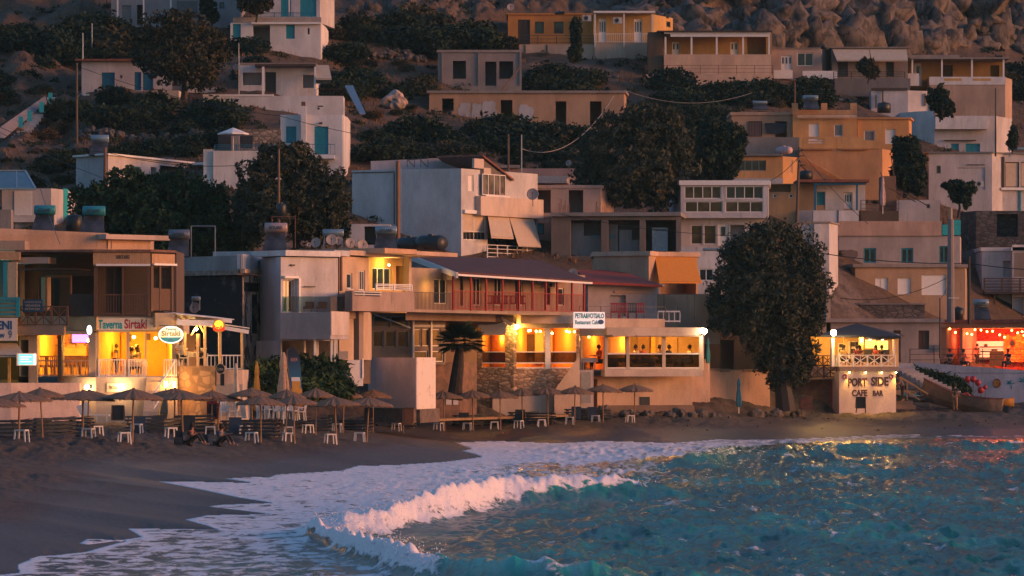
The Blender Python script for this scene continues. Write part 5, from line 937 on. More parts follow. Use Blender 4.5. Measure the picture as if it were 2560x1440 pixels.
# ======== long red-roofed building ========
b = Bld('red_roof_pension', 'long building with dark red roof and red-railed balcony, between yellow house and beige block', 'guest house', [(1014, 236), (1160, 243), (1345, 252), (1463, 258)], 668, 800, pl(.40, .29, .24, .4), 9, dref=236)
for q in ((1078, 1110, 690, 760, 0), (1150 - 60, 1095, 700, 760, 0)): pass
b.win(1085, 1118, 697, 760, 2, WHITE, i=0); 
for x in (1183, 1236, 1288): b.win(x, x + 20, 695, 764, 2, WHITE, i=1)
b.win(1150, 1158, 690, 764, 1, DK, DK, i=0); b.win(1362, 1376, 698, 762, 1, DK, i=2); b.win(1395, 1410, 720, 764, 1, WHITE, i=2); b.done()
RR = two((.045, .018, .016), (.12, .035, .028), 1.5, .3, .7, 1, .8); mb = MB(); mb.extr([PT(1030, 641, 249), PT(1143, 684, 236.5), PT(1480, 706, 252.5), PT(1350, 655, 264)], (0, 0, .12)); mb.build('roof', RR, b.root); mb = MB(); mb.extr([PT(1030, 645, 248.6), PT(1143, 688, 236.6), PT(1143, 700, 236.6), PT(1016, 700, 248.6)], (0, .15, 0)); mb.build('gable_infill', pl(.25, .18, .15), b.root)
mb = MB(); mb.bar(PT(1030, 645, 248.6), PT(1143, 688, 236.4), .12, .35); mb.build('gable_board', WHITE, b.root); mb = MB(); mb.bar(PT(1143, 687, 236.4), PT(1480, 708, 252.4), .1, .12); mb.build('gutter', WHITE, b.root)
g = Face((1035, 232.5), (1462, 252)); fpart(b.root, g, 'balcony_slab', pl(.42, .30, .22), (1035, 1463, 778, 785, -4.6, .05))
REDP = paint((.32, .02, .015), .5); rail(g, b.root, 1037, 1130, 731, 777, IRON, 'bars', 0, .16, t=.03); rail(g, b.root, 1130, 1462, 731, 777, REDP, 'bars', 0, .17, t=.032); fpart(b.root, g, 'red_post', REDP, *[(x - 1.2, x + 1.2, 690 + (x - 1133) * .05, 777, -.05, .05) for x in (1133, 1177, 1215, 1256, 1297, 1331, 1364, 1393, 1430, 1460)])
fpart(b.root, g, 'lit_door', emit((1, .35, .04), .12), (1133, 1150, 734, 765, -3.3, -3.2)); lamp(b.root, g.p(1145, 715, -1.6), 10)
for k, x in enumerate((1225, 1243, 1262, 1283, 1305)): patio_chair(g.front(-1.3), x, 777, RC, 'red patio chair on the red-railed balcony, number %s from the left' % ('one', 'two', 'three', 'four', 'five')[k], 'red chairs on the balcony')
# ======== second red roof, terrace with red chairs ========
b = Bld('small_red_roof_house', 'white house with brick-red hipped roof, right of the long red-railed balcony', 'house', [(1470, 260), (1642, 262), (1650, 266)], 712, 830, pl(.52, .42, .40, .4), 7); b.dark(1525, 1565, 738, 790, deep=.3); b.done()
mb = MB(); mb.extr([PT(1440, 680, 268), PT(1475, 710, 259), PT(1656, 718, 261), PT(1545, 679, 271)], (0, 0, .14)); mb.build('roof', two((.24, .03, .02), (.38, .06, .04), 2, .3, .7), b.root); fpart(b.root, b.F[0], 'scalloped_trim', paint((.5, .3, .22)), (1535, 1625, 727, 733, .01, .08))
mb = MB(); mb.tube([PT(1440, 682, 262), PT(1440, 705, 262)], .03); b.slab(.1, .3, WHITE)
g = Face((1452, 252.6), (1698, 257)); t = Bld('roof_terrace', 'cafe roof terrace with thin rail, red chairs and white balusters, above the restaurant', 'terrace', [(1512, 253.5), (1662, 256.2)], 796, 822, pl(.56, .42, .32), 5).done(); rail(t.F[0], t.root, 1452, 1668, 766, 795, IRON, 'hbars', -.2, 1, t=.02, posts=4); rail(Face((1660, 258), (1720, 258)), t.root, 1645, 1700, 777, 806, WHITE, 'bars', 0, .3, t=.07)
for k, x in enumerate((1537, 1559, 1581, 1601)): patio_chair(t.F[0].front(-.9), x, 800, RED if k != 2 else IRON, ('leftmost red chair', 'second red chair', 'grey folded chair', 'rightmost red chair')[k] + ' on the roof terrace rail above the restaurant', 'chairs on the roof terrace', 1.15)
b = Bld('awning_block', 'peach flat-roofed block with one large steep orange awning', 'house', [(1485, 270), (1622, 268), (1642, 270), (1745, 271.5)], 639, 830, pl(.52, .33, .22, .4), 8)
b.dark(1650, 1740, 655, 735, i=2, deep=1.6); b.done(); b.slab(.32, .15, pl(.62, .42, .3)); awning(b.F[2], b.root, 1637, 1735, 641, 704, 2.0, paint((.62, .24, .03), .8, var=.1), px0b=1648, px1b=1754, val=.12)
b = Bld('beige_garden_house', 'beige wall and thin metal pergola frame below the orange awning', 'house', [(1640, 262), (1800, 262)], 735, 860, pl(.40, .28, .2, .6), 4).done(); g = Face((1630, 259), (1740, 259)); fmesh(b.root, g, 'pergola_frame', IRON, (1655, 1740, 735, 737, 0, .05), (1659, 1661, 737, 800, 0, .05), (1735, 1737, 737, 800, 0, .05), (1693, 1695, 765, 800, 0, .05))
# ======== seaside restaurant ========
b = Bld('glazed_restaurant', 'long lit seaside restaurant with glazed terrace, stone base and small white gable', 'restaurant', [(1188, 249.5), (1284, 249), (1448, 250.5)], 808, 1045, rubble((.48, .32, .22), (.20, .13, .09), 2.6), 8)
b.hole(0, 1205, 1263, 838, 919, -.25); b.hole(1, 1291, 1362, 820, 921, -.25); b.hole(1, 1377, 1441, 820, 921, -.25); room(b, 0, 1192, 1280, 815, 922, OROOM); room(b, 1, 1287, 1446, 812, 923, OROOM); b.done()
fr_ = b.F[1].front(-4.7); fpart(b.root, fr_, 'interior_door', paint((.72, .5, .3)), (1336, 1358, 830, 905, .06, .12), (1386, 1410, 832, 905, .06, .12)); fpart(b.root, fr_, 'picture', DBROWN, (1306, 1334, 836, 885, .06, .1), (1413, 1438, 830, 885, .06, .1)); fpart(b.root, fr_, 'curtain', paint((.8, .36, .08), .9), (1291, 1300, 825, 890, .3, .4), (1364, 1376, 825, 890, .3, .4))
fpart(b.root, b.F[0].front(-4.7), 'red_curtain', paint((.32, .03, .02), .9), (1232, 1242, 830, 880, .1, .2), (1208, 1216, 830, 880, .1, .2), (1252, 1261, 830, 880, .1, .2))
for ff, a, c in ((b.F[0], 1205, 1263), (b.F[1], 1291, 1362), (b.F[1], 1377, 1441)):
    fpart(b.root, ff, 'window_rail', WHITE, (a, c, 878.5, 881, -.12, -.02), (a, c, 906, 909, -.12, -.02), (a, c, 918, 921, -.12, -.02)); fpart(b.root, ff, 'glass_panel', clearglass((.30, .31, .32), .03), (a, c, 881, 906, -.08, -.05))
fpart(b.root, b.F[1], 'post', WHITE, (1363, 1376, 812, 922, -.1, .02)); fpart(b.root, b.F[1], 'soffit', pl(.6, .5, .38), (1288, 1446, 810, 820, .003, .3))
for x, y, ff, pw in ((1233, 845, b.F[0], 45), (1310, 840, b.F[1], 60), (1350, 840, b.F[1], 40), (1408, 840, b.F[1], 70)): lamp(b.root, ff.p(x, y, -2.2), pw * 1.1, (1, .38, .04))
sb = empty('festoon_lights', b.F[1].p(1360, 828, -.4), 'row of warm festoon bulbs under the restaurant ceiling', 'string lights')
for x, y in ((1296, 834), (1328, 827), (1332, 826), (1347, 828), (1357, 828), (1374, 830), (1387, 833), (1423, 828), (1430, 830), (1443, 829), (1447, 831)): bulb(sb, b.F[1].p(x, y, -.5), .075, BULB2)
L = b.F[1].p(1287, 818, .35); g = empty('corner_floodlight', L, 'bright lamp on the stone corner beside the little white gable', 'lamp'); bulb(g, L, .13, emit((1, .8, .45), 14)); lamp(g, L - Vector((0, .25, .1)), 40)
gp = Face((1196, 247.6), (1284, 247.2)); mb = MB(); mb.extr([gp.p(1202, 814, 0), gp.p(1204, 837, 0), gp.p(1262, 837, 0), gp.p(1268, 812, 0), gp.p(1240, 789, 0)], (0, .15, 0)); mb.build('gable', WHITE, b.root)
mb = MB(); mb.bar(gp.p(1197, 818, .12), gp.p(1240, 785, .12), .1, .2); mb.bar(gp.p(1240, 785, .12), gp.p(1280, 813, .12), .1, .2); mb.extr([gp.p(1197, 818, .1), gp.p(1240, 785, .1), gp.p(1240, 785, -3), gp.p(1197, 818, -3)], (0, 0, .05)); mb.extr([gp.p(1240, 785, .1), gp.p(1280, 813, .1), gp.p(1280, 813, -3), gp.p(1240, 785, -3)], (0, 0, .05)); mb.bar(gp.p(1204, 822, .1), gp.p(1266, 820, .1), .06, .1); mb.build('gable_roof', WHITE, b.root)
rs = Face((1284, 248), (1512, 250.3)); fpart(b.root, rs, 'terrace_roof', pl(.62, .48, .38, .3), (1302, 1436, 788, 809, -5, 0)); mb = MB(); mb.extr([rs.p(1135, 772, 0), rs.p(1310, 782, 0), rs.p(1310, 786, 0), rs.p(1135, 777, 0)], (0, .1, 0)); mb.build('tube_gutter', METAL, b.root)
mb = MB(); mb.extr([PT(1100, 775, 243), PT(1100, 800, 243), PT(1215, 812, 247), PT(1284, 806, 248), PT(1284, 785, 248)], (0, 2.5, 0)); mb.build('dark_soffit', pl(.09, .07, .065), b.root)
fpart(b.root, b.F[1], 'white_base', pl(.62, .48, .38, .4), (1225, 1420, 985, 1045, .003, .5))
# right wing
R_ = Bld('restaurant_wing', None, None, [(1450, 251.2), (1512, 250.6), (1757, 252.8), (1760, 258)], 818, 926, pl(.62, .50, .38, .2), 7); R_.root.parent = b.root; R_.root.location -= b.root.location
R_.hole(0, 1453, 1509, 840, 924, -.25); R_.hole(1, 1519, 1566, 842, 921, -.25); R_.hole(1, 1574, 1656, 842, 921, -.25); R_.hole(1, 1664, 1748, 842, 921, -.25); room(R_, 0, 1452, 1511, 830, 925, OROOM); room(R_, 1, 1513, 1755, 830, 925, pl(.5, .32, .16), d1=5.5).parent = b.root; R_.done(); f = R_.F[1]
for a, c in ((1519, 1566), (1574, 1656), (1664, 1748)):
    fpart(b.root, f, 'window_rail', WHITE, (a, c, 882.5, 886, -.1, -.02), (a, c, 918.5, 922, -.1, -.02)); fpart(b.root, f, 'glass_panel', clearglass((.26, .27, .29), .03), (a, c, 886, 918, -.08, -.05))
bk = f.front(-5.4); fpart(b.root, bk, 'interior_door', pl(.3, .2, .14), (1592, 1622, 842, 915, .05, .1), (1692, 1745, 845, 905, .05, .1)); fpart(b.root, bk, 'curtain', paint((.85, .45, .12), .9), (1531, 1541, 842, 875, .06, .16), (1566, 1573, 842, 905, .06, .16), (1626, 1636, 842, 905, .06, .16))
for x, pw in ((1480, 60), (1545, 50), (1615, 60), (1700, 60)): lamp(b.root, f.p(x, 850, -2.6), pw * 1.1, (1, .40, .05))
fpart(b.root, f.front(-2.4), 'ceiling_lamp', emit((1, .6, .12), 1.6), (1452, 1472, 839, 845, 0, .3)); mb = MB()
fpart(b.root, f, 'fascia', pl(.66, .52, .40, .2), (1512, 1755, 819, 838, .003, .35)); fpart(b.root, f, 'awning_roll', CANV, (1525, 1583, 838, 841, .36, .5), (1586, 1740, 838, 841, .36, .5)); fpart(b.root, f, 'floor_edge', pl(.66, .52, .42, .2), (1509, 1754, 925, 941, -.5, .25))
u = sub(b, 'sea_base', [(1483, 252.2), (1600, 253.2), (1731, 254.4)], 941, 1016, pl(.66, .46, .33, .2), 6).done(); fpart(b.root, Face((1480, 251.8), (1735, 254)), 'footing', pl(.24, .16, .12, .6), (1478, 1736, 1013, 1060, -1, 0)); fpart(b.root, u.F[1], 'hatch', BLACK, (1600, 1624, 992, 1014, .003, .05))
L = f.p(1756, 828, .4); g = empty('fascia_floodlight', L, 'white floodlight at the right end of the restaurant fascia', 'lamp'); bulb(g, L, .16, emit((1, .85, .6), 16)); lamp(g, L + Vector((.3, -.3, -.2)), 28, (1, .75, .45)); fpart(g, f, 'bracket', IRON, (1749, 1757, 834, 838, .36, .5))
mb = MB(); fs = Face((1385, 248.4), (1452, 249.2)); mb.extr([fs.p(1386, 976, 0), fs.p(1449, 889, 0), fs.p(1450, 1040, 0), fs.p(1386, 1040, 0)], (0, .35, 0)); mb.build('stair_wall', pl(.62, .46, .34, .3), b.root); fpart(b.root, Face((1448, 250), (1485, 250.5)), 'recess_door', pl(.42, .36, .36), (1449, 1484, 925, 1020, -.3, 0)); fpart(b.root, Face((1448, 249.5), (1485, 250)), 'inner_door', GREYD, (1452, 1476, 930, 1008, .01, .04))
sg = thing('restaurant_sign', Face((1430, 248.6), (1520, 249.6)), 1474, 822, 'white backlit board with turquoise restaurant lettering on the roof edge', 'sign'); g = Face((1430, 248.6), (1520, 249.6)); fpart(sg, g, 'board', emit((.85, .80, .80), .10), (1436, 1512, 780, 821, -.2, 0)); TL = paint((.0, .20, .26), .5); textobj('PETRA&VOTSALO', g, sg, 1438, 1510, 783, 796, TL, .012, bold=.03); textobj('Restaurant Cafe', g, sg, 1438, 1496, 800, 811, TL, .012, bold=.02); disc(g, 1502, 805, 7.5, 6, .002, .012).build('fish_emblem', paint((.01, .09, .25)), sg)
# K block, conservatory
b = Bld('sea_block', 'whitewashed sea wall block with one peach-lit end, left of the palm', 'wall', [(920, 230), (1040, 227.5), (1088, 231.5)], 894, 1055, pl(.72, .64, .68, .35), 5).done(); fpart(b.root, b.F[1], 'lit_render', two((.70, .60, .52), (.40, .22, .16), 1.8, .55, .75), (1041, 1088, 893.5, 1045, .003, .03))  # lilac shade and peach light put into the plaster of the two faces
fpart(b.root, b.F[0], 'footing', two((.10, .07, .055), (.18, .13, .1), 2, .4, .6), (918, 1041, 1020, 1056, .003, .25)); fpart(b.root, b.F[1], 'footing', two((.10, .07, .055), (.18, .13, .1), 2, .4, .6), (1040, 1089, 1022, 1056, .04, .25))
b = Bld('conservatory', 'shabby grey glass conservatory with sloping bar, between concrete column and palm', 'conservatory', [(928, 240), (1030, 241), (1112, 243)], 784, 912, pl(.26, .21, .18, .5), 6)
for x in (933, 964, 994): b.win(x, x + 26, 827, 868, 1, CONC)
b.win(935, 975, 790, 818, 1, CONC); b.win(977, 1020, 790, 818, 1, CONC)
for x in (1034, 1056, 1081): b.win(x, x + 20, 822, 866, 1, WHITE, glassmat((.12, .09, .07)), i=1)
b.win(1036, 1070, 877, 905, 1, WHITE, i=1); b.win(1080, 1110, 877, 905, 1, WHITE, glassmat((.12, .09, .07)), i=1); b.done(); b.band(1, 1030, 1110, 812, 818, .1, WHT, 'transom'); b.band(1, 1029, 1033, 790, 905, .12, WHITE, 'post'); b.band(1, 1074, 1078, 790, 905, .12, WHITE, 'post'); mb = MB(); mb.bar(b.F[0].p(932, 785, .2), b.F[0].p(1024, 820, .2), .08); mb.build('awning_arm', METAL, b.root)
b.slab(.12, .3, CONC); mb = MB(); mb.extr([b.F[1].p(1018, 781, .6), b.F[1].p(1110, 790, .6), b.F[1].p(1110, 790, -3), b.F[1].p(1018, 781, -3)], (0, 0, .08)); mb.build('canopy', CANV, b.root)
b = Bld('old_stone_wall', 'brown weathered wall between white sea block and palm trunk', 'wall', [(1088, 243), (1150, 244), (1192, 246)], 906, 1045, two((.26, .14, .09), (.12, .08, .06), 1.5, .4, .6), 3).done(); fpart(b.root, b.F[0], 'tin_panel', WHT2, (1114, 1128, 998, 1012, .01, .05), (1132, 1145, 998, 1012, .01, .05))
# G/H lower yard walls
b = Bld('yard_parapet', 'low white yard parapet with sliding grey gate, right of the green bank', 'wall', [(868, 215.5), (907, 216)], 900, 965, WHT2, 1).done(); mb = MB(); mb.extr([PT(784, 897, 214.5), PT(870, 938, 213.5), PT(870, 960, 213.5), PT(784, 960, 214.5)], (0, .3, 0)); mb.build('ramp_wall', WHT2, b.root); b.band(0, 845, 868, 878, 898, .1, CONC, 'step'); b.band(0, 904, 907, 896, 945, .1, WHITE, 'post')

b = Bld('inner_wall', 'brown shaded restaurant wall with lit slits behind the palm crown', 'wall', [(1110, 246), (1192, 249)], 800, 960, pl(.20, .13, .09, .6), 4); b.hole(0, 1128, 1136, 845, 880, .3); b.hole(0, 1158, 1164, 845, 880, .3); b.done(); fmesh(b.root, b.F[0], 'lit_slit', emit((1, .4, .06), .12), (1128.5, 1135.5, 846, 879, -.28, -.25), (1158.5, 1163.5, 846, 879, -.28, -.25))
# ======== cafe bar on the quay ========
b = Bld('cafe_bar', 'white cafe bar block with dark lettering on its wall and a lit pavilion on top', 'cafe', [(2080, 266.5), (2098, 264.6), (2240, 266)], 929, 1045, pl(.66, .54, .50, .2), 5).done(); f = b.F[1]
fpart(b.root, f, 'deck_edge', pl(.30, .22, .2), (2097, 2241, 917, 928.5, -.1, .15)); fpart(b.root, b.F[0], 'side_edge', RED, (2079, 2081, 945, 1040, .003, .05))
INK = paint((.035, .006, .012), .6)
def lett(t, x0, x1, y0, y1): return textobj(t, f, b.root, x0, x1, y0, y1, INK, .012, bold=.035)
lett('PORT', 2120, 2167, 945, 966); lett('SIDE', 2178, 2221, 942, 965); lett('CAFE', 2130, 2168, 974, 991); lett('BAR', 2182, 2208, 976, 990)
def ring(f, cx, cy, r, t, nm, m, parent, off=.03):
    mb = MB(); c = f.p(cx, cy, off); d = Vector((f.d.x, f.d.y, 0)); pts = [c + d * (r * math.cos(a)) + Vector((0, 0, r * 1.15 * math.sin(a))) for a in [2 * math.pi * k / 16 for k in range(17)]]; mb.tube(pts, t, 6); return mb.build(nm, m, parent)
ring(f, 2112, 941.5, .12, .035, 'painted_ring', RED, b.root); ring(f, 2228, 941, .12, .035, 'painted_ring', RED, b.root)
for i, x in enumerate((2120, 2161, 2201, 2237)):
    L = f.p(x, 931, .22); g = empty('wall_spotlight', L, '%s of the four small spotlights over the cafe lettering' % ('first from left', 'second from left', 'third from left', 'rightmost')[i], 'spotlight', 'spotlights over the cafe lettering'); bulb(g, L, .045, emit((1, .7, .2), 12)); fpart(g, f, 'arm', IRON, (x - .7, x + .7, 926, 930, .1, .25))
    l = bpy.data.lights.new('lamp_light', 'SPOT'); l.energy = 55; l.color = (1, .5, .08); l.spot_size = R(85); l.spot_blend = .8; l.shadow_soft_size = .04; o = bpy.data.objects.new('lamp_light', l); COL.objects.link(o); o.parent = g; o.location = (0, .02, -.06); o.rotation_euler = (R(-10), 0, 0)
rl = f.front(.05); rail(rl, b.root, 2098, 2238, 887, 917, WHITE, 'cross', 0, 1.05, t=.045); rail(Face((2080, 266.3), (2098, 264.5)), b.root, 2081, 2097, 887, 917, WHITE, 'cross', 0, .6, t=.045)
fpart(b.root, f, 'pavilion_post', WHITE, (2078, 2085, 845, 916, -.2, .1), (2234, 2238, 845, 890, -.2, 0)); fpart(b.root, f.front(-4.5), 'pavilion_back_wall', pl(.62, .42, .22), (2040, 2245, 835, 917, 0, .1)); fpart(b.root, f.front(-4.3), 'white_shelf', WHITE, (2094, 2110, 858, 905, 0, .1), (2117, 2124, 853, 905, 0, .1), (2128, 2142, 853, 905, 0, .1)); fpart(b.root, f.front(-4.25), 'dark_shelf', DK, (2095, 2108, 860, 868, .2, .25), (2095, 2108, 873, 881, .2, .25), (2124, 2134, 855, 866, .2, .25), (2136, 2146, 855, 866, .2, .25), (2124, 2134, 872, 884, .2, .25))
fpart(b.root, f.front(-1.5), 'curtain', paint((.75, .50, .18), .9), (2108, 2118, 843, 895, 0, .15), (2146, 2156, 843, 892, 0, .15)); fpart(b.root, f.front(-2), 'lit_menu', emit((1, .62, .12), .55), (2163, 2188, 850, 870, 0, .05), (2191, 2219, 852, 874, 0, .05)); fmesh(b.root, f.front(-1.9), 'menu_lines', paint((.3, .18, .04)), *[(2193, 2217, y, y + 1, 0, .02) for y in (856, 860, 864, 868)], *[(2165, 2186, y, y + 1, 0, .02) for y in (855, 860, 865)])
fpart(b.root, f.front(-1.7), 'bar_counter', DK, (2163, 2222, 874, 905, -.5, .1))
mb = MB(); z = Z(838, 264); C_ = PT(2142, 808, 268.5); cs = [PT(2040, 838, 265.5), PT(2252, 841, 264.0), PT(2262, 838, 272), PT(2050, 838, 273)]
for i in range(4): a, c = cs[i], cs[(i + 1) % 4]; mb.add([a, c, C_, a - Vector((0, 0, .12)), c - Vector((0, 0, .12)), C_ - Vector((0, 0, .12))], [(0, 1, 2), (5, 4, 3), (0, 3, 4, 1)])
mb.build('roof', paint((.035, .035, .045), .8), b.root); awning(f, b.root, 2166, 2248, 836, 846, .9, CANV, val=.08)
for x, y, o_, p_ in ((2100, 852, -2.5, 55), (2175, 850, -1.2, 55), (2140, 850, -2.5, 45)): lamp(b.root, f.p(x, y, o_), p_ * .8, (1, .45, .08))
for x in (2175, 2206): bulb(b.root, f.front(-1.4).p(x, 848), .07, emit((1, .7, .25), 10))
L = f.p(2081, 832, .2); g = empty('corner_lamp', L, 'brightest warm lamp on the corner post of the cafe pavilion', 'lamp'); bulb(g, L, .2, emit((1, .78, .42), 22)); lamp(g, L - Vector((0, .4, .2)), 50, (1, .55, .16)); fpart(g, f, 'bracket', IRON, (2079.5, 2082.5, 838, 846, .1, .2))
# brown deck to the left, stone base
b = Bld('timber_deck_base', 'rough brown rendered base under the brown timber deck, left of the cafe lettering', 'wall', [(1975, 268), (2082, 266.5)], 949, 1045, two((.22, .13, .09), (.10, .065, .05), 1.4, .4, .65), 5).done(); f = b.F[0].front(.4)
fpart(b.root, f, 'deck', pl(.42, .28, .2), (1990, 2094, 945, 949, -2, .1)); rail(f, b.root, 1995, 2093, 913, 945, BROWN, 'cross', 0, .95, t=.06); rail(f.front(-1.8), b.root, 2035, 2080, 888, 915, BROWN, 'cross', 0, .9, t=.05); fpart(b.root, f.front(-4), 'yellow_screen', pl(.62, .38, .1), (2024, 2040, 842, 900, 0, .1), (2041, 2079, 850, 900, -.5, -.4)); lamp(b.root, f.front(-2.2).p(2035, 855), 40)
st = empty('festoon_lights', PT(1995, 846, 266), 'three tiny warm bulbs strung beneath the big dark tree', 'string lights')
for x, y in ((1961, 845), (1980, 847), (2006, 847), (1973, 861)): bulb(st, PT(x, y, 264.5), .05, BULB2)
b = Bld('stained_quay_wall', 'long stained beige quay wall with crumbling top, left of the big tree trunk', 'wall', [(1773, 261), (1925, 264)], 926, 1045, plaster((.46, .30, .22), .9, stain=(.12, .08, .06)), 5).done(); fmesh(b.root, b.F[0], 'broken_top', pl(.2, .14, .11), (1773, 1800, 921, 925.5, -.5, .08), (1800, 1825, 922, 930, -.3, .05), (1858, 1925, 923, 929, -.4, .06), (1825, 1858, 923.5, 925.8, -.4, .03))
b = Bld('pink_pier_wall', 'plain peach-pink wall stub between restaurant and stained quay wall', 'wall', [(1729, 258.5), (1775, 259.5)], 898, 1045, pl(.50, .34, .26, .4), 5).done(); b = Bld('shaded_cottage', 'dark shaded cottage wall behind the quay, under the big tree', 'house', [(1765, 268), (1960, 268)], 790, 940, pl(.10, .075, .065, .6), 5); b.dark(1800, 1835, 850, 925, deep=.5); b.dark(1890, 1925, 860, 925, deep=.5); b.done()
# ======== red-lit bar and painted wall ========
f = Face((2285, 281.5), (2640, 279)); b = Bld('painted_wall', 'long whitewashed retaining wall with painted sun and turquoise palms, below the red bar', 'wall', [(2285, 281.5), (2640, 279)], 905, 1020, pl(.72, .62, .66, .5), 1)
b.zt = Z(932, 279); b.done(); mb = MB(); mb.extr([f.p(2285, 905, 0), f.p(2285, 934, 0), f.p(2640, 934, 0), f.p(2640, 932, 0)], (0, .6, 0)); mb.build('wall_top', pl(.72, .62, .66, .5), b.root); mb = MB(); mb.prism([PT(2285, 0, 282).xy, PT(2640, 0, 279.5).xy, PT(2640, 0, 300).xy, PT(2285, 0, 300).xy], 3.9, 4.1); mb.build('terrace_floor', CONC, b.root)
disc(f, 2492, 958, 9, 10, .003, .02).build('painted_sun', paint((.62, .22, .03)), b.root); ring(f, 2492, 958, .27, .03, 'sun_rim', paint((.2, .02, .02)), b.root)
def palm_mark(x, y, s):
    mb = MB()
    for dx, dy in ((-10, -9), (-12, -2), (10, -10), (12, -3), (0, -12), (2, 14)): mb.extr([f.p(x, y, .02), f.p(x + dx * s * .5 + 1.5, y + dy * s * .6 - 1.5, .02), f.p(x + dx * s, y + dy * s, .02), f.p(x + dx * s * .5 - 1.5, y + dy * s * .6 + 2, .02)], (0, .01, 0))
    mb.build('painted_palm', paint((.01, .22, .26)), b.root)
palm_mark(2527, 960, 1.0); palm_mark(2560, 955, 1.3)
rail(f.front(-.3), b.root, 2275, 2640, 872, 908, IRON, 'hbars', 0, 2, t=.03, posts=6)
b = Bld('red_bar', 'open bar with red-lit brick walls, festoon bulbs and glowing kitchen hatch at right edge', 'bar', [(2352, 290), (2640, 287)], 818, 935, pl(.40, .30, .24), 8)
b.hole(0, 2366, 2400, 820, 932, 4); b.hole(0, 2406, 2630, 820, 932, 5); b.done(); f = b.F[0]; bk = f.front(-4.9)
REDB = rubble((.45, .06, .03), (.2, .02, .015), 3, .5, 2.2); fpart(b.root, bk, 'brick_wall', REDB, (2410, 2640, 815, 935, 0, .1)); fpart(b.root, f.front(-3.9), 'brick_wall', REDB, (2366, 2402, 815, 935, 0, .1)); fpart(b.root, bk, 'kitchen_hatch', emit((.72, .55, .32), .17), (2432, 2511, 853, 897, .12, .16)); fmesh(b.root, bk, 'hatch_shelves', paint((.08, .07, .06)), (2450, 2512, 866, 869, .17, .25), (2452, 2508, 877, 880, .17, .25), (2462, 2470, 860, 866, .17, .25), (2480, 2495, 872, 877, .17, .25), (2432, 2512, 893, 900, .17, .5))
fpart(b.root, bk, 'oven_front', rubble((.85, .25, .04), (.4, .08, .02), 3, .4, 2), (2512, 2640, 836, 905, .12, .5)); mb = MB(); g = bk.front(.55); mb.extr([g.p(2522, 840, 0), g.p(2541, 840, 0), g.p(2532, 827, 0)], (0, .04, 0)); mb.build('triangle_sign', paint((.3, .01, .01)), b.root); disc(g, 2531, 858, 6, 10, 0, .03).build('oval_mirror', paint((.03, .035, .05), .2), b.root); ring(g, 2531, 858, .2, .03, 'mirror_frame', paint((.15, .03, .02)), b.root)
fpart(b.root, f.front(-1), 'wooden_cabinet', paint((.55, .25, .08)), (2474, 2510, 878, 915, -.4, 0))
mb = MB(); f.box(mb, 2345, 2640, 799, 808, -8, 1.0); mb.build('tiled_roof', TILE, b.root); fpart(b.root, f, 'roof_beam', pl(.46, .33, .24), (2368, 2640, 808.5, 818, -.1, .5))
for x, y, pw, c in ((2440, 850, 60, (1, .06, .02)), (2500, 840, 70, (1, .16, .04)), (2545, 850, 90, (1, .22, .04)), (2385, 850, 25, (1, .12, .04)), (2470, 880, 18, (1, .7, .4))): lamp(b.root, f.p(x, y, -2.6), pw, c)
fs = empty('festoon_lights', f.p(2450, 825), 'string of orange bulbs drooping across the red bar', 'string lights')
for x, y in ((2370, 822), (2384, 831), (2403, 832), (2413, 834), (2425, 836), (2433, 824), (2448, 825), (2463, 829), (2477, 828), (2495, 837), (2507, 843), (2525, 826), (2540, 832), (2551, 829), (2556, 838)): bulb(fs, f.p(x, y, -.6), .075, emit((1, .32, .06), 7))
# white stairs beside the cafe, green bank
st = empty('quay_stairs', PT(2330, 1005, 276), 'white steps climbing left beside a green bank, right of the cafe', 'stairs'); mb = MB()
for k in range(13):
    x0 = 2243 + 11.5 * k; y0 = 921 + 5.6 * k; d = 277.6 - .42 * k; mb.hexa([PT(x0, 1020, d), PT(x0 + 44, 1020, d), PT(x0 + 44, 1020, d + 2), PT(x0, 1020, d + 2), PT(x0, y0, d), PT(x0 + 44, y0, d), PT(x0 + 44, y0, d + 2), PT(x0, y0, d + 2)])
mb.build('steps', pl(.56, .48, .47, .4), st); fpart(st, Face((2240, 280), (2290, 280)), 'stair_cheek', WHT2, (2243, 2285, 908, 935, 0, .4))
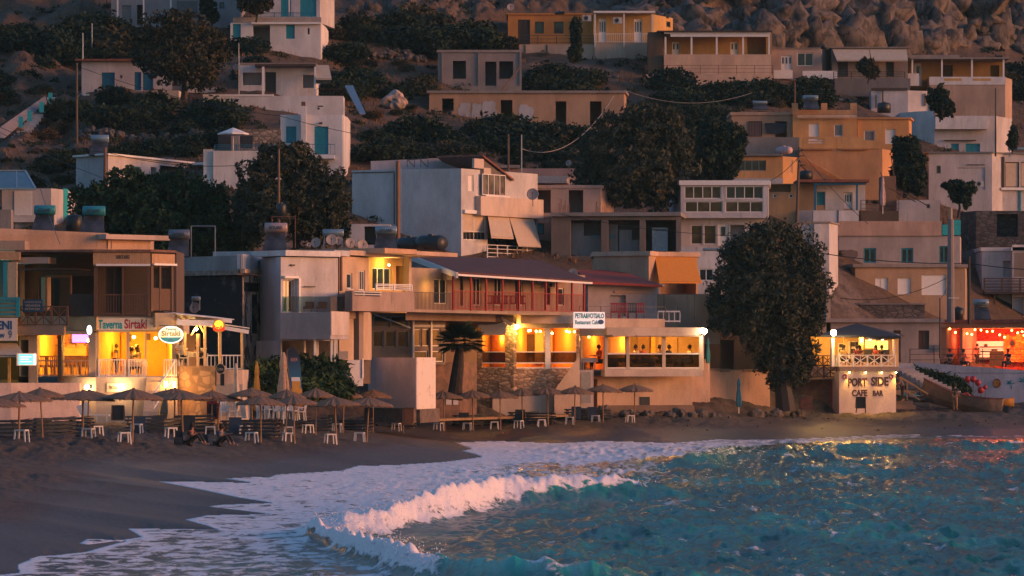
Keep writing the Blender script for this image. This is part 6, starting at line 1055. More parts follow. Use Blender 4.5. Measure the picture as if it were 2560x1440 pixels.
# ---------------- beach objects ----------------
def local(root, name, m, mb, label=None): 
    me_o = mb.build(name, m); me_o.parent = root
    if label: me_o['label'] = label
    return me_o
def gnd(px, py, D, z=None): return Vector((X(px, D), D, z if z is not None else Z(py, D)))
thm, nt, p = newmat('thatch', .95)
n = node(nt, 'ShaderNodeTexNoise', Scale=9.0, Detail=6.0, Roughness=.8); nt.links.new(pos(nt, (2, 2, .5)), n.inputs['Vector'])
nt.links.new(ramp(nt, n.outputs[0], [(.3, (.06, .036, .024)), (.7, (.34, .20, .12))]), p.inputs['Base Color'])
bm = node(nt, 'ShaderNodeBump', Strength=.8, Distance=.04); nt.links.new(n.outputs[0], bm.inputs['Height']); nt.links.new(bm.outputs[0], p.inputs['Normal'])
def make_umbrella(seed):
    r_ = random.Random(seed); root = empty('thatched_umbrella', (0, 0, 0)); mb = MB(); lean = r_.uniform(-.05, .05)
    mb.tube([(lean, 0, -.3), (lean * .5, 0, 1.0), (0, 0, 2.2)], [.045, .042, .035], 8); local(root, 'pole', wood((.36, .20, .10)), mb)
    mb = MB(); n = 72; rings = [(.05, 2.42), (.16, 2.40), (.45, 2.30), (.8, 2.19), (1.08, 2.09), (1.22, 2.02), (1.2, 1.97), (.8, 2.08), (.05, 2.2)]; vs = []
    jit = [r_.uniform(-.05, .06) for _ in range(n)]; j2 = [r_.uniform(-.02, .02) for _ in range(n)]
    for i, (rr, z) in enumerate(rings):
        for k in range(n):
            a = 2 * math.pi * k / n; e = jit[k] * (1 if i in (5, 6) else .3 if i == 4 else 0); q = rr + e
            vs.append((q * math.cos(a), q * math.sin(a), z + j2[k] * (1 if 1 < i < 6 else 0) - abs(e) * .6 * (i in (5, 6))))
    fs = [(i * n + k, i * n + (k + 1) % n, (i + 1) * n + (k + 1) % n, (i + 1) * n + k) for i in range(len(rings) - 1) for k in range(n)]; mb.add(vs, [f_[::-1] for f_ in fs] + [tuple(range(n))]); c = local(root, 'thatch_canopy', thm, mb)
    fr = MB()   # hanging straw fringe
    for k in range(150):
        a = r_.uniform(0, 6.283); q = 1.2 + r_.uniform(-.04, .05); l = r_.uniform(.04, .12); w_ = .012
        p0 = Vector((q * math.cos(a), q * math.sin(a), 1.99)); t = Vector((-math.sin(a), math.cos(a), 0)) * w_; dn = Vector((math.cos(a) * .02, math.sin(a) * .02, -l)); fr.add([p0 - t, p0 + t, p0 + dn + t * .4, p0 + dn - t * .4], [(0, 1, 2, 3)])
    fo_ = fr.build('fringe', thm); fo_.parent = c; fo_['kind'] = 'stuff'
    mb = MB(); mb.lathe((0, 0, 2.4), [(.09, 0), (.07, .05), (.015, .09)], 8); local(root, 'top_knot', thm, mb)
    return root
def place(proto_list, used, k, loc, rz, label, group, scale=(1, 1, 1)):
    pr = proto_list[k % len(proto_list)]
    if id(pr) in used: r = dup(pr)
    else: used.add(id(pr)); r = pr
    r.location = loc; r.rotation_euler = (0, 0, rz); r.scale = scale; r['label'] = label; r['group'] = group; return r
protos = [make_umbrella(k) for k in range(4)]
for q in protos: q['category'] = 'beach umbrella'
UM = [(-14, 990, -14, 1120, 72, 'cut off by the left edge'), (49, 977, 49, 1102, 74, 'first whole one from the left'), (208, 974, 204, 1097, 72, 'in the front row left of the chalkboard'), (334, 969, 332, 1106, 69, 'in front of the taverna steps'), (452, 977, 455, 1082, 68, 'above the couple sitting on the sand'),
      (549, 982, 546, 1078, 57, 'in front of the flagstone terrace wall, lower of two'), (652, 986, 650, 1109, 55, 'right of the seated man'), (734, 986, 737, 1109, 54, 'in front of the feather flag'), (836, 989, 840, 1111, 58, 'front row, above a lone white stool at centre left'), (923, 990, 918, 1106, 55, 'rightmost of the front row'),
      (100, 967, 105, 1098, 54, 'behind the first one at the left'), (222, 972, 221, 1079, 56, 'half hidden under the wall lamp'), (437, 968, 435, 1079, 60, 'back row, beneath the tube lamps'), (530, 974, 530, 1078, 42, 'small back-row one at the flagstone wall'), (629, 968, 628, 1080, 54, 'back row, between two closed parasols'), (717, 971, 716, 1093, 45, 'back row, left of the feather flag'), (790, 968, 788, 1088, 44, 'back row, below the green bank'), (860, 970, 859, 1083, 43, 'back row, below the sliding gate'),
      (933, 971, 931, 1081, 43, 'back row, left of the white sea block'), (1009, 970, 1009, 1083, 43, 'in front of the white sea block'), (1108, 975, 1110, 1078, 45, 'left of the palm trunk'), (1181, 973, 1184, 1078, 44, 'right of the palm trunk'), (1250, 974, 1250, 1076, 42, 'below the small white gable'), (1304, 969, 1308, 1065, 42, 'fifth from the right end of the row'), (1368, 965, 1369, 1062, 44, 'fourth from the right end of the row'), (1438, 963, 1437, 1065, 41, 'third from the right end of the row'), (1508, 959, 1506, 1058, 43, 'second from the right end of the row'), (1587, 958, 1587, 1056, 43, 'rightmost of all, before the peach base wall')]
used = set(); rr_u = random.Random(5)
def beachD(px, py):   # distance at which the sand is seen at that pixel
    Ds_ = np.arange(60, 285, .25); x = X(px, Ds_); z = ground(x, Ds_, False); pyy = HY - (z - H) * FP / Ds_
    k = np.flatnonzero(pyy <= py); k = k[0] if len(k) else len(Ds_) - 1; return float(Ds_[k])
for k, (ax, ay, bx_, by, hw, lab) in enumerate(UM):
    D = beachD(bx_, by); z = Z(by, D); h = (by - ay) * D / FP; s_ = h / 2.49; sw = hw * D / FP / 1.12
    r = place(protos, used, k, (X(bx_, D), D, z), rr_u.uniform(0, 6.28), 'straw beach umbrella, ' + lab, 'thatched umbrellas along the beach', (sw, sw, s_))
    r.rotation_euler = (0, math.atan((ax - bx_) / (by - ay)), 0)
# stools
def make_stool():
    root = empty('plastic_stool', (0, 0, 0), None, 'stool'); P = paint((.66, .64, .64), .5, var=.05); mb = MB(); mb.box((0, 0, .42), (.44, .40, .04)); mb.box((0, 0, .40), (.40, .36, .03)); local(root, 'seat', P, mb)
    for sx in (-1, 1):
        for sy in (-1, 1): mb = MB(); mb.bar((sx * .19, sy * .17, .40), (sx * .225, sy * .2, -.05), .05); local(root, 'leg', P, mb)
    return root
stp = [make_stool()]; us = set()
ST_ = [(54, 1103, 1.0, 'below the first umbrella at far left'), (221, 1098, .95, 'front one of the pair left of the chalkboard'), (242, 1090, .85, 'rear one of the pair left of the chalkboard'), (311, 1108, .95, 'before the taverna steps umbrella'), (342, 1084, .85, 'behind the steps umbrella pole'), (428, 1094, .85, 'left of the couple on the sand'), (526, 1090, .8, 'behind the dark backpack'), (612, 1087, .85, 'left of the stack beside the seated man'), (629, 1106, .95, 'front one right of the seated man'), (721, 1106, .85, 'front one under the feather flag'), (723, 1090, .8, 'rear one under the feather flag'), (770, 1084, .8, 'between stacked loungers at centre left'), (826, 1109, .9, 'lone front one at centre left'), (843, 1080, .8, 'behind the centre-left umbrella pole'), (899, 1105, .9, 'rightmost of the front row'), (918, 1078, .75, 'behind the last front-row umbrella'), (991, 1077, .8, 'before the white sea block'), (1096, 1076, .85, 'left of the palm'), (1168, 1076, .85, 'under the umbrella right of the palm'), (1236, 1073, .85, 'below the little gable'), (1297, 1070, .8, 'fifth from the right end'), (1354, 1067, .8, 'fourth from the right end'), (1424, 1061, .8, 'third from the right end'), (1489, 1057, .85, 'second from the right end'), (1575, 1056, .75, 'rightmost, before the peach base wall')]
for k, (x, y, s_, lab) in enumerate(ST_):
    D = beachD(x, y) ; place(stp, us, k, (X(x, D), D, Z(y, D)), rr_u.uniform(-.5, .5), 'white plastic stool ' + lab, 'white stools beside the umbrellas', (1.15 * s_ ** .3,) * 3)
# loungers, in stacks
LN = paint((.030, .042, .058), .6); LN2 = paint((.10, .075, .055), .7)
def make_lounger():
    root = empty('sun_lounger', (0, 0, 0), None, 'sun lounger'); mb = MB()
    for sy in (-.3, .3): mb.box((0, sy, .05), (1.9, .05, .07))
    for k in range(11): mb.box((-.85 + .11 * k, 0, .10), (.075, .6, .02))
    local(root, 'frame', LN, mb); mb = MB(); mb.box((.62, 0, .13), (.7, .58, .03), ry=-.12); local(root, 'backrest', LN2, mb)
    for sx in (-.8, .8): mb = MB(); mb.box((sx, 0, .0), (.06, .6, .09)); local(root, 'leg', LN2, mb)
    return root
def make_mat():
    return None
lp_ = [make_lounger()]; ul = set(); OR = ('bottom', 'second', 'third', 'fourth', 'fifth', 'top')
STK = [(22, 1098, 5, 0, 'at the far left edge'), (75, 1096, 5, .2, 'below the first umbrellas at left'), (135, 1090, 5, .4, 'between the first two front umbrellas'), (182, 1088, 5, -.2, 'left of the paired stools'), (362, 1082, 5, .1, 'behind the steps umbrella'), (408, 1080, 4, .6, 'below the tube lamps'), (486, 1080, 5, .2, 'behind the couple on the sand'), (601, 1084, 4, .3, 'right of the seated man'), (650, 1092, 5, -.2, 'around the pole right of the seated man'), (738, 1072, 4, .3, 'under the feather flag'), (783, 1080, 4, -.1, 'below the green bank'), (845, 1072, 4, .2, 'before the sliding gate'), (890, 1078, 4, -.2, 'left of the last front umbrella'), (968, 1066, 5, .2, 'left of the brown bin'), (1000, 1069, 5, -.2, 'before the white sea block'), (1170, 1064, 4, .3, 'right of the palm'), (1212, 1062, 3, -.1, 'below the little gable'), (1310, 1056, 4, .3, 'before the stone base'), (1350, 1058, 4, -.2, 'fourth umbrella from right'), (1450, 1048, 4, .2, 'left of the recess door'), (1490, 1049, 4, 0, 'by the restaurant corner')]
q = 0
for x, y, n_, a, lab in STK:
    D = beachD(x, y); 
    for k in range(n_):
        nm = 'top' if k == n_ - 1 else OR[k]; place(lp_, ul, q, (X(x, D) + rr_u.uniform(-.04, .04), D, Z(y, D) + .03 + .175 * k), a + rr_u.uniform(-.04, .04) + math.pi * 0, 'dark slatted lounger, %s of the stack %s' % (nm, lab), 'stacked sun loungers on the beach'); q += 1
    if a >= 0 and x > 300:   # a lounger leaning up with its back raised
        g = empty('raised_lounger', (X(x - 10, D), D - .9, Z(y, D)), 'dark upright lounger backrest leaning at the stack ' + lab, 'sun lounger', 'lounger backs leaning by the stacks'); mb = MB(); mb.box((0, 0, .42), (.62, .05, .85), ry=.0, rx=-.35); mb.box((0, .18, .1), (.6, .6, .05)); local(g, 'backrest', LN, mb); mb = MB(); mb.box((.28, .3, .02), (.05, .05, .12)); mb.box((-.28, .3, .02), (.05, .05, .12)); local(g, 'feet', LN2, mb)
# closed parasols
def closed_parasol(px, py0, py1, hw, D, m, label, seed=0):
    h = (py1 - py0) * D / FP; w_ = hw * D / FP; r_ = random.Random(seed); r = empty('closed_parasol', gnd(px, py1, D), label, 'parasol', 'closed parasols'); n = 20
    mb = MB(); mb.tube([(0, 0, -.4), (0, 0, h)], .03, 6); local(r, 'pole', WHITE, mb); mb = MB(); vs = []; prof = [(.12, 1.0), (.45, .90), (.62, .80), (.48, .72), (.75, .55), (.95, .36), (.9, .2), (.7, .10)]
    for rr, z in prof:
        for k in range(n): a = 2 * math.pi * k / n; e = (1 + .16 * math.sin(a * 5 + seed) + r_.uniform(-.05, .05)) if z < .95 else 1; vs.append((rr * w_ * e * math.cos(a), rr * w_ * e * math.sin(a), z * h))
    mb.add(vs, [(i * n + (k + 1) % n, i * n + k, (i + 1) * n + k, (i + 1) * n + (k + 1) % n) for i in range(len(prof) - 1) for k in range(n)] + [tuple(range(n))]); local(r, 'folded_canopy', m, mb); mb = MB(); mb.lathe((0, 0, h * .74), [(w_ * .52, -.04), (w_ * .52, .04)], 10); local(r, 'tie', m, mb); return r
closed_parasol(590, 908, 1040, 10, 201.5, CANV, 'beige closed parasol in front of the white terrace wall', 1); closed_parasol(642, 903, 1040, 9.5, 203, paint((.62, .28, .05), .9), 'orange-yellow closed parasol, middle one of three', 2)
closed_parasol(709, 880, 1040, 16, 203, paint((.42, .30, .24), .9), 'large brownish closed parasol just left of the feather flag', 3); closed_parasol(2207, 440, 522, 7, D_(1960, 555) - 2.5, paint((.52, .36, .34), .9), 'dusty pink closed parasol on the brown fenced terrace uphill', 4)
closed_parasol(1770, 845, 915, 6, 259, paint((.06, .28, .28), .9), 'turquoise striped closed parasol right of the restaurant lamp', 5); closed_parasol(1847, 945, 1025, 7, 258.5, paint((.015, .12, .22), .9), 'dark blue closed parasol standing against the stained quay wall', 6)
# open parasol uphill
D = D_(620, 470) - 0.5; r = empty('open_parasol', gnd(583, 377, D), 'white open parasol on the blue-railed terrace uphill left', 'parasol'); mb = MB(); mb.tube([(0, 0, 0), (0, 0, 1.5)], .03); local(r, 'pole', WHITE, mb); mb = MB(); n = 8; vs = [(1.15 * math.cos(2 * math.pi * k / n), 1.15 * math.sin(2 * math.pi * k / n), 1.28) for k in range(n)] + [(0, 0, 1.72)]; mb.add(vs, [(k, (k + 1) % n, n) for k in range(n)]); mb.add([(v[0], v[1], v[2] - .1) for v in vs[:n]] + vs[:n], [(k, (k + 1) % n, n + (k + 1) % n, n + k) for k in range(n)]); local(r, 'canopy', WHITE, mb)
# feather flag
fl, nt, p = newmat('flag_cloth', .8); tc = nt.nodes.new('ShaderNodeTexCoord'); sx = nt.nodes.new('ShaderNodeSeparateXYZ'); nt.links.new(tc.outputs['Generated'], sx.inputs[0]); nt.links.new(ramp(nt, sx.outputs[2], [(.0, (.45, .42, .45)), (.06, (.30, .12, .02)), (.32, (.62, .28, .05)), (.36, (.03, .16, .30)), (.62, (.02, .10, .20)), (.9, (.008, .02, .045))]), p.inputs['Base Color'])
g = Face((700, 202.2), (770, 202.4)); r = thing('feather_flag', g, 738, 1040, 'tall dark blue feather flag with a golden beer glass', 'flag'); pts = [(717, 885), (719, 875), (723, 870), (731, 869), (739, 874), (746, 884), (750, 898), (752, 920), (754, 960), (757, 1000), (757, 1025), (735, 1018), (728, 990), (724, 950), (719, 915)]
mb = MB(); mb.extr([g.p(x, y, 0) for x, y in pts], (0, .03, 0)); mb.build('cloth', fl, r); mb = MB(); mb.tube([g.p(x, y, .02) for x, y in [(736, 1045), (728, 990), (719, 915), (717, 885), (719, 874), (724, 868), (731, 867)]], .03, 6); mb.build('pole', IRON, r); textobj('BEER', g, r, 727, 744, 895, 903, paint((.6, .3, .3)), .02)
mb = MB(); mb.extr([g.p(729, 952, .02), g.p(734, 1010, .02), g.p(752, 1010, .02), g.p(751, 952, .02)], (0, .01, 0)); mb.build('beer_glass', paint((.62, .30, .05)), r); mb = MB(); mb.extr([g.p(728, 943, .024), g.p(729, 953, .024), g.p(751, 953, .024), g.p(749, 943, .024)], (0, .01, 0)); mb.build('beer_foam', WHITE, r)
# chalkboards
def chalk(px0, px1, py0, py1, D, label, lean=.25, text=False, mf=BROWN):
    g = Face((px0 - 5, D), (px1 + 5, D)); r = thing('chalkboard', g, (px0 + px1) / 2, py1, label, 'chalkboard'); a, b_, c, d = g.p(px0, py1), g.p(px1, py1), g.p(px1, py0, -lean), g.p(px0, py0, -lean)
    mb = MB(); mb.extr([a, b_, c, d], (0, .03, 0)); mb.build('board', paint((.02, .022, .02), .8), r); mb = MB(); 
    for p_, q_ in ((a, b_), (b_, c), (c, d), (d, a)): mb.bar(p_ - Vector((0, .01, 0)), q_ - Vector((0, .01, 0)), .06)
    mb.build('frame', mf, r); mb = MB(); mb.bar(c + Vector((0, .05, 0)), b_ + Vector((0, .7, 0)), .04); mb.bar(d + Vector((0, .05, 0)), a + Vector((0, .7, 0)), .04); mb.build('back_leg', mf, r); return r
chalk(279, 309, 1014, 1050, 196, 'dark menu chalkboard leaning in a wooden frame before the taverna base'); r = chalk(2141, 2164, 993, 1020, 263, 'tall A-frame chalkboard standing before the cafe lettering', .2, mf=DBROWN); mb = MB(); mb.bar(PT(2142, 1018, 263), PT(2140, 1032, 263), .07); mb.bar(PT(2163, 1018, 263), PT(2164, 1032, 263), .07); mb.build('leg', DBROWN, r)
g = Face((530, 202.5), (575, 202.5)); r = thing('round_board', g, 550, 965, 'round black sign above a narrow menu board on the white terrace wall', 'sign'); disc(g, 551, 922, 12, 12, 0, .05).build('disc', BLACK, r); ring(g, 551, 922, .235, .015, 'rim', paint((.5, .4, .3)), r, .055); fpart(r, g, 'menu_board', BLACK, (551, 561, 934, 964, 0, .05)); fpart(r, g, 'bracket', IRON, (538, 541, 905, 965, -.05, 0)); textobj('Lotus', g, r, 544, 558, 918, 926, paint((.5, .42, .35)), .06)
# brown bins
g = Face((990, 222), (1040, 222)); r = thing('brown_bin', g, 1020, 1062, 'square brown timber bin beside the white sea block', 'bin'); fpart(r, g, 'body', RUST, (1012, 1034, 1022, 1062, -.5, 0)); fpart(r, g, 'post', BROWN, (1006, 1011, 1020, 1064, -.1, 0)); fpart(r, g, 'lid', BROWN, (1010, 1036, 1019, 1022, -.55, .05))
g = Face((1995, 261), (2040, 261)); r = thing('rusty_barrel', g, 2015, 1030, 'dark rusty square drum on legs before the timber deck base', 'drum'); fpart(r, g, 'body', two((.07, .03, .025), (.16, .06, .04), 3, .4, .6), (2001, 2031, 993, 1024, -.7, 0)); fpart(r, g, 'leg', IRON, (2003, 2005, 1024, 1031, -.1, 0), (2027, 2029, 1024, 1031, -.1, 0)); fpart(r, g, 'rim', IRON, (2000, 2032, 990, 993, -.72, .02))
# white terrace chairs and tables on the sand
PW = paint((.70, .66, .62), .5, var=.05); G_ = Face((540, 198), (780, 199.5))
def plastic_chair(px, py, label, rz=0, D=198.5):
    r = empty('garden_chair', (0, 0, 0), label, 'chair', 'white chairs on the sand'); mb = MB(); mb.box((0, 0, .43), (.5, .48, .05)); local(r, 'seat', PW, mb); mb = MB(); 
    for k in range(4): mb.box((-.18 + .12 * k, .25, .68), (.07, .03, .46), rx=-.15)
    mb.box((0, .29, .92), (.5, .04, .07)); local(r, 'backrest', PW, mb)
    for sx in (-.22, .22):
        for sy in (-.2, .2): mb = MB(); mb.bar((sx, sy, .42), (sx * 1.1, sy * 1.15, -.03), .05); local(r, 'leg', PW, mb)
        mb = MB(); mb.box((sx * 1.1, .02, .65), (.05, .46, .03)); mb.bar((sx * 1.1, -.2, .43), (sx * 1.1, -.2, .65), .04); local(r, 'armrest', PW, mb)
    r.location = gnd(px, py, D); r.rotation_euler = (0, 0, rz); return r
for i, (x, y, a) in enumerate(((560, 1050, .4), (580, 1048, -1.2), (662, 1046, 1.3), (678, 1044, 2.0), (694, 1048, .2), (708, 1046, -.5), (732, 1048, .9), (752, 1050, -1.3))): plastic_chair(x, y, 'white garden chair on the sand, number %s counting from the left' % ('one', 'two', 'three', 'four', 'five', 'six', 'seven', 'eight')[i], a)
def table(px, py, D, label, cloth=False, m=PW, s=1.0, parent=None):
    r = empty('dining_table' if cloth else 'garden_table', gnd(px, py, D), label, 'table', None); mb = MB(); mb.box((0, 0, .73 * s), (.85 * s, .85 * s, .04)); local(r, 'tabletop', m, mb)
    for sx in (-.36, .36):
        for sy in (-.36, .36): mb = MB(); mb.box((sx * s, sy * s, .35 * s), (.05, .05, .7 * s)); local(r, 'leg', m, mb)
    if cloth:
        mb = MB(); n = 24; vs = []
        for rr, z in ((.02, .765), (.5, .765), (.56, .72), (.60, .48)):
            for k in range(n): a = 2 * math.pi * k / n; e = 1 + (.07 * math.sin(a * 4) if z < .75 else 0); vs.append((rr * e * s * math.cos(a), rr * e * s * math.sin(a), z * s))
        mb.add(vs, [(i * n + k, i * n + (k + 1) % n, (i + 1) * n + (k + 1) % n, (i + 1) * n + k) for i in range(3) for k in range(n)] + [tuple(range(n))]); c = local(r, 'tablecloth', paint((.62, .54, .46), .9), mb)
    return r
table(606, 1046, 198.2, 'white garden table left of the orange closed parasol'); table(680, 1048, 200, 'white garden table amid the white chairs')
# big white sunbed and propped white boards
g = Face((190, 197), (290, 197)); r = thing('white_sunbed', g, 245, 1052, 'white slatted sunbed on legs left of the leaning chalkboard', 'sunbed'); fpart(r, g, 'bed', PW, (217, 272, 1036, 1040, -.6, 0)); fpart(r, g, 'leg', PW, (240, 243, 1040, 1053, -.05, 0), (265, 268, 1040, 1053, -.05, 0)); mb = MB(); mb.bar(g.p(217, 1037), g.p(204, 1010), .05, .6); mb.build('backrest', PW, r)
for i, x in enumerate((601, 607, 639)): 
    g = Face((590, 198.6), (660, 198.8)); r = thing('leaning_board', g, x + 3, 1046, 'tall white slatted board leaning upright, %s of three' % ('leftmost', 'middle', 'rightmost')[i], 'board', 'white leaning boards'); mb = MB(); mb.extr([g.p(x, 1004, -.3), g.p(x + 6, 1004, -.3), g.p(x + 9, 1046, 0), g.p(x + 3, 1046, 0)], (0, .05, 0)); mb.build('panel', PW, r)
g = Face((380, 197), (430, 197)); r = thing('surfboard', g, 402, 1052, 'yellow-edged dark board leaning beside the taverna steps', 'board'); mb = MB(); mb.extr([g.p(400, 1050), g.p(398, 1030), g.p(405, 1002, -.2), g.p(413, 992, -.3), g.p(418, 1000, -.3), g.p(420, 1030), g.p(416, 1052)], (0, .06, 0)); mb.build('deck', paint((.06, .07, .06)), r); mb = MB(); mb.tube([g.p(399, 1050, .02), g.p(398, 1030, .02), g.p(404, 1002, -.18), g.p(413, 991, -.28)], .035); mb.build('edge', paint((.6, .42, .03)), r)
for x0, nm in ((427, 'left'), (521, 'right')):
    g = Face((x0 - 10, 199), (x0 + 40, 199)); r = thing('red_cooler', g, x0 + 10, 1048, 'dark red drinks cooler at the flagstone wall, %s one' % nm, 'cooler', 'coolers by the flagstone wall') if nm == 'right' else None
    if r: fpart(r, g, 'cabinet', paint((.25, .01, .015), .4), (x0 - 4, x0 + 24, 1003, 1048, -.6, 0)); fpart(r, g, 'door_glass', BLACK, (x0, x0 + 20, 1010, 1042, .003, .02))
# beach boardwalk
b = empty('boardwalk', PT(1200, 1045, 247), 'weathered timber boardwalk along the foot of the stone wall', 'boardwalk'); mb = MB(); r_ = random.Random(9)
for k in range(6, 46):
    x0 = 1034 + k * 9.2; y0 = 1047 - k * .28; D = 236 + (k * .26); mb.hexa([PT(x0, y0 + 3, D), PT(x0 + 8.8, y0 + 3, D), PT(x0 + 8.8, y0 + 2, D + 2.4), PT(x0, y0 + 2, D + 2.4), PT(x0, y0, D), PT(x0 + 8.8, y0, D), PT(x0 + 8.8, y0 - 1, D + 2.4), PT(x0, y0 - 1, D + 2.4)])
mb.build('planks', wood((.34, .20, .12)), b); mb = MB(); mb.bar(PT(1090, 1050, 237.5), PT(1450, 1038, 247.5), .12, .14); mb.build('beam', wood((.40, .24, .13)), b)
# terrace flower bed rocks
def rock(px, py, D, r0, label, seed, m=None, sq=(1, .8, .7), group=None, name='boulder'):
    r_ = random.Random(seed); bm_ = __import__('bmesh').new(); __import__('bmesh').ops.create_icosphere(bm_, subdivisions=3, radius=1); off = r_.uniform(0, 99)
    for v in bm_.verts:
        q = v.co.copy(); e = 1 + .32 * float(gn(np.array([q.x * 1.3 + off]), np.array([q.y * 1.3 + q.z * 1.7]))[0]) * 2 + .15 * float(gn(np.array([q.x * 3.5 + off]), np.array([q.y * 3 + q.z * 4]))[0]) * 2
        v.co = Vector((q.x * sq[0], q.y * sq[1], q.z * sq[2])) * e * r0
    me = bpy.data.meshes.new(name); bm_.to_mesh(me); bm_.free(); me.materials.append(m or two((.36, .27, .23), (.17, .12, .10), 2.2, .4, .62)); o = bpy.data.objects.new(name, me); COL.objects.link(o); o.location = gnd(px, py, D); tag(o, label, 'rock', group); return o
rock(985, 252, 319, .95, 'large pale boulder on the slope left of the ochre ruin', 1, two((.46, .36, .33), (.22, .16, .14), 1.8, .4, .6), (1.1, .8, .75)); 
# ---------------- boats ----------------
def boat(px, py, D, L, W_, hgt, rz, m1, m2, mrim, label, rake=.35, tilt=0, pitch=0):
    r = empty('rowing_boat', gnd(px, py, D), label, 'boat', None, rz); r.rotation_euler = (tilt, pitch, rz); n = 14; vs = []; sec = 7
    prof = []
    for i in range(n + 1):
        t = i / n; x = (t - .5) * L; w_ = W_ / 2 * (math.sin(math.pi * min(1, t * .92 + .08)) ** .55) * (1 if t > .12 else .9); sheer = hgt * (1 + rake * (2 * t - 1) ** 2 + .25 * max(0, t - .6)); keel = .0 + .35 * hgt * max(0, t - .8) / .2 * (t > .8)
        prof.append((x, w_ if t < .999 else .03, sheer, keel))
    for (x, w_, s_, k_) in prof:
        for j in range(sec + 1): a = (j / sec - .5) * math.pi; y = w_ * math.sin(a); c = abs(math.sin(a)) ** 2.2; vs.append((x, y, k_ + (s_ - k_) * c))
    q = sec + 1; fs = [(i * q + j, i * q + j + 1, (i + 1) * q + j + 1, (i + 1) * q + j) for i in range(n) for j in range(sec)]; mb = MB(); mb.add(vs, fs + [tuple(range(q))])
    ins = [(v[0] * .97, v[1] * .92, v[2] * .93 + .06) for v in vs]; mb.add(ins, [f_[::-1] for f_ in fs]); local(r, 'hull', m1, mb)
    for sd_ in (0, sec): mb = MB(); mb.tube([vs[i * q + sd_] for i in range(n + 1)], .045, 6); local(r, 'gunwale', mrim, mb)
    mb = MB(); mb.tube([(v[0], v[1] * 1.02 - (.01 if True else 0), v[2] * .62) for v in [vs[i * q] for i in range(n + 1)]], .03, 5); local(r, 'painted_stripe', m2, mb)
    for t in (.3, .5, .72): i = int(t * n); x, w_, s_, k_ = prof[i]; mb = MB(); mb.box((x, 0, s_ * .8), (.22, w_ * 1.8, .04)); local(r, 'bench', m2, mb)
    mb = MB(); mb.box((0, 0, -.03), (L * .8, .06, .1)); local(r, 'keel', mrim, mb); return r
HW = paint((.22, .15, .12), .6, var=.3, scale=2); r = boat(2398, 1022, 270, 5.8, 1.9, 1.05, R(165), HW, paint((.18, .04, .04)), paint((.14, .04, .03)), 'long weathered white and maroon fishing boat drawn up on the sand', pitch=R(-13)); 
mb = MB(); mb.box((-3.2, 0, .75), (.35, .3, .45)); mb.box((-3.35, 0, .35), (.12, .12, .7)); mb.box((-3.4, 0, 0), (.35, .05, .2)); local(r, 'outboard_motor', BLACK, mb)
boat(2490, 1018, 276, 2.6, 1.2, .5, R(175), paint((.55, .26, .05), .6), paint((.5, .1, .03)), paint((.5, .2, .05)), 'small orange-yellow dinghy at the far right of the beach'); boat(2292, 1003, 271.5, 3.6, 1.3, .55, R(-20), paint((.45, .30, .22), .6), TEAL, RUST, 'upturned-bow white dinghy with blue cover beside the cafe', tilt=R(20))
r = empty('boat_cover', PT(2297, 992, 271), 'blue and white folded cover lying in the small white dinghy', 'cover'); mb = MB(); mb.box((0, 0, 0), (1.3, .5, .2), rz=.2, ry=.15); local(r, 'cloth', WHITE, mb); mb = MB(); mb.box((0, -.26, .0), (1.25, .03, .1), rz=.2, ry=.15); local(r, 'blue_stripe', TURQ, mb)
for i, (x, y, s_) in enumerate(((2419, 948, 8.5), (2433, 948, 8.5), (2445, 957, 8.5), (2452, 975, 9), (2463, 968, 6))):
    L = PT(x, y, 272.5); r = empty('net_buoy', L, 'round red net buoy above the fishing boat, %s of the cluster' % ('far left', 'upper middle', 'right of middle', 'lowest', 'rightmost')[i], 'buoy', 'red buoys on the fishing boat'); mb = MB(); rr = s_ * 272 / FP; mb.lathe((0, 0, 0), [(rr * .1, -rr), (rr * .6, -rr * .8), (rr, 0), (rr * .6, rr * .8), (rr * .1, rr)], 14); o = local(r, 'float', paint((.34, .01, .03), .5), mb); o.data.shade_smooth(); mb = MB(); mb.tube([(0, 0, -rr), (0, 0, -rr - .9)], .02, 5); local(r, 'stick', IRON, mb)
g = Face((2400, 270), (2430, 270)); r = thing('life_ring', g, 2415, 1000, 'dark red life ring hanging on the fishing boat side', 'life ring'); ring(g, 2415, 994, .26, .08, 'ring', paint((.3, .02, .03)), r, .1); fpart(r, g, 'hanging_rope', CANV, (2414.5, 2415.5, 984, 988, .05, .1))
mb = MB(); r_ = random.Random(3)
for k in range(16): a = PT(2302 + r_.uniform(-8, 8), 975 + r_.uniform(-6, 6), 271 + r_.uniform(-.5, .5)); mb.tube([a, a + Vector((r_.uniform(-.8, .8), r_.uniform(-.4, .4), r_.uniform(-.7, .7)))], .02, 4)
tag(mb.build('net_poles', IRON), 'tangle of thin dark net sticks at the bow of the fishing boat', 'fishing gear')
g = Face((2225, 268), (2290, 268)); r = thing('timber_slip', g, 2255, 1010, 'sloping timber handrail and low steps right of the cafe wall', 'steps'); mb = MB(); mb.bar(PT(2246, 940, 268), PT(2320, 985, 268), .12); mb.bar(PT(2244, 965, 268), PT(2300, 1000, 268), .1); mb.bar(PT(2268, 950, 268), PT(2268, 1000, 268), .08); mb.build('handrail', wood((.45, .26, .12)), r); fpart(r, g, 'step', pl(.25, .17, .13), (2228, 2285, 1012, 1022, -.5, 1.2), (2236, 2280, 1002, 1012, -.5, .8))
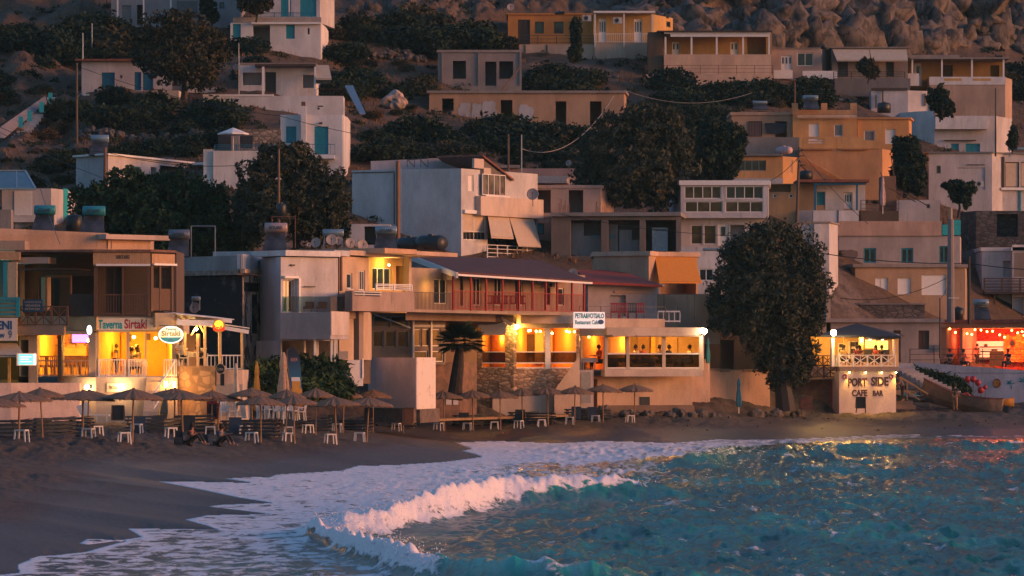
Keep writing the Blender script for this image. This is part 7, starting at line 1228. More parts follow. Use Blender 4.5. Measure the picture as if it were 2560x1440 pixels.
# ---------------- roof furniture ----------------
DISH = paint((.36, .30, .28), .6, var=.1)
def dish(px, py, D, rpx, label, yaw=0, m=DISH, group='satellite dishes on the roofs', dark=False):
    rr = rpx * D / FP; r = empty('satellite_dish', PT(px, py + rpx * 1.5, D), label, 'satellite dish', group); h = rpx * 1.5 * D / FP; n = 18; mb = MB(); vs = []
    M3 = Matrix.Rotation(yaw, 3, 'Z') @ Matrix.Rotation(R(78), 3, 'X')
    for q, z in ((.02, 0), (.5, .05), (.85, .15), (1, .22), (.98, .19), (.5, .02), (.02, -.03)):
        for k in range(n): a = 2 * math.pi * k / n; vs.append(Vector((0, 0, h)) + M3 @ Vector((q * rr * math.cos(a), q * rr * math.sin(a), z * rr)))
    mb.add(vs, [(i * n + k, i * n + (k + 1) % n, (i + 1) * n + (k + 1) % n, (i + 1) * n + k) for i in range(6) for k in range(n)]); o = local(r, 'reflector', m, mb); o.data.shade_smooth()
    mb = MB(); mb.tube([(0, .1, -.2), (0, .1, h)], .03, 6); local(r, 'mast', IRON, mb); mb = MB(); a = Vector((0, 0, h)) + M3 @ Vector((0, -rr * .8, .1 * rr)); c = Vector((0, 0, h)) + M3 @ Vector((0, 0, rr * .9)); mb.tube([a, c], .015, 5); mb.box(c, (.08, .08, .08)); local(r, 'receiver_arm', IRON, mb); return r
for px, py, D, q, lab in ((790, 607, 224, 13, 'leftmost dish of the row above the modern house roof'), (828, 600, 224, 14, 'front dish with bright face beside the roof water tank'), (846, 602, 225, 11, 'dish half behind the bright-faced one'), (874, 608, 225, 12.5, 'dish right of the roof water tank, third face'), (905, 613, 226, 14, 'rightmost dish of the row above the yellow-lit house'), (772, 612, 223, 6, 'smallest dish at the left end of the roof row'), (1332, 486, 283, 15, 'big grey dish beside the tall white block balcony'), (1425, 453, 298, 11, 'pale dish on the corrugated shed roof'), (1422, 408, 300, 8, 'small dim dish against the dark slope'), (590, 168, 323, 8, 'small white dish at the left end of the porch house'), (1276, 18, 360, 9, 'dish left above the orange house'), (1432, 683, 264, 12, 'faint dish between the two red roofs'), (487, 770, 214, 14, 'large dim dish before the soot-dark wall')):
    dish(px, py, D, q, lab, yaw=rr_u.uniform(-.4, .4))
def heater(px, py0, py1, D, wpx, label, txt='SKYLAND', m=None, yaw=0, panel=True):
    """roof water heater: tank on a frame over a tilted collector"""
    h = (py1 - py0) * D / FP; L = wpx * D / FP; r = empty('solar_water_heater', PT(px, py1, D), label, 'water heater', 'solar water heaters on the roofs', yaw); tr = h * .17; zt = h - tr
    mb = MB(); n = 16; mb.tube([(-L / 2, 0, zt), (-L / 2 + .03, 0, zt), (L / 2 - .03, 0, zt), (L / 2, 0, zt)], [tr * .9, tr, tr, tr * .9], n); o = local(r, 'tank', m or paint((.25, .33, .37), .4, .5, var=.1), mb); o.data.shade_smooth()
    if panel: mb = MB(); mb.hexa([Vector(q) for q in ((-L * .55, -h * .75, .05), (L * .55, -h * .75, .05), (L * .55, -h * .75 + .08, 0), (-L * .55, -h * .75 + .08, 0), (-L * .42, -.1, zt - tr), (L * .42, -.1, zt - tr), (L * .42, 0, zt - tr - .05), (-L * .42, 0, zt - tr - .05))]); local(r, 'collector', glassmat((.05, .05, .055), .15), mb)
    for sx in (-1, 1):
        mb = MB(); mb.bar((sx * L * .42, .25, 0), (sx * L * .42, .05, zt), .04); mb.bar((sx * L * .45, -h * .7, 0), (sx * L * .42, .0, zt - tr), .04); local(r, 'frame_leg', METAL, mb)
    if txt:
        f_ = Face(Vector((r.location.x - L / 2, r.location.y - tr)), Vector((r.location.x + L / 2, r.location.y - tr)), True); cu = f_; wz = r.location.z + zt; mtx = paint((.02, .05, .07)); 
        t0, t1 = L * .2, L * .8; c_ = bpy.data.curves.new('lettering', 'FONT'); c_.body = txt; c_.extrude = .004; c_.size = 1; c_.resolution_u = 2; c_.offset = .02; o = bpy.data.objects.new('lettering', c_); COL.objects.link(o); bpy.context.view_layer.update(); bb = o.bound_box; w_ = bb[6][0] - bb[0][0]; hh = bb[6][1] - bb[0][1]; me = bpy.data.meshes.new_from_object(o); bpy.data.objects.remove(o); me.materials.clear(); me.materials.append(mtx)
        o = bpy.data.objects.new('lettering', me); COL.objects.link(o); o.parent = r; o.rotation_euler = (R(90), 0, 0); o.scale = (L * .6 / w_, tr * .7 / hh, 1); o.location = (-L * .3, -tr - .012, zt - tr * .35)
    return r
TQT = paint((.03, .24, .28), .4, .2, var=.1); PKT = paint((.46, .32, .29), .4, .3, var=.1)
heater(112, 513, 585, 229, 52, 'turquoise-topped water heater, left one of the pair behind the peach parapet', m=TQT); heater(235, 515, 588, 229, 56, 'turquoise-topped water heater, right one of the pair behind the peach parapet', m=TQT)
heater(250, 337, 392, 283, 44, 'blue-grey water heater on the long low white building', None); heater(448, 574, 645, 217, 52, 'grey water heater left of the empty pipe stand', 'NOBEL', m=paint((.16, .18, .22), .4, .4)); heater(690, 557, 628, 224, 56, 'pinkish water heater in front of the brown roof pole', m=PKT); heater(833, 573, 625, 227, 52, 'water heater with blue stripe above the row of dishes', None, panel=False)
heater(965, 565, 628, 230, 54, 'grey water heater beside two black roof tanks', 'LEYLAND'); heater(1702, 399, 455, 304, 40, 'water heater on stilts above the window building', 'KAUZI', m=paint((.3, .32, .35), .4, .4)); heater(2026, 238, 276, 330, 38, 'grey water heater behind the crenellated house', 'SKYLAND'); heater(2452, 748, 800, 282, 38, 'bluish water heater behind the red bar roof'); heater(2545, 368, 392, 318, 50, 'blue-grey tank at the right edge above bluish house', None, panel=False); heater(1900, 252, 276, 336, 36, 'low dark collector pair on the peach terrace house roof', None); heater(490, 741, 775, 214, 22, 'small blue-grey tank before the soot-dark wall', 'D', panel=False); heater(1780, 620, 640, 268, 46, 'horizontal grey tank at the foot of the window building', None, panel=False)
TK = paint((.02, .024, .028), .45)
def tank(px, py0, py1, D, wpx, label, horiz=False, m=TK):
    h = (py1 - py0) * D / FP; w_ = wpx * D / FP; r = empty('water_tank', PT(px, py1, D), label, 'water tank', None); mb = MB()
    if horiz: mb.tube([(-w_ / 2, .4, h / 2), (-w_ / 2 + .15, .2, h / 2), (w_ / 2 - .15, -.2, h / 2), (w_ / 2, -.4, h / 2)], [h * .4, h / 2, h / 2, h * .4], 18)
    else: mb.lathe((0, 0, 0), [(w_ / 2, 0), (w_ / 2, h * .85), (w_ * .4, h * .95), (w_ * .15, h)], 18)
    o = local(r, 'barrel', m, mb); o.data.shade_smooth(); mb = MB(); mb.lathe((0, 0, h), [(w_ * .14, -.02), (w_ * .14, .06)], 10); local(r, 'cap', m, mb)
    if horiz:
        for sx in (-.3, .3): mb = MB(); mb.box((w_ * sx, 0, .05), (.1, h * .8, .14)); local(r, 'cradle', IRON, mb)
    return r
tank(1078, 588, 628, 232, 60, 'large black horizontal tank, right one on the yellow-lit house roof', True); tank(1024, 592, 628, 233, 50, 'black horizontal tank, left one on the yellow-lit house roof', True); tank(1742, 415, 450, 305, 34, 'black upright tank right of the stilted water heater'); tank(2015, 426, 452, 312, 34, 'round black tank beside the leaning pole', m=BLACK); tank(185, 536, 586, 230, 42, 'dark blue upright tank between the two turquoise water heaters'); tank(703, 508, 545, 229, 26, 'dark tank on the tall stand behind the brown pole'); tank(2210, 256, 282, 330, 34, 'dark green tank in front of the peeling yard wall'); tank(2395, 768, 800, 283, 30, 'black tank between grey concrete mast and dark pole'); tank(1960, 366, 386, 322, 30, 'pink barrel lying on the wavy roof edge', True, paint((.55, .36, .36), .6)); tank(1400, 28, 36, 362, 22, 'low dark tank on the orange house roof', True); tank(2060, 112, 122, 350, 16, 'small black tank above the bluish side wall')
def aircon(px, py, D, w_, label): 
    g = Face((px - w_, D), (px + w_, D)); r = thing('air_conditioner', g, px, py + w_ * .4, label, 'air conditioner', 'air conditioners'); fpart(r, g, 'case', paint((.5, .47, .45), .5), (px - w_ / 2, px + w_ / 2, py - w_ * .35, py + w_ * .35, .0, .35)); ring(g, px - w_ * .1, py, w_ * .24 * D / FP, .02, 'fan_grille', BLACK, r, .36); disc(g, px - w_ * .1, py, w_ * .2, w_ * .2, .351, .356).build('fan', BLACK, r)
aircon(1467, 46, 354.2, 22, 'air conditioner between orange and yellow top houses'); aircon(1544, 52, 353.2, 22, 'air conditioner in the middle of the white veranda'); aircon(1378, 712, 252.6, 18, 'air conditioner at the right end of the red-railed balcony'); aircon(2448, 460, 317.8, 20, 'air conditioner right of the round tree on the bluish house')
# empty pipe stands
for x0, x1, y0, y1, D, lab in ((478, 538, 565, 642, 219, 'empty white pipe stand right of the grey water heater'), (680, 738, 542, 620, 228, 'rusty pipe stand around the brown pole')):
    r = empty('pipe_stand', PT(x0, y1, D), lab, 'stand'); mb = MB(); c = [PT(x0, y1, D), PT(x1, y1, D), PT(x1, y1, D + 1.2), PT(x0, y1, D + 1.2)]; h = Vector((0, 0, (y1 - y0) * D / FP))
    for q in c: mb.tube([q, q + h], .03, 5)
    for i in range(4): mb.tube([c[i] + h, c[(i + 1) % 4] + h], .03, 5)
    mb.build('frame', METAL if x0 < 500 else RUST, r)
# ---------------- poles and wires ----------------
def pole(px, py0, py1, D, r0, m, label, px1=None, name='utility_pole', r1=None):
    a = PT(px if px1 is None else px1, py1 + 6, D); b_ = PT(px, py0, D); r = empty(name, a, label, 'pole'); mb = MB(); mb.tube([a, b_], [r0, r1 or r0 * .7], 10); mb.build('mast', m, r); return r, b_
WP = wood((.14, .09, .06)); poles = {}
for k, q in {'a': (192, 158, 400, 300, .11, WP, 'tall dark wooden pole at far left with a curved street-lamp arm'), 'b': (263, 368, 470, 279, .16, wood((.26, .12, .06)), 'stout brown wooden pole before the long low white building'), 'c': (697, 372, 560, 250, .1, wood((.22, .13, .08)), 'brown wooden pole rising through the tamarisk'), 'd': (1271, 335, 455, 290, .1, WP, 'dark pole, left one of the pair behind the tall block'), 'e': (1304, 337, 470, 290, .06, METAL, 'thin pale pole, right one of the pair behind the tall block'), 'f': (1998, 368, 555, 302, .13, WP, 'dark leaning pole wound with wires before the orange houses', 1992), 'g': (2377, 548, 800, 279, .3, pl(.26, .22, .22), 'thick grey concrete mast with light upper tube at right'), 'h': (2423, 640, 805, 281, .12, BLACK, 'black pole right of the concrete mast'), 'i': (2350, 745, 890, 275, .07, IRON, 'thin dark pole at the end of the low pinkish house'), 'j': (207, 82, 150, 330, .06, METAL, 'thin pale pole at the left corner of the blue-door house'), 'k': (230, 58, 140, 340, .05, METAL, 'short thin pole beyond the blue-door house roof'), 'l': (597, 108, 232, 322, .05, METAL, 'thin white pole at the left end of the porch house'), 'm': (1987, 200, 262, 336, .08, RUST, 'rusty pole rising behind the merlons'), 'n': (2489, 220, 385, 317, .08, IRON, 'thin dark pole before the balcony parapet house at right')}.items():
    r, t = pole(*q[:6], q[6], q[7] if len(q) > 7 else None, r1=(.22 if k == 'g' else None)); poles[k] = (r, t)
r, t = poles['g']; mb = MB(); mb.tube([PT(2377, 520, 279), PT(2377, 600, 279)], .12, 8); mb.build('upper_tube', pl(.5, .4, .3), r); mb = MB(); mb.bar(PT(2371, 745, 278.6), PT(2398, 745, 278.6), .05); mb.build('cross_bar', WHITE, r)
r, t = poles['a']; mb = MB(); mb.tube([PT(192, 245, 300), PT(200, 235, 300), PT(212, 235, 299.5)], .04, 6); mb.build('lamp_arm', METAL, r); mb = MB(); mb.box(PT(215, 237, 299.5), (.5, .25, .14)); mb.build('lamp_head', METAL, r)
r, t = poles['f']; mb = MB(); r_ = random.Random(2)
for k in range(9): a = PT(1998, 375, 302) + Vector((0, 0, -r_.uniform(0, 1.2))); mb.tube([a, a + Vector((r_.uniform(-.5, .5), -.2, r_.uniform(-.4, .3)))], .04, 5)
mb.build('insulators', BLACK, r)
def wire(a, b_, sag, label, r=.022, m=BLACK):
    mb = MB(); pts = [a.lerp(b_, t / 14) - Vector((0, 0, sag * 4 * (t / 14) * (1 - t / 14))) for t in range(15)]; mb.tube(pts, r, 5); return tag(mb.build('overhead_wire', m), label, 'cable')
wire(PT(192, 165, 300), PT(700, 290, 285), .5, 'cable crossing the blue-door house towards the tall turquoise-shuttered house'); wire(PT(700, 290, 285), PT(1190, 365, 290), .5, 'cable from the tall shuttered house over the dark slope'); wire(PT(-40, 300, 290), PT(263, 380, 279), .5, 'upper cable running to the stout brown pole at left'); wire(PT(-40, 310, 290), PT(700, 560, 250), 1.0, 'long cable sloping over the green tree to the brown pole'); wire(PT(263, 380, 279), PT(640, 410, 275), .5, 'cable above the long low white roof')
wire(PT(1304, 372, 290), PT(1535, 240, 318), 1.8, 'pale slack cable from the thin pole up to the ochre ruin', .03, paint((.3, .26, .22))); wire(PT(1560, 225, 325), PT(1880, 232, 334), 1.0, 'faint cable crossing the slope right of the ochre ruin', .025, GREYD); wire(PT(2423, 658, 281), PT(2700, 675, 281), .2, 'dark cable from black pole out to the right edge', .035); wire(PT(1850, 590, 275), PT(2423, 658, 281), .6, 'long dark cable passing the three blue windows', .035); wire(PT(2350, 750, 275), PT(2377, 700, 279), .1, 'short cable up to the concrete mast'); wire(PT(2100, 745, 279), PT(2377, 690, 279), .7, 'cable drooping across the white roller shutters')
wire(PT(2000, 375, 302), PT(2170, 560, 295), .3, 'cable descending from the leaning pole past the blue-post house'); wire(PT(1400, 535, 280), PT(1850, 590, 275), .3, 'cable passing in front of the unfinished building'); wire(PT(100, 470, 240), PT(150, 610, 215), .1, 'short steep cable at the left water heater'); wire(PT(1998, 390, 302), PT(1900, 460, 305), .4, 'thin cable drooping left of the leaning pole')
# stair with turquoise rail at left
r = empty('hillside_stairs', PT(80, 300, 320), 'white outdoor stairs with turquoise rail posts at far left', 'stairs'); mb = MB()
for k in range(16):
    t = k / 15; x0 = 22 + t * 95; y0 = 352 - t * 105; D = 301 + t * 16; mb.hexa([PT(x0, y0 + 8, D), PT(x0 + 34 - t * 8, y0 + 8, D), PT(x0 + 34 - t * 8, y0 + 8, D + 1.4), PT(x0, y0 + 8, D + 1.4), PT(x0, y0 - 4, D), PT(x0 + 34 - t * 8, y0 - 4, D), PT(x0 + 34 - t * 8, y0 - 4, D + 1.4), PT(x0, y0 - 4, D + 1.4)])
mb.build('steps', pl(.50, .46, .46), r); mb = MB(); mb.extr([PT(-10, 345, 300), PT(10, 345, 300), PT(120, 252, 316), PT(112, 240, 317), PT(-10, 325, 301)], (0, .3, 0)); mb.build('side_wall', pl(.32, .27, .26), r)
for i, (x, y) in enumerate(((52, 305), (74, 290), (104, 268), (126, 245))): mb = MB(); mb.box(PT(x, y, 302 + i * 4), (.35, .1, .85)); mb.build('rail_panel', TURQ, r)
r_, t_ = None, None
g = Face((860, 312), (920, 312)); r = thing('metal_sheet', g, 890, 290, 'pale corrugated sheets sliding down the slope right of the terrace wall', 'sheet')
for i in range(3): mb = MB(); mb.extr([PT(862 + i * 7, 216, 318), PT(868 + i * 7, 214, 318), PT(906 + i * 4, 285, 309), PT(900 + i * 4, 287, 309)], (0, 0, .06)); mb.build('sheet', paint((.42, .38, .40), .5, .3), r)
# ---------------- vegetation and rocks ----------------
def leafmat(a, b_, c=None, sc=.5):
    m, nt, p = newmat('foliage', .75); n = node(nt, 'ShaderNodeTexNoise', Scale=sc, Detail=4.0, Roughness=.6); nt.links.new(pos(nt), n.inputs['Vector'])
    n2 = node(nt, 'ShaderNodeTexNoise', Scale=9.0, Detail=2.0); nt.links.new(pos(nt), n2.inputs['Vector'])
    col = ramp(nt, n.outputs[0], [(.38, a), (.52, b_)] + ([(.66, c)] if c else [])); nt.links.new(mixc(nt, 1.0, col, ramp(nt, n2.outputs[0], [(.35, (.55, .55, .55)), (.65, (1.35, 1.35, 1.35))]), 'MULTIPLY'), p.inputs['Base Color']); p.inputs['Specular IOR Level'].default_value = .15
    return m
GREEN = leafmat((.012, .030, .016), (.030, .062, .026), (.05, .085, .03)); TAMA = leafmat((.026, .040, .028), (.060, .066, .042), (.11, .10, .06), .7); SCRUB = leafmat((.012, .024, .017), (.022, .042, .024), (.06, .05, .03), .25); DRYG = leafmat((.10, .06, .03), (.17, .10, .05), (.24, .14, .07), .3); OLIVE = leafmat((.022, .03, .02), (.05, .048, .028), (.085, .065, .035), .6)
def leaves(name, m, lobes, n, size, seed, parent=None, elong=2.2, thr=-.12, droop=0, ofs=(0, 0, 0)):
    """crown of many small leaf sprays filling noise-broken lobes: lobes (x,y,z,rx,ry,rz)"""
    rs = np.random.RandomState(seed); lb = np.array(lobes, float); vol = (lb[:, 3] * lb[:, 4] * lb[:, 5]) ** .8; k = rs.choice(len(lb), n * 2, p=vol / vol.sum())
    d = rs.normal(size=(n * 2, 3)); d /= np.linalg.norm(d, axis=1)[:, None]; rad = rs.uniform(0, 1, n * 2) ** .38
    rr = 1 + .36 * gn(d[:, 0] * 2.3 + k * 3.1 + seed, d[:, 2] * 2.3 + d[:, 1] * 2) * 2
    P = lb[k, :3] + d * lb[k, 3:] * (rad * rr)[:, None]; f = 1.6 / max(.5, lb[:, 3].mean() * .55)
    g = gn(P[:, 0] * f + seed, P[:, 2] * f) + gn(P[:, 1] * f * 1.3 + 3, P[:, 2] * f * 1.2 + P[:, 0] * .4) + .5 * gn(P[:, 0] * f * 2.7, P[:, 2] * f * 2.7 + P[:, 1])
    P = P[g > thr][:n]; n = len(P); a = rs.normal(size=(n, 3)); a[:, 2] -= droop; a /= np.linalg.norm(a, axis=1)[:, None]; b_ = np.cross(a, rs.normal(size=(n, 3))); b_ /= np.linalg.norm(b_, axis=1)[:, None] + 1e-9
    s_ = size * rs.uniform(.5, 1.4, (n, 1)); a = a * s_ * elong / 2; b_ = b_ * s_ / 2
    V = np.stack([P - a, P + b_, P + a, P - b_], 1).reshape(-1, 3) - np.array(ofs); return arrmesh(name, V, np.arange(n * 4).reshape(-1, 4), m, parent)
def tree(px, py, D, lobes, m, n, size, label, seed, group=None, trunk=None, name='tree', tr=.3, **k):
    """lobes given as (px,py,rx_px,ry_px,depth offset)"""
    s_ = D / FP; base = PT(px, py, D); r = empty(name, base, label, 'tree', group)
    L = [(X(a, D), D + (e if len(q) else 0), Z(b_, D), c * s_, max(c, d) * s_ * .85, d * s_) for (a, b_, c, d, e, *q) in [l + (0,) for l in lobes]]
    leaves('crown', m, L, n, size, seed, r, ofs=tuple(base), **k); mb = MB(); rt = random.Random(seed)
    c0 = np.mean([l[:3] for l in L], axis=0); top = Vector((c0[0], c0[1], c0[2])); mid = base.lerp(top, .45) + Vector((rt.uniform(-.3, .3), 0, 0)); mb.tube([base - Vector((0, 0, .5)), base.lerp(mid, .5) + Vector((.1, 0, 0)), mid, top], [tr, tr * .8, tr * .65, tr * .25], 9)
    for l in L: e = Vector(l[:3]); st_ = mid.lerp(top, rt.uniform(0, .4)); mb.tube([st_, st_.lerp(e, .5) + Vector((0, 0, rt.uniform(0, .3))), e], [tr * .4, tr * .25, tr * .08], 6)
    mb.build('trunk', wood((.03, .022, .018)), r); return r
tree(1965, 1010, 261, [(1900, 640, 95, 80, 0), (1850, 720, 80, 75, 0), (1975, 630, 75, 70, 1), (2010, 700, 65, 85, 0), (1930, 740, 100, 90, -1), (1835, 790, 65, 50, 0), (1900, 830, 70, 55, 0), (1990, 800, 65, 70, 0), (1960, 870, 70, 55, 0), (2010, 880, 40, 40, 0), (1925, 905, 45, 38, 0), (1990, 925, 38, 45, 0), (1945, 950, 30, 30, 0), (1850, 640, 50, 50, 1), (1925, 590, 60, 35, 0), (2030, 770, 40, 50, 0), (1800, 760, 35, 35, 0)], TAMA, 70000, .12, 'huge dark tamarisk tree on the quay between restaurant and cafe', 1, tr=.7, elong=2.6, thr=-.2, droop=.4)
tree(420, 640, 256, [(260, 520, 80, 60, 0), (350, 495, 90, 65, 0), (450, 500, 95, 65, 0), (540, 540, 85, 75, 0), (400, 570, 120, 70, -1), (280, 580, 90, 50, 0), (520, 600, 90, 50, 0), (215, 500, 40, 40, 0), (600, 590, 60, 60, 0), (310, 450, 50, 30, 0)], GREEN, 42000, .19, 'broad dark green leafy tree behind the taverna roof', 2, elong=1.6, thr=-.15)
tree(740, 640, 253, [(710, 410, 70, 55, 0), (660, 460, 70, 60, 0), (770, 450, 65, 60, 0), (825, 500, 50, 75, 0), (700, 530, 90, 70, -1), (790, 560, 70, 60, 0), (640, 540, 50, 60, 0), (740, 385, 35, 28, 0), (840, 570, 35, 45, 0)], TAMA, 42000, .13, 'brownish feathery tamarisk behind the row of roof dishes', 3, elong=2.6, thr=-.12, droop=.4)
tree(1590, 500, 292, [(1560, 330, 75, 60, 0), (1640, 340, 80, 70, 0), (1500, 390, 60, 65, 0), (1600, 420, 100, 70, -1), (1680, 400, 60, 60, 0), (1540, 470, 80, 45, 0), (1630, 480, 80, 40, 0), (1610, 290, 50, 35, 0), (1470, 440, 40, 45, 0)], TAMA, 42000, .14, 'wide brown-green tamarisk on the slope above the unfinished building', 4, elong=2.5, thr=-.15, droop=.4)
tree(1780, 455, 304, [(1790, 340, 55, 40, 0), (1760, 390, 60, 50, 0), (1810, 400, 45, 50, 0), (1730, 330, 40, 40, 0), (1840, 350, 30, 35, 0)], SCRUB, 14000, .2, 'dark evergreen tree left of the peach terrace house', 5, thr=-.2)
tree(460, 235, 318, [(420, 90, 70, 60, 0), (480, 110, 75, 65, 0), (380, 130, 55, 45, 0), (530, 140, 50, 50, 0), (440, 160, 80, 50, -2), (500, 190, 50, 40, -2), (450, 60, 50, 35, 0), (360, 100, 35, 35, 0)], OLIVE, 30000, .16, 'large olive-brown tree hanging over the blue-door house', 6, thr=-.15)
tree(1440, 145, 351, [(1440, 75, 13, 30, 0), (1440, 110, 14, 30, 0), (1438, 135, 20, 20, 0)], SCRUB, 5000, .15, 'narrow dark climber growing up the terrace of the orange house', 7, tr=.1, thr=-.3)
tree(2265, 480, 312, [(2265, 370, 35, 30, 0), (2280, 410, 35, 40, 0), (2255, 430, 30, 40, 0), (2290, 450, 25, 35, 0)], SCRUB, 10000, .2, 'dark bushy tree between orange annex and bluish house', 8, thr=-.25); tree(2395, 530, 306, [(2385, 465, 28, 14, 0), (2410, 470, 30, 16, 0), (2400, 485, 26, 22, 0), (2415, 500, 12, 20, 0)], SCRUB, 6000, .16, 'small round-topped tree in front of the blind arch', 9, tr=.12, thr=-.25)
tree(640, 42, 345, [(625, 8, 32, 22, 0), (660, 3, 28, 22, 0), (645, 22, 26, 12, 0)], OLIVE, 6000, .15, 'small spreading tree on the terrace beside the turquoise doors', 10, tr=.1); tree(528, 62, 352, [(520, 18, 22, 22, 0), (532, 40, 16, 16, 0)], SCRUB, 4000, .15, 'small dark tree against the grey hillside house', 11, tr=.1); tree(2170, 195, 338, [(2165, 165, 22, 20, 0), (2180, 180, 20, 16, 0)], OLIVE, 3500, .14, 'thin leafy tree in front of the cream awnings', 12, tr=.08); tree(2350, 290, 324, [(2345, 245, 28, 30, 0), (2360, 270, 26, 25, 0)], SCRUB, 5000, .16, 'ivy-like shrub tree climbing the tall peach wall', 13, tr=.08); tree(2530, 370, 316, [(2533, 340, 12, 26, 0), (2530, 360, 14, 14, 0)], SCRUB, 2500, .14, 'narrow conifer right of the balcony parapet', 14, tr=.06)
# palm
r = empty('palm_tree', PT(1140, 985, 239.5), 'short stout fan palm with shaggy trunk in front of the restaurant', 'tree'); mb = MB(); D = 239.5; mb.tube([PT(1136, 1000, D), PT(1140, 960, D), PT(1146, 910, D), PT(1150, 860, D)], [.5, .42, .36, .22], 12); mb.build('trunk', two((.045, .03, .022), (.015, .012, .01), 6, .4, .6, .4), r)
rs = np.random.RandomState(5); V = []; Fq = []; c = np.array(PT(1152, 858, D))
for k in range(64):
    az = rs.uniform(0, 6.28); el = rs.uniform(-.5, 1.25); L = rs.uniform(1.15, 1.6); dr = np.array([math.cos(az) * math.cos(el), math.sin(az) * math.cos(el), math.sin(el)]); hub = c + dr * L * .55; side = np.cross(dr, [0, 0, 1]); side /= np.linalg.norm(side) + 1e-6; up = np.cross(side, dr)
    for j in range(15):
        t = (j / 14 - .5) * 2.6; q = dr * math.cos(t) + side * math.sin(t); tip = hub + q * L * .62 + np.array([0, 0, -.13]) * rs.uniform(.3, 1.3); w_ = up * .03 + np.cross(q, up) * .045; n0 = len(V); V += [hub - w_ * .5, hub + q * L * .33 + w_, tip, hub + q * L * .33 - w_]; Fq.append([n0, n0 + 1, n0 + 2, n0 + 3])
arrmesh('crown', np.array(V) - np.array(r.location), np.array(Fq), leafmat((.014, .03, .018), (.03, .05, .026), (.05, .065, .03)), r)
# shrubs: five kinds of bush, copied over the slope
def make_shrub(seed, m, n=2600):
    r = empty('shrub', (0, 0, 0), None, 'shrub'); rt = random.Random(seed); L = [(rt.uniform(-.45, .45), rt.uniform(-.4, .4), rt.uniform(.25, .6), rt.uniform(.45, .65), rt.uniform(.45, .6), rt.uniform(.3, .45)) for _ in range(5)]; leaves('foliage', m, L, n, .085, seed, r, thr=-.3, elong=1.7); mb = MB()
    for k in range(4): mb.tube([(0, 0, -.3), (rt.uniform(-.4, .4), rt.uniform(-.3, .3), .5)], .02, 4)
    mb.build('stem', BROWN, r); return r
sp_ = [make_shrub(50 + k, SCRUB) for k in range(4)] + [make_shrub(60, OLIVE)]; so_ = [make_shrub(70, DRYG, 1400), make_shrub(71, OLIVE, 1600)]; ush = set(); rs_ = random.Random(12)
AREAS = [(160, 100, 165, 45, 15, 2.6, sp_, 'dark green shrub of the thicket at the top left corner'), (290, 280, 140, 45, 16, 2.2, sp_, 'dark green shrub below the low blue-door house'), (530, 320, 90, 50, 11, 2.3, sp_, 'dark green shrub below the wooden gate'), (880, 95, 70, 40, 7, 2.3, sp_, 'dark green shrub right of the turquoise-shuttered house'), (1115, 85, 150, 45, 17, 2.9, sp_, 'dark green shrub in the big thicket left of the orange house'), (1020, 205, 60, 25, 5, 1.8, sp_, 'dark green shrub around the pale boulder'), (890, 200, 60, 40, 7, 2.2, sp_, 'dark green shrub right of the porch house'), (1250, 345, 200, 38, 20, 2.5, sp_, 'dark green shrub below the ochre ruin'), (1000, 370, 110, 40, 12, 2.4, sp_, 'dark green shrub above the tall white block'), (1450, 190, 120, 35, 9, 2.0, sp_, 'dark green shrub right of the grey ruin'), (1720, 235, 110, 32, 10, 2.4, sp_, 'dark green shrub below the peach walkway'), (1940, 230, 120, 28, 9, 2.3, sp_, 'dark green shrub between walkway and crenellated house'), (1750, 300, 90, 35, 7, 2.4, sp_, 'dark green shrub left of the peach terrace house'), (1380, 400, 110, 22, 7, 2.0, sp_, 'dark green shrub above the corrugated shed'), (380, 370, 200, 20, 8, 1.5, sp_, 'dark green shrub above the long low white roof'), (120, 430, 110, 40, 6, 1.5, sp_, 'dark green shrub on the brown bank at left'), (2480, 55, 90, 45, 6, 2.4, sp_, 'dark green shrub in the cleft at the top right'), (2545, 220, 30, 60, 5, 2.2, sp_, 'dark green shrub at the right edge of the slope'), (560, 130, 110, 30, 7, 1.7, sp_, 'dark green shrub under the turquoise-shuttered house'), (250, 140, 90, 15, 4, 1.4, sp_, 'dark green shrub above the blue-door roof'), (60, 200, 90, 60, 8, 1.6, sp_, 'dark green shrub on the far left slope'),
         (1000, 40, 150, 40, 9, 1.0, so_, 'dry brown shrub on the sunlit slope at top'), (990, 280, 80, 40, 9, 1.1, so_, 'dry brown shrub below the pale boulder'), (300, 300, 200, 30, 10, 1.0, so_, 'dry brown shrub among the rocks at left'), (950, 150, 90, 14, 6, .9, so_, 'dry brown shrub along the dry stone terrace'), (1800, 110, 250, 30, 12, 1.0, so_, 'dry brown shrub at the foot of the cliff'), (100, 330, 100, 60, 8, 1.0, so_, 'dry brown shrub beside the outdoor stairs')]
def near_house(x, y): return False
for (cx, cy, rx, ry, n_, sz, pr, lab) in AREAS:
    for k in range(n_):
        a = rs_.uniform(0, 6.283); q = rs_.random() ** .5; px = cx + rx * q * math.cos(a); py = cy + ry * q * math.sin(a); D = DH(px, py + 12) - 1.5; x = X(px, D); s_ = sz * rs_.uniform(.65, 1.25)
        place(pr, ush, rs_.randrange(99), (x, D, gz(x, D) - .15 * s_), rs_.uniform(0, 6.28), lab, lab.replace('shrub', 'shrubs'), (s_ * 1.15, s_, s_ * rs_.uniform(.7, 1)))
for q in sp_ + so_:
    if id(q) not in ush: q.location = (0, 800, -40); 
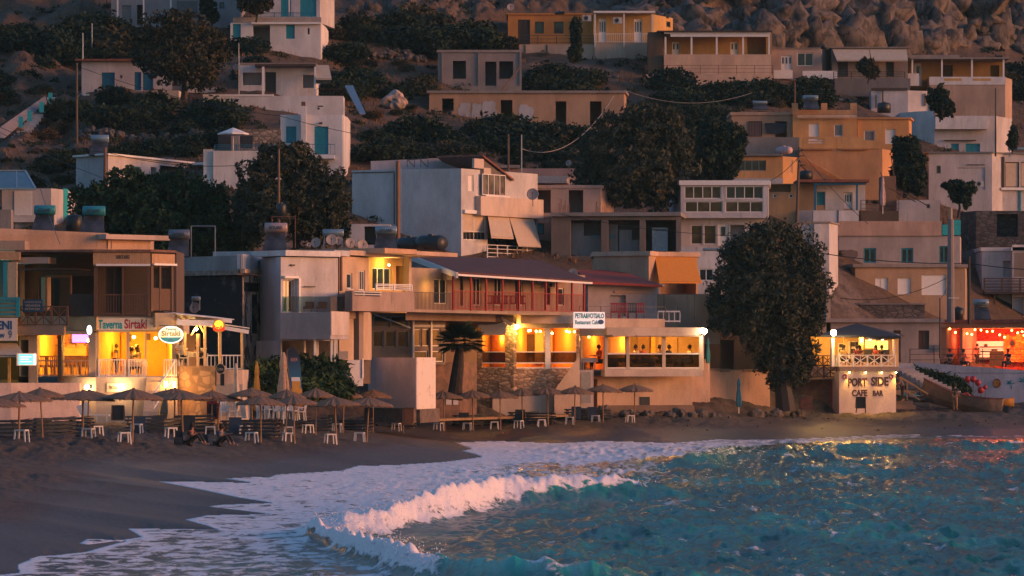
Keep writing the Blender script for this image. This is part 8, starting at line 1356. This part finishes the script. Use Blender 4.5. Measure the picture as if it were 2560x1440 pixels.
def bankleaves(pts, n, size, m, label, name, seed, kind='stuff', thick=.5):
    rs = np.random.RandomState(seed); V = []; P = np.array([tuple(PT(*q)) for q in pts]); w_ = rs.dirichlet([1, 1, 1, 1], n) if len(P) == 4 else None; u = rs.rand(n, 1); v = rs.rand(n, 1)
    B = (P[0] * (1 - u) + P[1] * u) * (1 - v) + (P[3] * (1 - u) + P[2] * u) * v + rs.normal(0, thick * .4, (n, 3)); a = rs.normal(size=(n, 3)) * size; b_ = rs.normal(size=(n, 3)) * size * .5
    return tag(arrmesh(name, np.stack([B - a, B + b_, B + a, B - b_], 1).reshape(-1, 3), np.arange(n * 4).reshape(-1, 4), m), label, None, None, kind)
bankleaves([(640, 915, 210), (850, 905, 216), (880, 985, 212), (650, 985, 208)], 14000, .12, GREEN, 'green creeping plants on the bank under the modern house', 'bank_planting', 3); bankleaves([(2290, 925, 279.5), (2405, 955, 278), (2425, 985, 276.5), (2335, 962, 277.5)], 9000, .09, GREEN, 'green plants on the bank beside the quay steps', 'bank_planting', 4, thick=.4)
mb = MB(); mb.extr([PT(630, 920, 211), PT(855, 912, 217), PT(885, 1000, 213), PT(640, 1000, 209)], (0, 3, 0)); tag(mb.build('bank', two((.07, .06, .045), (.13, .09, .07), 1.5, .4, .6)), kind='structure')
mb = MB(); mb.extr([PT(2280, 930, 279.5), PT(2410, 962, 277), PT(2440, 1010, 276.8), PT(2330, 965, 278)], (0, 2, 0)); tag(mb.build('bank', two((.10, .08, .06), (.18, .13, .1), 1.5, .4, .6)), kind='structure')
# low scrub, dry grass and stones over the open slope (nobody could count them)
rs = np.random.RandomState(21)
def scatter(n, py0, py1, px0=-150, px1=2700):
    px = rs.uniform(px0, px1, n); py = rs.uniform(py0, py1, n); D = DH_arr(px, py) ; x = (px - CX) * D / FP; return px, x, D, ground(x, D)
px, x, D, z = scatter(1500, -60, 640); k = fbm(x * .09, D * .09 + 3, 3) > -.12; c = np.stack([x, D, z], 1)[k]; r0 = rs.uniform(.25, .85, len(c)); nl = 46
d = rs.normal(size=(len(c), nl, 3)); d /= np.linalg.norm(d, axis=2)[..., None]; d[..., 2] = np.abs(d[..., 2]) * .75; B = (c[:, None] + d * r0[:, None, None] * rs.uniform(.5, 1, (len(c), nl, 1))).reshape(-1, 3); a = rs.normal(size=B.shape) * .09; b_ = rs.normal(size=B.shape) * .06
tag(arrmesh('scrub', np.stack([B - a, B + b_, B + a, B - b_], 1).reshape(-1, 3), np.arange(len(B) * 4).reshape(-1, 4), SCRUB), 'low dark scrub scattered over the hillside', None, None, 'stuff')
px, x, D, z = scatter(60000, -60, 660); k = (fbm(x * .12 + 30, D * .12, 3) > -.05) & ~((px > 1650) & (D > DH_arr(px, 120))); B = np.stack([x, D, z], 1)[k]; n = len(B); t = rs.normal(0, .09, (n, 3)); t[:, 2] = rs.uniform(.15, .5, n); w_ = rs.normal(0, .035, (n, 3)); w_[:, 2] = 0
tag(arrmesh('dry_grass', np.stack([B - w_, B + w_, B + t], 1).reshape(-1, 3), np.arange(n * 3).reshape(-1, 3), DRYG), 'dry brown grass between the houses on the slope', None, None, 'stuff')
# broken rock of the cliff and stones on the slope
ico = __import__('bmesh').new(); __import__('bmesh').ops.create_icosphere(ico, subdivisions=3, radius=1); IV = np.array([v.co[:] for v in ico.verts]); IF = np.array([[v.index for v in f.verts] for f in ico.faces]); ico.free()
def rocks(name, C, Rr, m, seed, label=None, kind='stuff', sq=(1, .8, .8)):
    rs = np.random.RandomState(seed); V = []; Fc = []
    for i, (c, r_) in enumerate(zip(C, Rr)):
        o = rs.uniform(0, 99, 3); q = IV * (1 + .7 * gn(IV[:, 0] * 1.7 + o[0], IV[:, 2] * 1.7 + o[1]) + .6 * gn(IV[:, 1] * 3 + o[2], IV[:, 2] * 3.4 + IV[:, 0]) - .35 * np.abs(gn(IV[:, 0] * 6 + o[1], IV[:, 2] * 4 + IV[:, 1] * 4)) + .3 * gn(IV[:, 0] * 9 + o[2], IV[:, 2] * 9 + IV[:, 1] * 7))[:, None] * np.array(sq) * rs.uniform(.7, 1.3, 3); a = rs.uniform(0, 6.28); ca, sa = math.cos(a), math.sin(a); q = np.stack([q[:, 0] * ca - q[:, 1] * sa, q[:, 0] * sa + q[:, 1] * ca, q[:, 2]], 1); V.append(q * r_ + c); Fc.append(IF + len(IV) * i)
    return tag(arrmesh(name, np.concatenate(V), np.concatenate(Fc), m), label, None, None, kind)
CR = two((.135, .11, .095), (.03, .027, .025), 1.3, .44, .58, .5, .9, 1.0, 9.0)
px, x, D, z = scatter(620, -70, 128, 1580, 2700); rocks('cliff', np.stack([x, D + 1, z], 1), rs.uniform(.35, 1, 620) ** 2.2 * 3.0, CR, 31, None, 'structure', (1.2, .9, 1.0)); px, x, D, z = scatter(150, -60, 45, 860, 1600); rocks('cliff', np.stack([x, D + 1, z - .3], 1), rs.uniform(.4, 1.5, 150), CR, 32, None, 'structure')
px, x, D, z = scatter(500, -50, 640); rocks('loose_stones', np.stack([x, D, z], 1), rs.uniform(.08, .4, 500), CR, 33, 'loose stones lying on the hillside'); 
for (a, b_, c, d, n_, lab) in ((200, 360, 560, 345, 90, 'left'), (900, 148, 1060, 152, 50, 'top'), (200, 300, 330, 300, 30, 'rocky')):
    t = rs.rand(n_); px = a + (c - a) * t; py = b_ + (d - b_) * t + rs.uniform(-6, 6, n_); D = DH_arr(px, py); x = (px - CX) * D / FP; rocks('dry_stone_terrace', np.stack([x, D, ground(x, D) + rs.uniform(0, .5, n_)], 1), rs.uniform(.15, .5, n_), CR, 40 + n_, 'tumbled dry stone terrace wall on the %s slope' % lab)
px = rs.uniform(1700, 2600, 260); py = rs.uniform(1045, 1078, 260); D = np.array([beachD(a, b_) for a, b_ in zip(px[:60], py[:60])]); x = (px[:60] - CX) * D / FP; rocks('beach_pebbles', np.stack([x, D, ground(x, D)], 1), rs.uniform(.03, .12, 60), CR, 51, 'pebbles along the damp sand at right')
px = np.concatenate([rs.uniform(1480, 1800, 26), rs.uniform(1850, 2000, 10)]); py = np.full(36, 1030.); D = np.array([beachD(a, 1042) for a in px]); x = (px - CX) * D / FP; rocks('quay_rocks', np.stack([x, D, ground(x, D) + .1], 1), rs.uniform(.15, .55, 36), CR, 52, 'rough rocks at the foot of the restaurant and quay walls')
# ---------------- people ----------------
SKIN = paint((.30, .16, .10), .6, var=.08); HAIR = paint((.02, .014, .012), .8)
def skinned(name, m, pts, edges, rad, root, sub=1):
    me = bpy.data.meshes.new(name); me.from_pydata(pts, edges, []); me.materials.append(m); o = bpy.data.objects.new(name, me); COL.objects.link(o); o.parent = root
    md = o.modifiers.new('skin', 'SKIN'); md.use_smooth_shade = True
    for i, sv in enumerate(me.skin_vertices[0].data): sv.radius = (rad[i], rad[i] * .85); sv.use_root = (i == 0)
    s_ = o.modifiers.new('sub', 'SUBSURF'); s_.levels = sub; s_.render_levels = sub; return o
POSE = {
 'stand': dict(pel=(0, 0, .92), ch=(0, 0, 1.3), nk=(0, 0, 1.48), hd=(0, -.03, 1.6), kn=(.1, -.03, .5), ft=(.11, 0, .06), el=(.24, .02, 1.12), ha=(.24, -.14, .92)),
 'lean': dict(pel=(0, .05, .92), ch=(0, -.12, 1.26), nk=(0, -.2, 1.42), hd=(0, -.27, 1.53), kn=(.1, 0, .5), ft=(.12, .05, .06), el=(.25, -.25, 1.08), ha=(.2, -.5, 1.05)),
 'sit': dict(pel=(0, 0, .50), ch=(0, .02, .86), nk=(0, 0, 1.03), hd=(0, -.05, 1.15), kn=(.12, -.42, .50), ft=(.12, -.42, .06), el=(.25, -.08, .72), ha=(.16, -.36, .76)),
 'ground': dict(pel=(0, 0, .12), ch=(0, -.1, .45), nk=(0, -.16, .6), hd=(0, -.2, .72), kn=(.14, -.42, .45), ft=(.13, -.7, .05), el=(.26, -.3, .38), ha=(.12, -.5, .5))}
def person(loc, pose, rz, shirt, trous, label, group=None, s=1.0, hair=HAIR, long=False):
    P = POSE[pose]; r = empty('person', loc, label, 'person', group, rz); r.scale = (s, s, s); V = lambda k, sx=1: (P[k][0] * sx, P[k][1], P[k][2])
    pts = [V('pel'), tuple((a + b_) / 2 for a, b_ in zip(V('pel'), V('ch'))), V('ch'), V('nk'), V('hd'), tuple(np.add(V('hd'), (0, .0, .10)))]; ed = [(0, 1), (1, 2), (2, 3), (3, 4), (4, 5)]; rd = [.13, .12, .14, .055, .085, .07]
    for sx in (-1, 1):
        n = len(pts); hip = (sx * .09, P['pel'][1], P['pel'][2] - .04); sh = (sx * .17, P['nk'][1] + .01, P['nk'][2] - .07); ft = V('ft', sx); ha = V('ha', sx)
        pts += [hip, V('kn', sx), ft, (ft[0], ft[1] - .15, ft[2] - .01), sh, V('el', sx), ha, (ha[0] * .95, ha[1] - .09, ha[2] - .01)]; ed += [(0, n), (n, n + 1), (n + 1, n + 2), (n + 2, n + 3), (2, n + 4), (n + 4, n + 5), (n + 5, n + 6), (n + 6, n + 7)]; rd += [.085, .06, .04, .035, .06, .042, .03, .025]
        for j, (dx, dy) in enumerate(((-.03, -.085), (-.012, -.1), (.008, -.1), (.028, -.085), (-.045 * 1, -.03))): pts.append((ha[0] + dx * sx * -1, ha[1] - .03 + dy, ha[2] - .02)); ed.append((n + 6, len(pts) - 1)); rd.append(.009)
    skinned('body', SKIN, pts, ed, rd, r)
    i = 6; sh = [pts[1], pts[2], pts[10], pts[10 + 1], pts[10 + 13], pts[10 + 14], pts[0], tuple((a + b_) / 2 for a, b_ in zip(pts[2], pts[3]))]
    mid = lambda a, b_, t=.6: tuple(a[q] + (b_[q] - a[q]) * t for q in range(3)); skinned('shirt', shirt, [pts[1], pts[2], pts[10], mid(pts[10], pts[11]), pts[23], mid(pts[23], pts[24]), pts[0], mid(pts[2], pts[3], .4)], [(0, 1), (1, 2), (2, 3), (1, 4), (4, 5), (0, 6), (1, 7)], [.14, .158, .08, .06, .08, .06, .145, .1], r)
    skinned('trousers', trous, [pts[0], pts[6], pts[7], mid(pts[7], pts[8], .8), pts[19], pts[20], mid(pts[20], pts[21], .8)], [(0, 1), (1, 2), (2, 3), (0, 4), (4, 5), (5, 6)], [.15, .1, .075, .055, .1, .075, .055], r)
    mb = MB(); h = Vector(pts[4]); mb.lathe(h + Vector((0, .03, .03)), [(.06, -.09), (.10, -.03), (.105, .05), (.085, .11), (.03, .145)], 10)
    if long: mb.lathe(h + Vector((0, .07, -.08)), [(.05, -.14), (.09, -.05), (.08, .06)], 8)
    o = local(r, 'hair', hair, mb); o.data.shade_smooth()
    mb = MB(); mb.box(h + Vector((0, -.10, .02)), (.022, .035, .045), rx=.3); mb.box(h + Vector((0, -.088, -.03)), (.045, .012, .012)); local(r, 'nose_and_mouth', SKIN, mb); mb = MB(); [mb.box(h + Vector((sx * .033, -.086, .045)), (.022, .012, .012)) for sx in (-1, 1)]; local(r, 'eyes', BLACK, mb); return r
DKS = paint((.02, .02, .025), .8); RDS = paint((.28, .03, .02), .8); WTS = paint((.5, .46, .42), .8); BLS = paint((.02, .06, .11), .8); GRS = paint((.14, .12, .11), .8); YLS = paint((.45, .3, .08), .8); PAT = two((.30, .06, .03), (.06, .03, .03), 12, .45, .55)
def bag(px, py, D, label, s_=1):
    r = empty('backpack', gnd(px, py, D), label, 'backpack'); mb = MB(); mb.hexa([Vector(q) * s_ for q in ((-.17, -.12, 0), (.17, -.12, 0), (.17, .12, 0), (-.17, .12, 0), (-.12, -.07, .5), (.12, -.07, .5), (.12, .09, .5), (-.12, .09, .5))]); local(r, 'bag', DKS, mb); mb = MB(); mb.box((0, -.15 * s_, .16 * s_), (.24 * s_, .08, .2 * s_)); local(r, 'pocket', paint((.03, .035, .045)), mb); return r
D = beachD(455, 1113); person(gnd(470, 1113, D, Z(1113, D)), 'ground', R(70), PAT, DKS, 'person in patterned red shirt squatting on the sand beside a dark backpack', s=1.2, long=True); bag(447, 1110, D, 'dark round backpack left of the squatting person in red', 1.25)
D = beachD(545, 1115); person(gnd(545, 1115, D, Z(1115, D)), 'ground', R(60), BLS, DKS, 'person in dark blue shirt sitting on the sand holding a camera', s=1.2); bag(512, 1115, D, 'black upright backpack left of the seated person in blue', 1.1); mb = MB(); q = gnd(563, 1094, D - .1); mb.box(q, (.16, .1, .1)); mb.tube([q, q + Vector((.1, -.05, 0))], .04, 8); tag(mb.build('camera', BLACK), 'small black camera held up by the seated person in blue', 'camera')
f0, f1 = Face((48, 204.3), (240, 203.6)), Face((240, 203.6), (441, 204.4)); g = f1.front(-3)
person(g.p(291, 940), 'stand', R(75), DKS, DKS, 'waiter in black standing in the lit taverna room, facing right', s=.98); person(f1.front(-2).p(328, 943), 'sit', R(60), GRS, DKS, 'seated diner at left of the taverna table', s=1.25); person(f1.front(-2.2).p(344, 941), 'sit', R(-60), GRS, DKS, 'seated long-haired diner at right of the taverna table', s=1.3, long=True); table(338, 941, f1.front(-1.6).D(338), 'white-covered table between the two taverna diners', True, s=1.1)
person(Face((440, 203), (610, 203)).front(-1.2).p(451, 918), 'sit', R(20), WTS, DKS, 'terrace diner in white shirt seen from behind', s=1.2); person(Face((440, 203), (610, 203)).front(-1).p(500, 918), 'lean', R(-60), DKS, DKS, 'terrace guest in black bending over the table', s=.8); 
for x, nm in ((455, 'left'), (503, 'right')): c = plastic_chair(x, 915, 'white-framed terrace chair behind the flagstone wall, %s one' % nm, .2, 202.9); c['group'] = 'chairs on the pergola terrace'; c.location.z = Z(915, 203.3); c.location.y = 203.9
table(477, 915, 204.8, 'terrace table between the two pergola guests', True); 
b_ = Face((1512, 250.6), (1757, 252.8)); cols = [RDS, DKS, WTS, RDS, GRS, DKS, WTS]
for i, (x, nm) in enumerate(((1498, 'in the open bay behind the sign'), (1517, 'at the left end of the glazed wing'), (1590, 'left of the second glazed bay'), (1607, 'centre of the second glazed bay'), (1650, 'at the third post'), (1672, 'in the last bay, leaning left'), (1725, 'in the last bay, at right'))): person(b_.front(-1.8).p(x, 925), 'sit', R((-70, 60)[i % 2]), cols[i], DKS, 'restaurant diner ' + nm, 'diners in the glazed restaurant wing', s=1.28)
for i, (x, nm) in enumerate(((1472, 'in the open bay'), (1530, 'in the first glazed bay'), (1555, 'beside the first inner post'), (1617, 'in the middle of the second bay'), (1684, 'left in the last bay'), (1706, 'right in the last bay'))): q = b_.front(-1.3).p(x, 924); table(x, 924, q.y, 'cloth-covered restaurant table ' + nm, True, WHITE, 1.0)
b_ = Face((2098, 264.6), (2240, 266)); 
for x, m_, nm, l_ in ((2109, YLS, 'in yellow at the left end of the cafe railing', True), (2142, RDS, 'in red behind the second cafe railing panel', False), (2150, PAT, 'in patterned top behind the cafe railing', True), (2190, RDS, 'in red before the lit cafe menus', True), (2205, DKS, 'in black at the right cafe counter', False)): person(b_.front(-.7).p(x, 917), 'sit', R(30 if x < 2145 else -50), m_, DKS, 'cafe guest ' + nm, s=1.15, long=l_)
person(PT(2256, 1004, 267), 'lean', R(-80), GRS, DKS, 'person in grey leaning on the slip handrail right of the cafe', s=1.15); person(gnd(2388, 1025, 267, Z(1025, 267)), 'stand', R(150), DKS, SKIN, 'barefoot person in black shirt and shorts standing before the fishing boat', s=1.05)
person(Face((2352, 290), (2640, 287)).front(-3.3).p(2443, 917), 'stand', R(40), DKS, DKS, 'cook standing in front of the glowing kitchen hatch')
for i, (x, nm) in enumerate(((2330, 'left of the bar entrance'), (2375, 'at the bar doorway'), (2408, 'beside the white cupboard'), (2520, 'at the far right bar table'))): person(Face((2285, 285), (2640, 283)).p(x, 925), 'sit', R(40 * (-1) ** i), (DKS, BLS, RDS, DKS)[i], DKS, 'dim bar guest seated ' + nm, s=1.2)

# ---------------- thin teal haze volume, added to lift the dark tones ----------------
hz = MB(); hz.hexa([Vector(q) for q in ((-700, -12, -6), (700, -12, -6), (700, 800, -6), (-700, 800, -6), (-700, -12, 180), (700, -12, 180), (700, 800, 180), (-700, 800, 180))])
hm = bpy.data.materials.new('haze'); hm.use_nodes = True; nt = hm.node_tree; nt.nodes.remove(nt.nodes['Principled BSDF']); v = nt.nodes.new('ShaderNodeVolumePrincipled'); v.inputs['Color'].default_value = (.5, .95, 1, 1); v.inputs['Density'].default_value = .00009; v.inputs['Anisotropy'].default_value = .1
nt.links.new(v.outputs[0], nt.nodes['Material Output'].inputs['Volume']); ho = hz.build('haze', hm); tag(ho, 'thin blue evening haze over the whole bay', None, None, 'stuff'); S.cycles.volume_bounces = 0
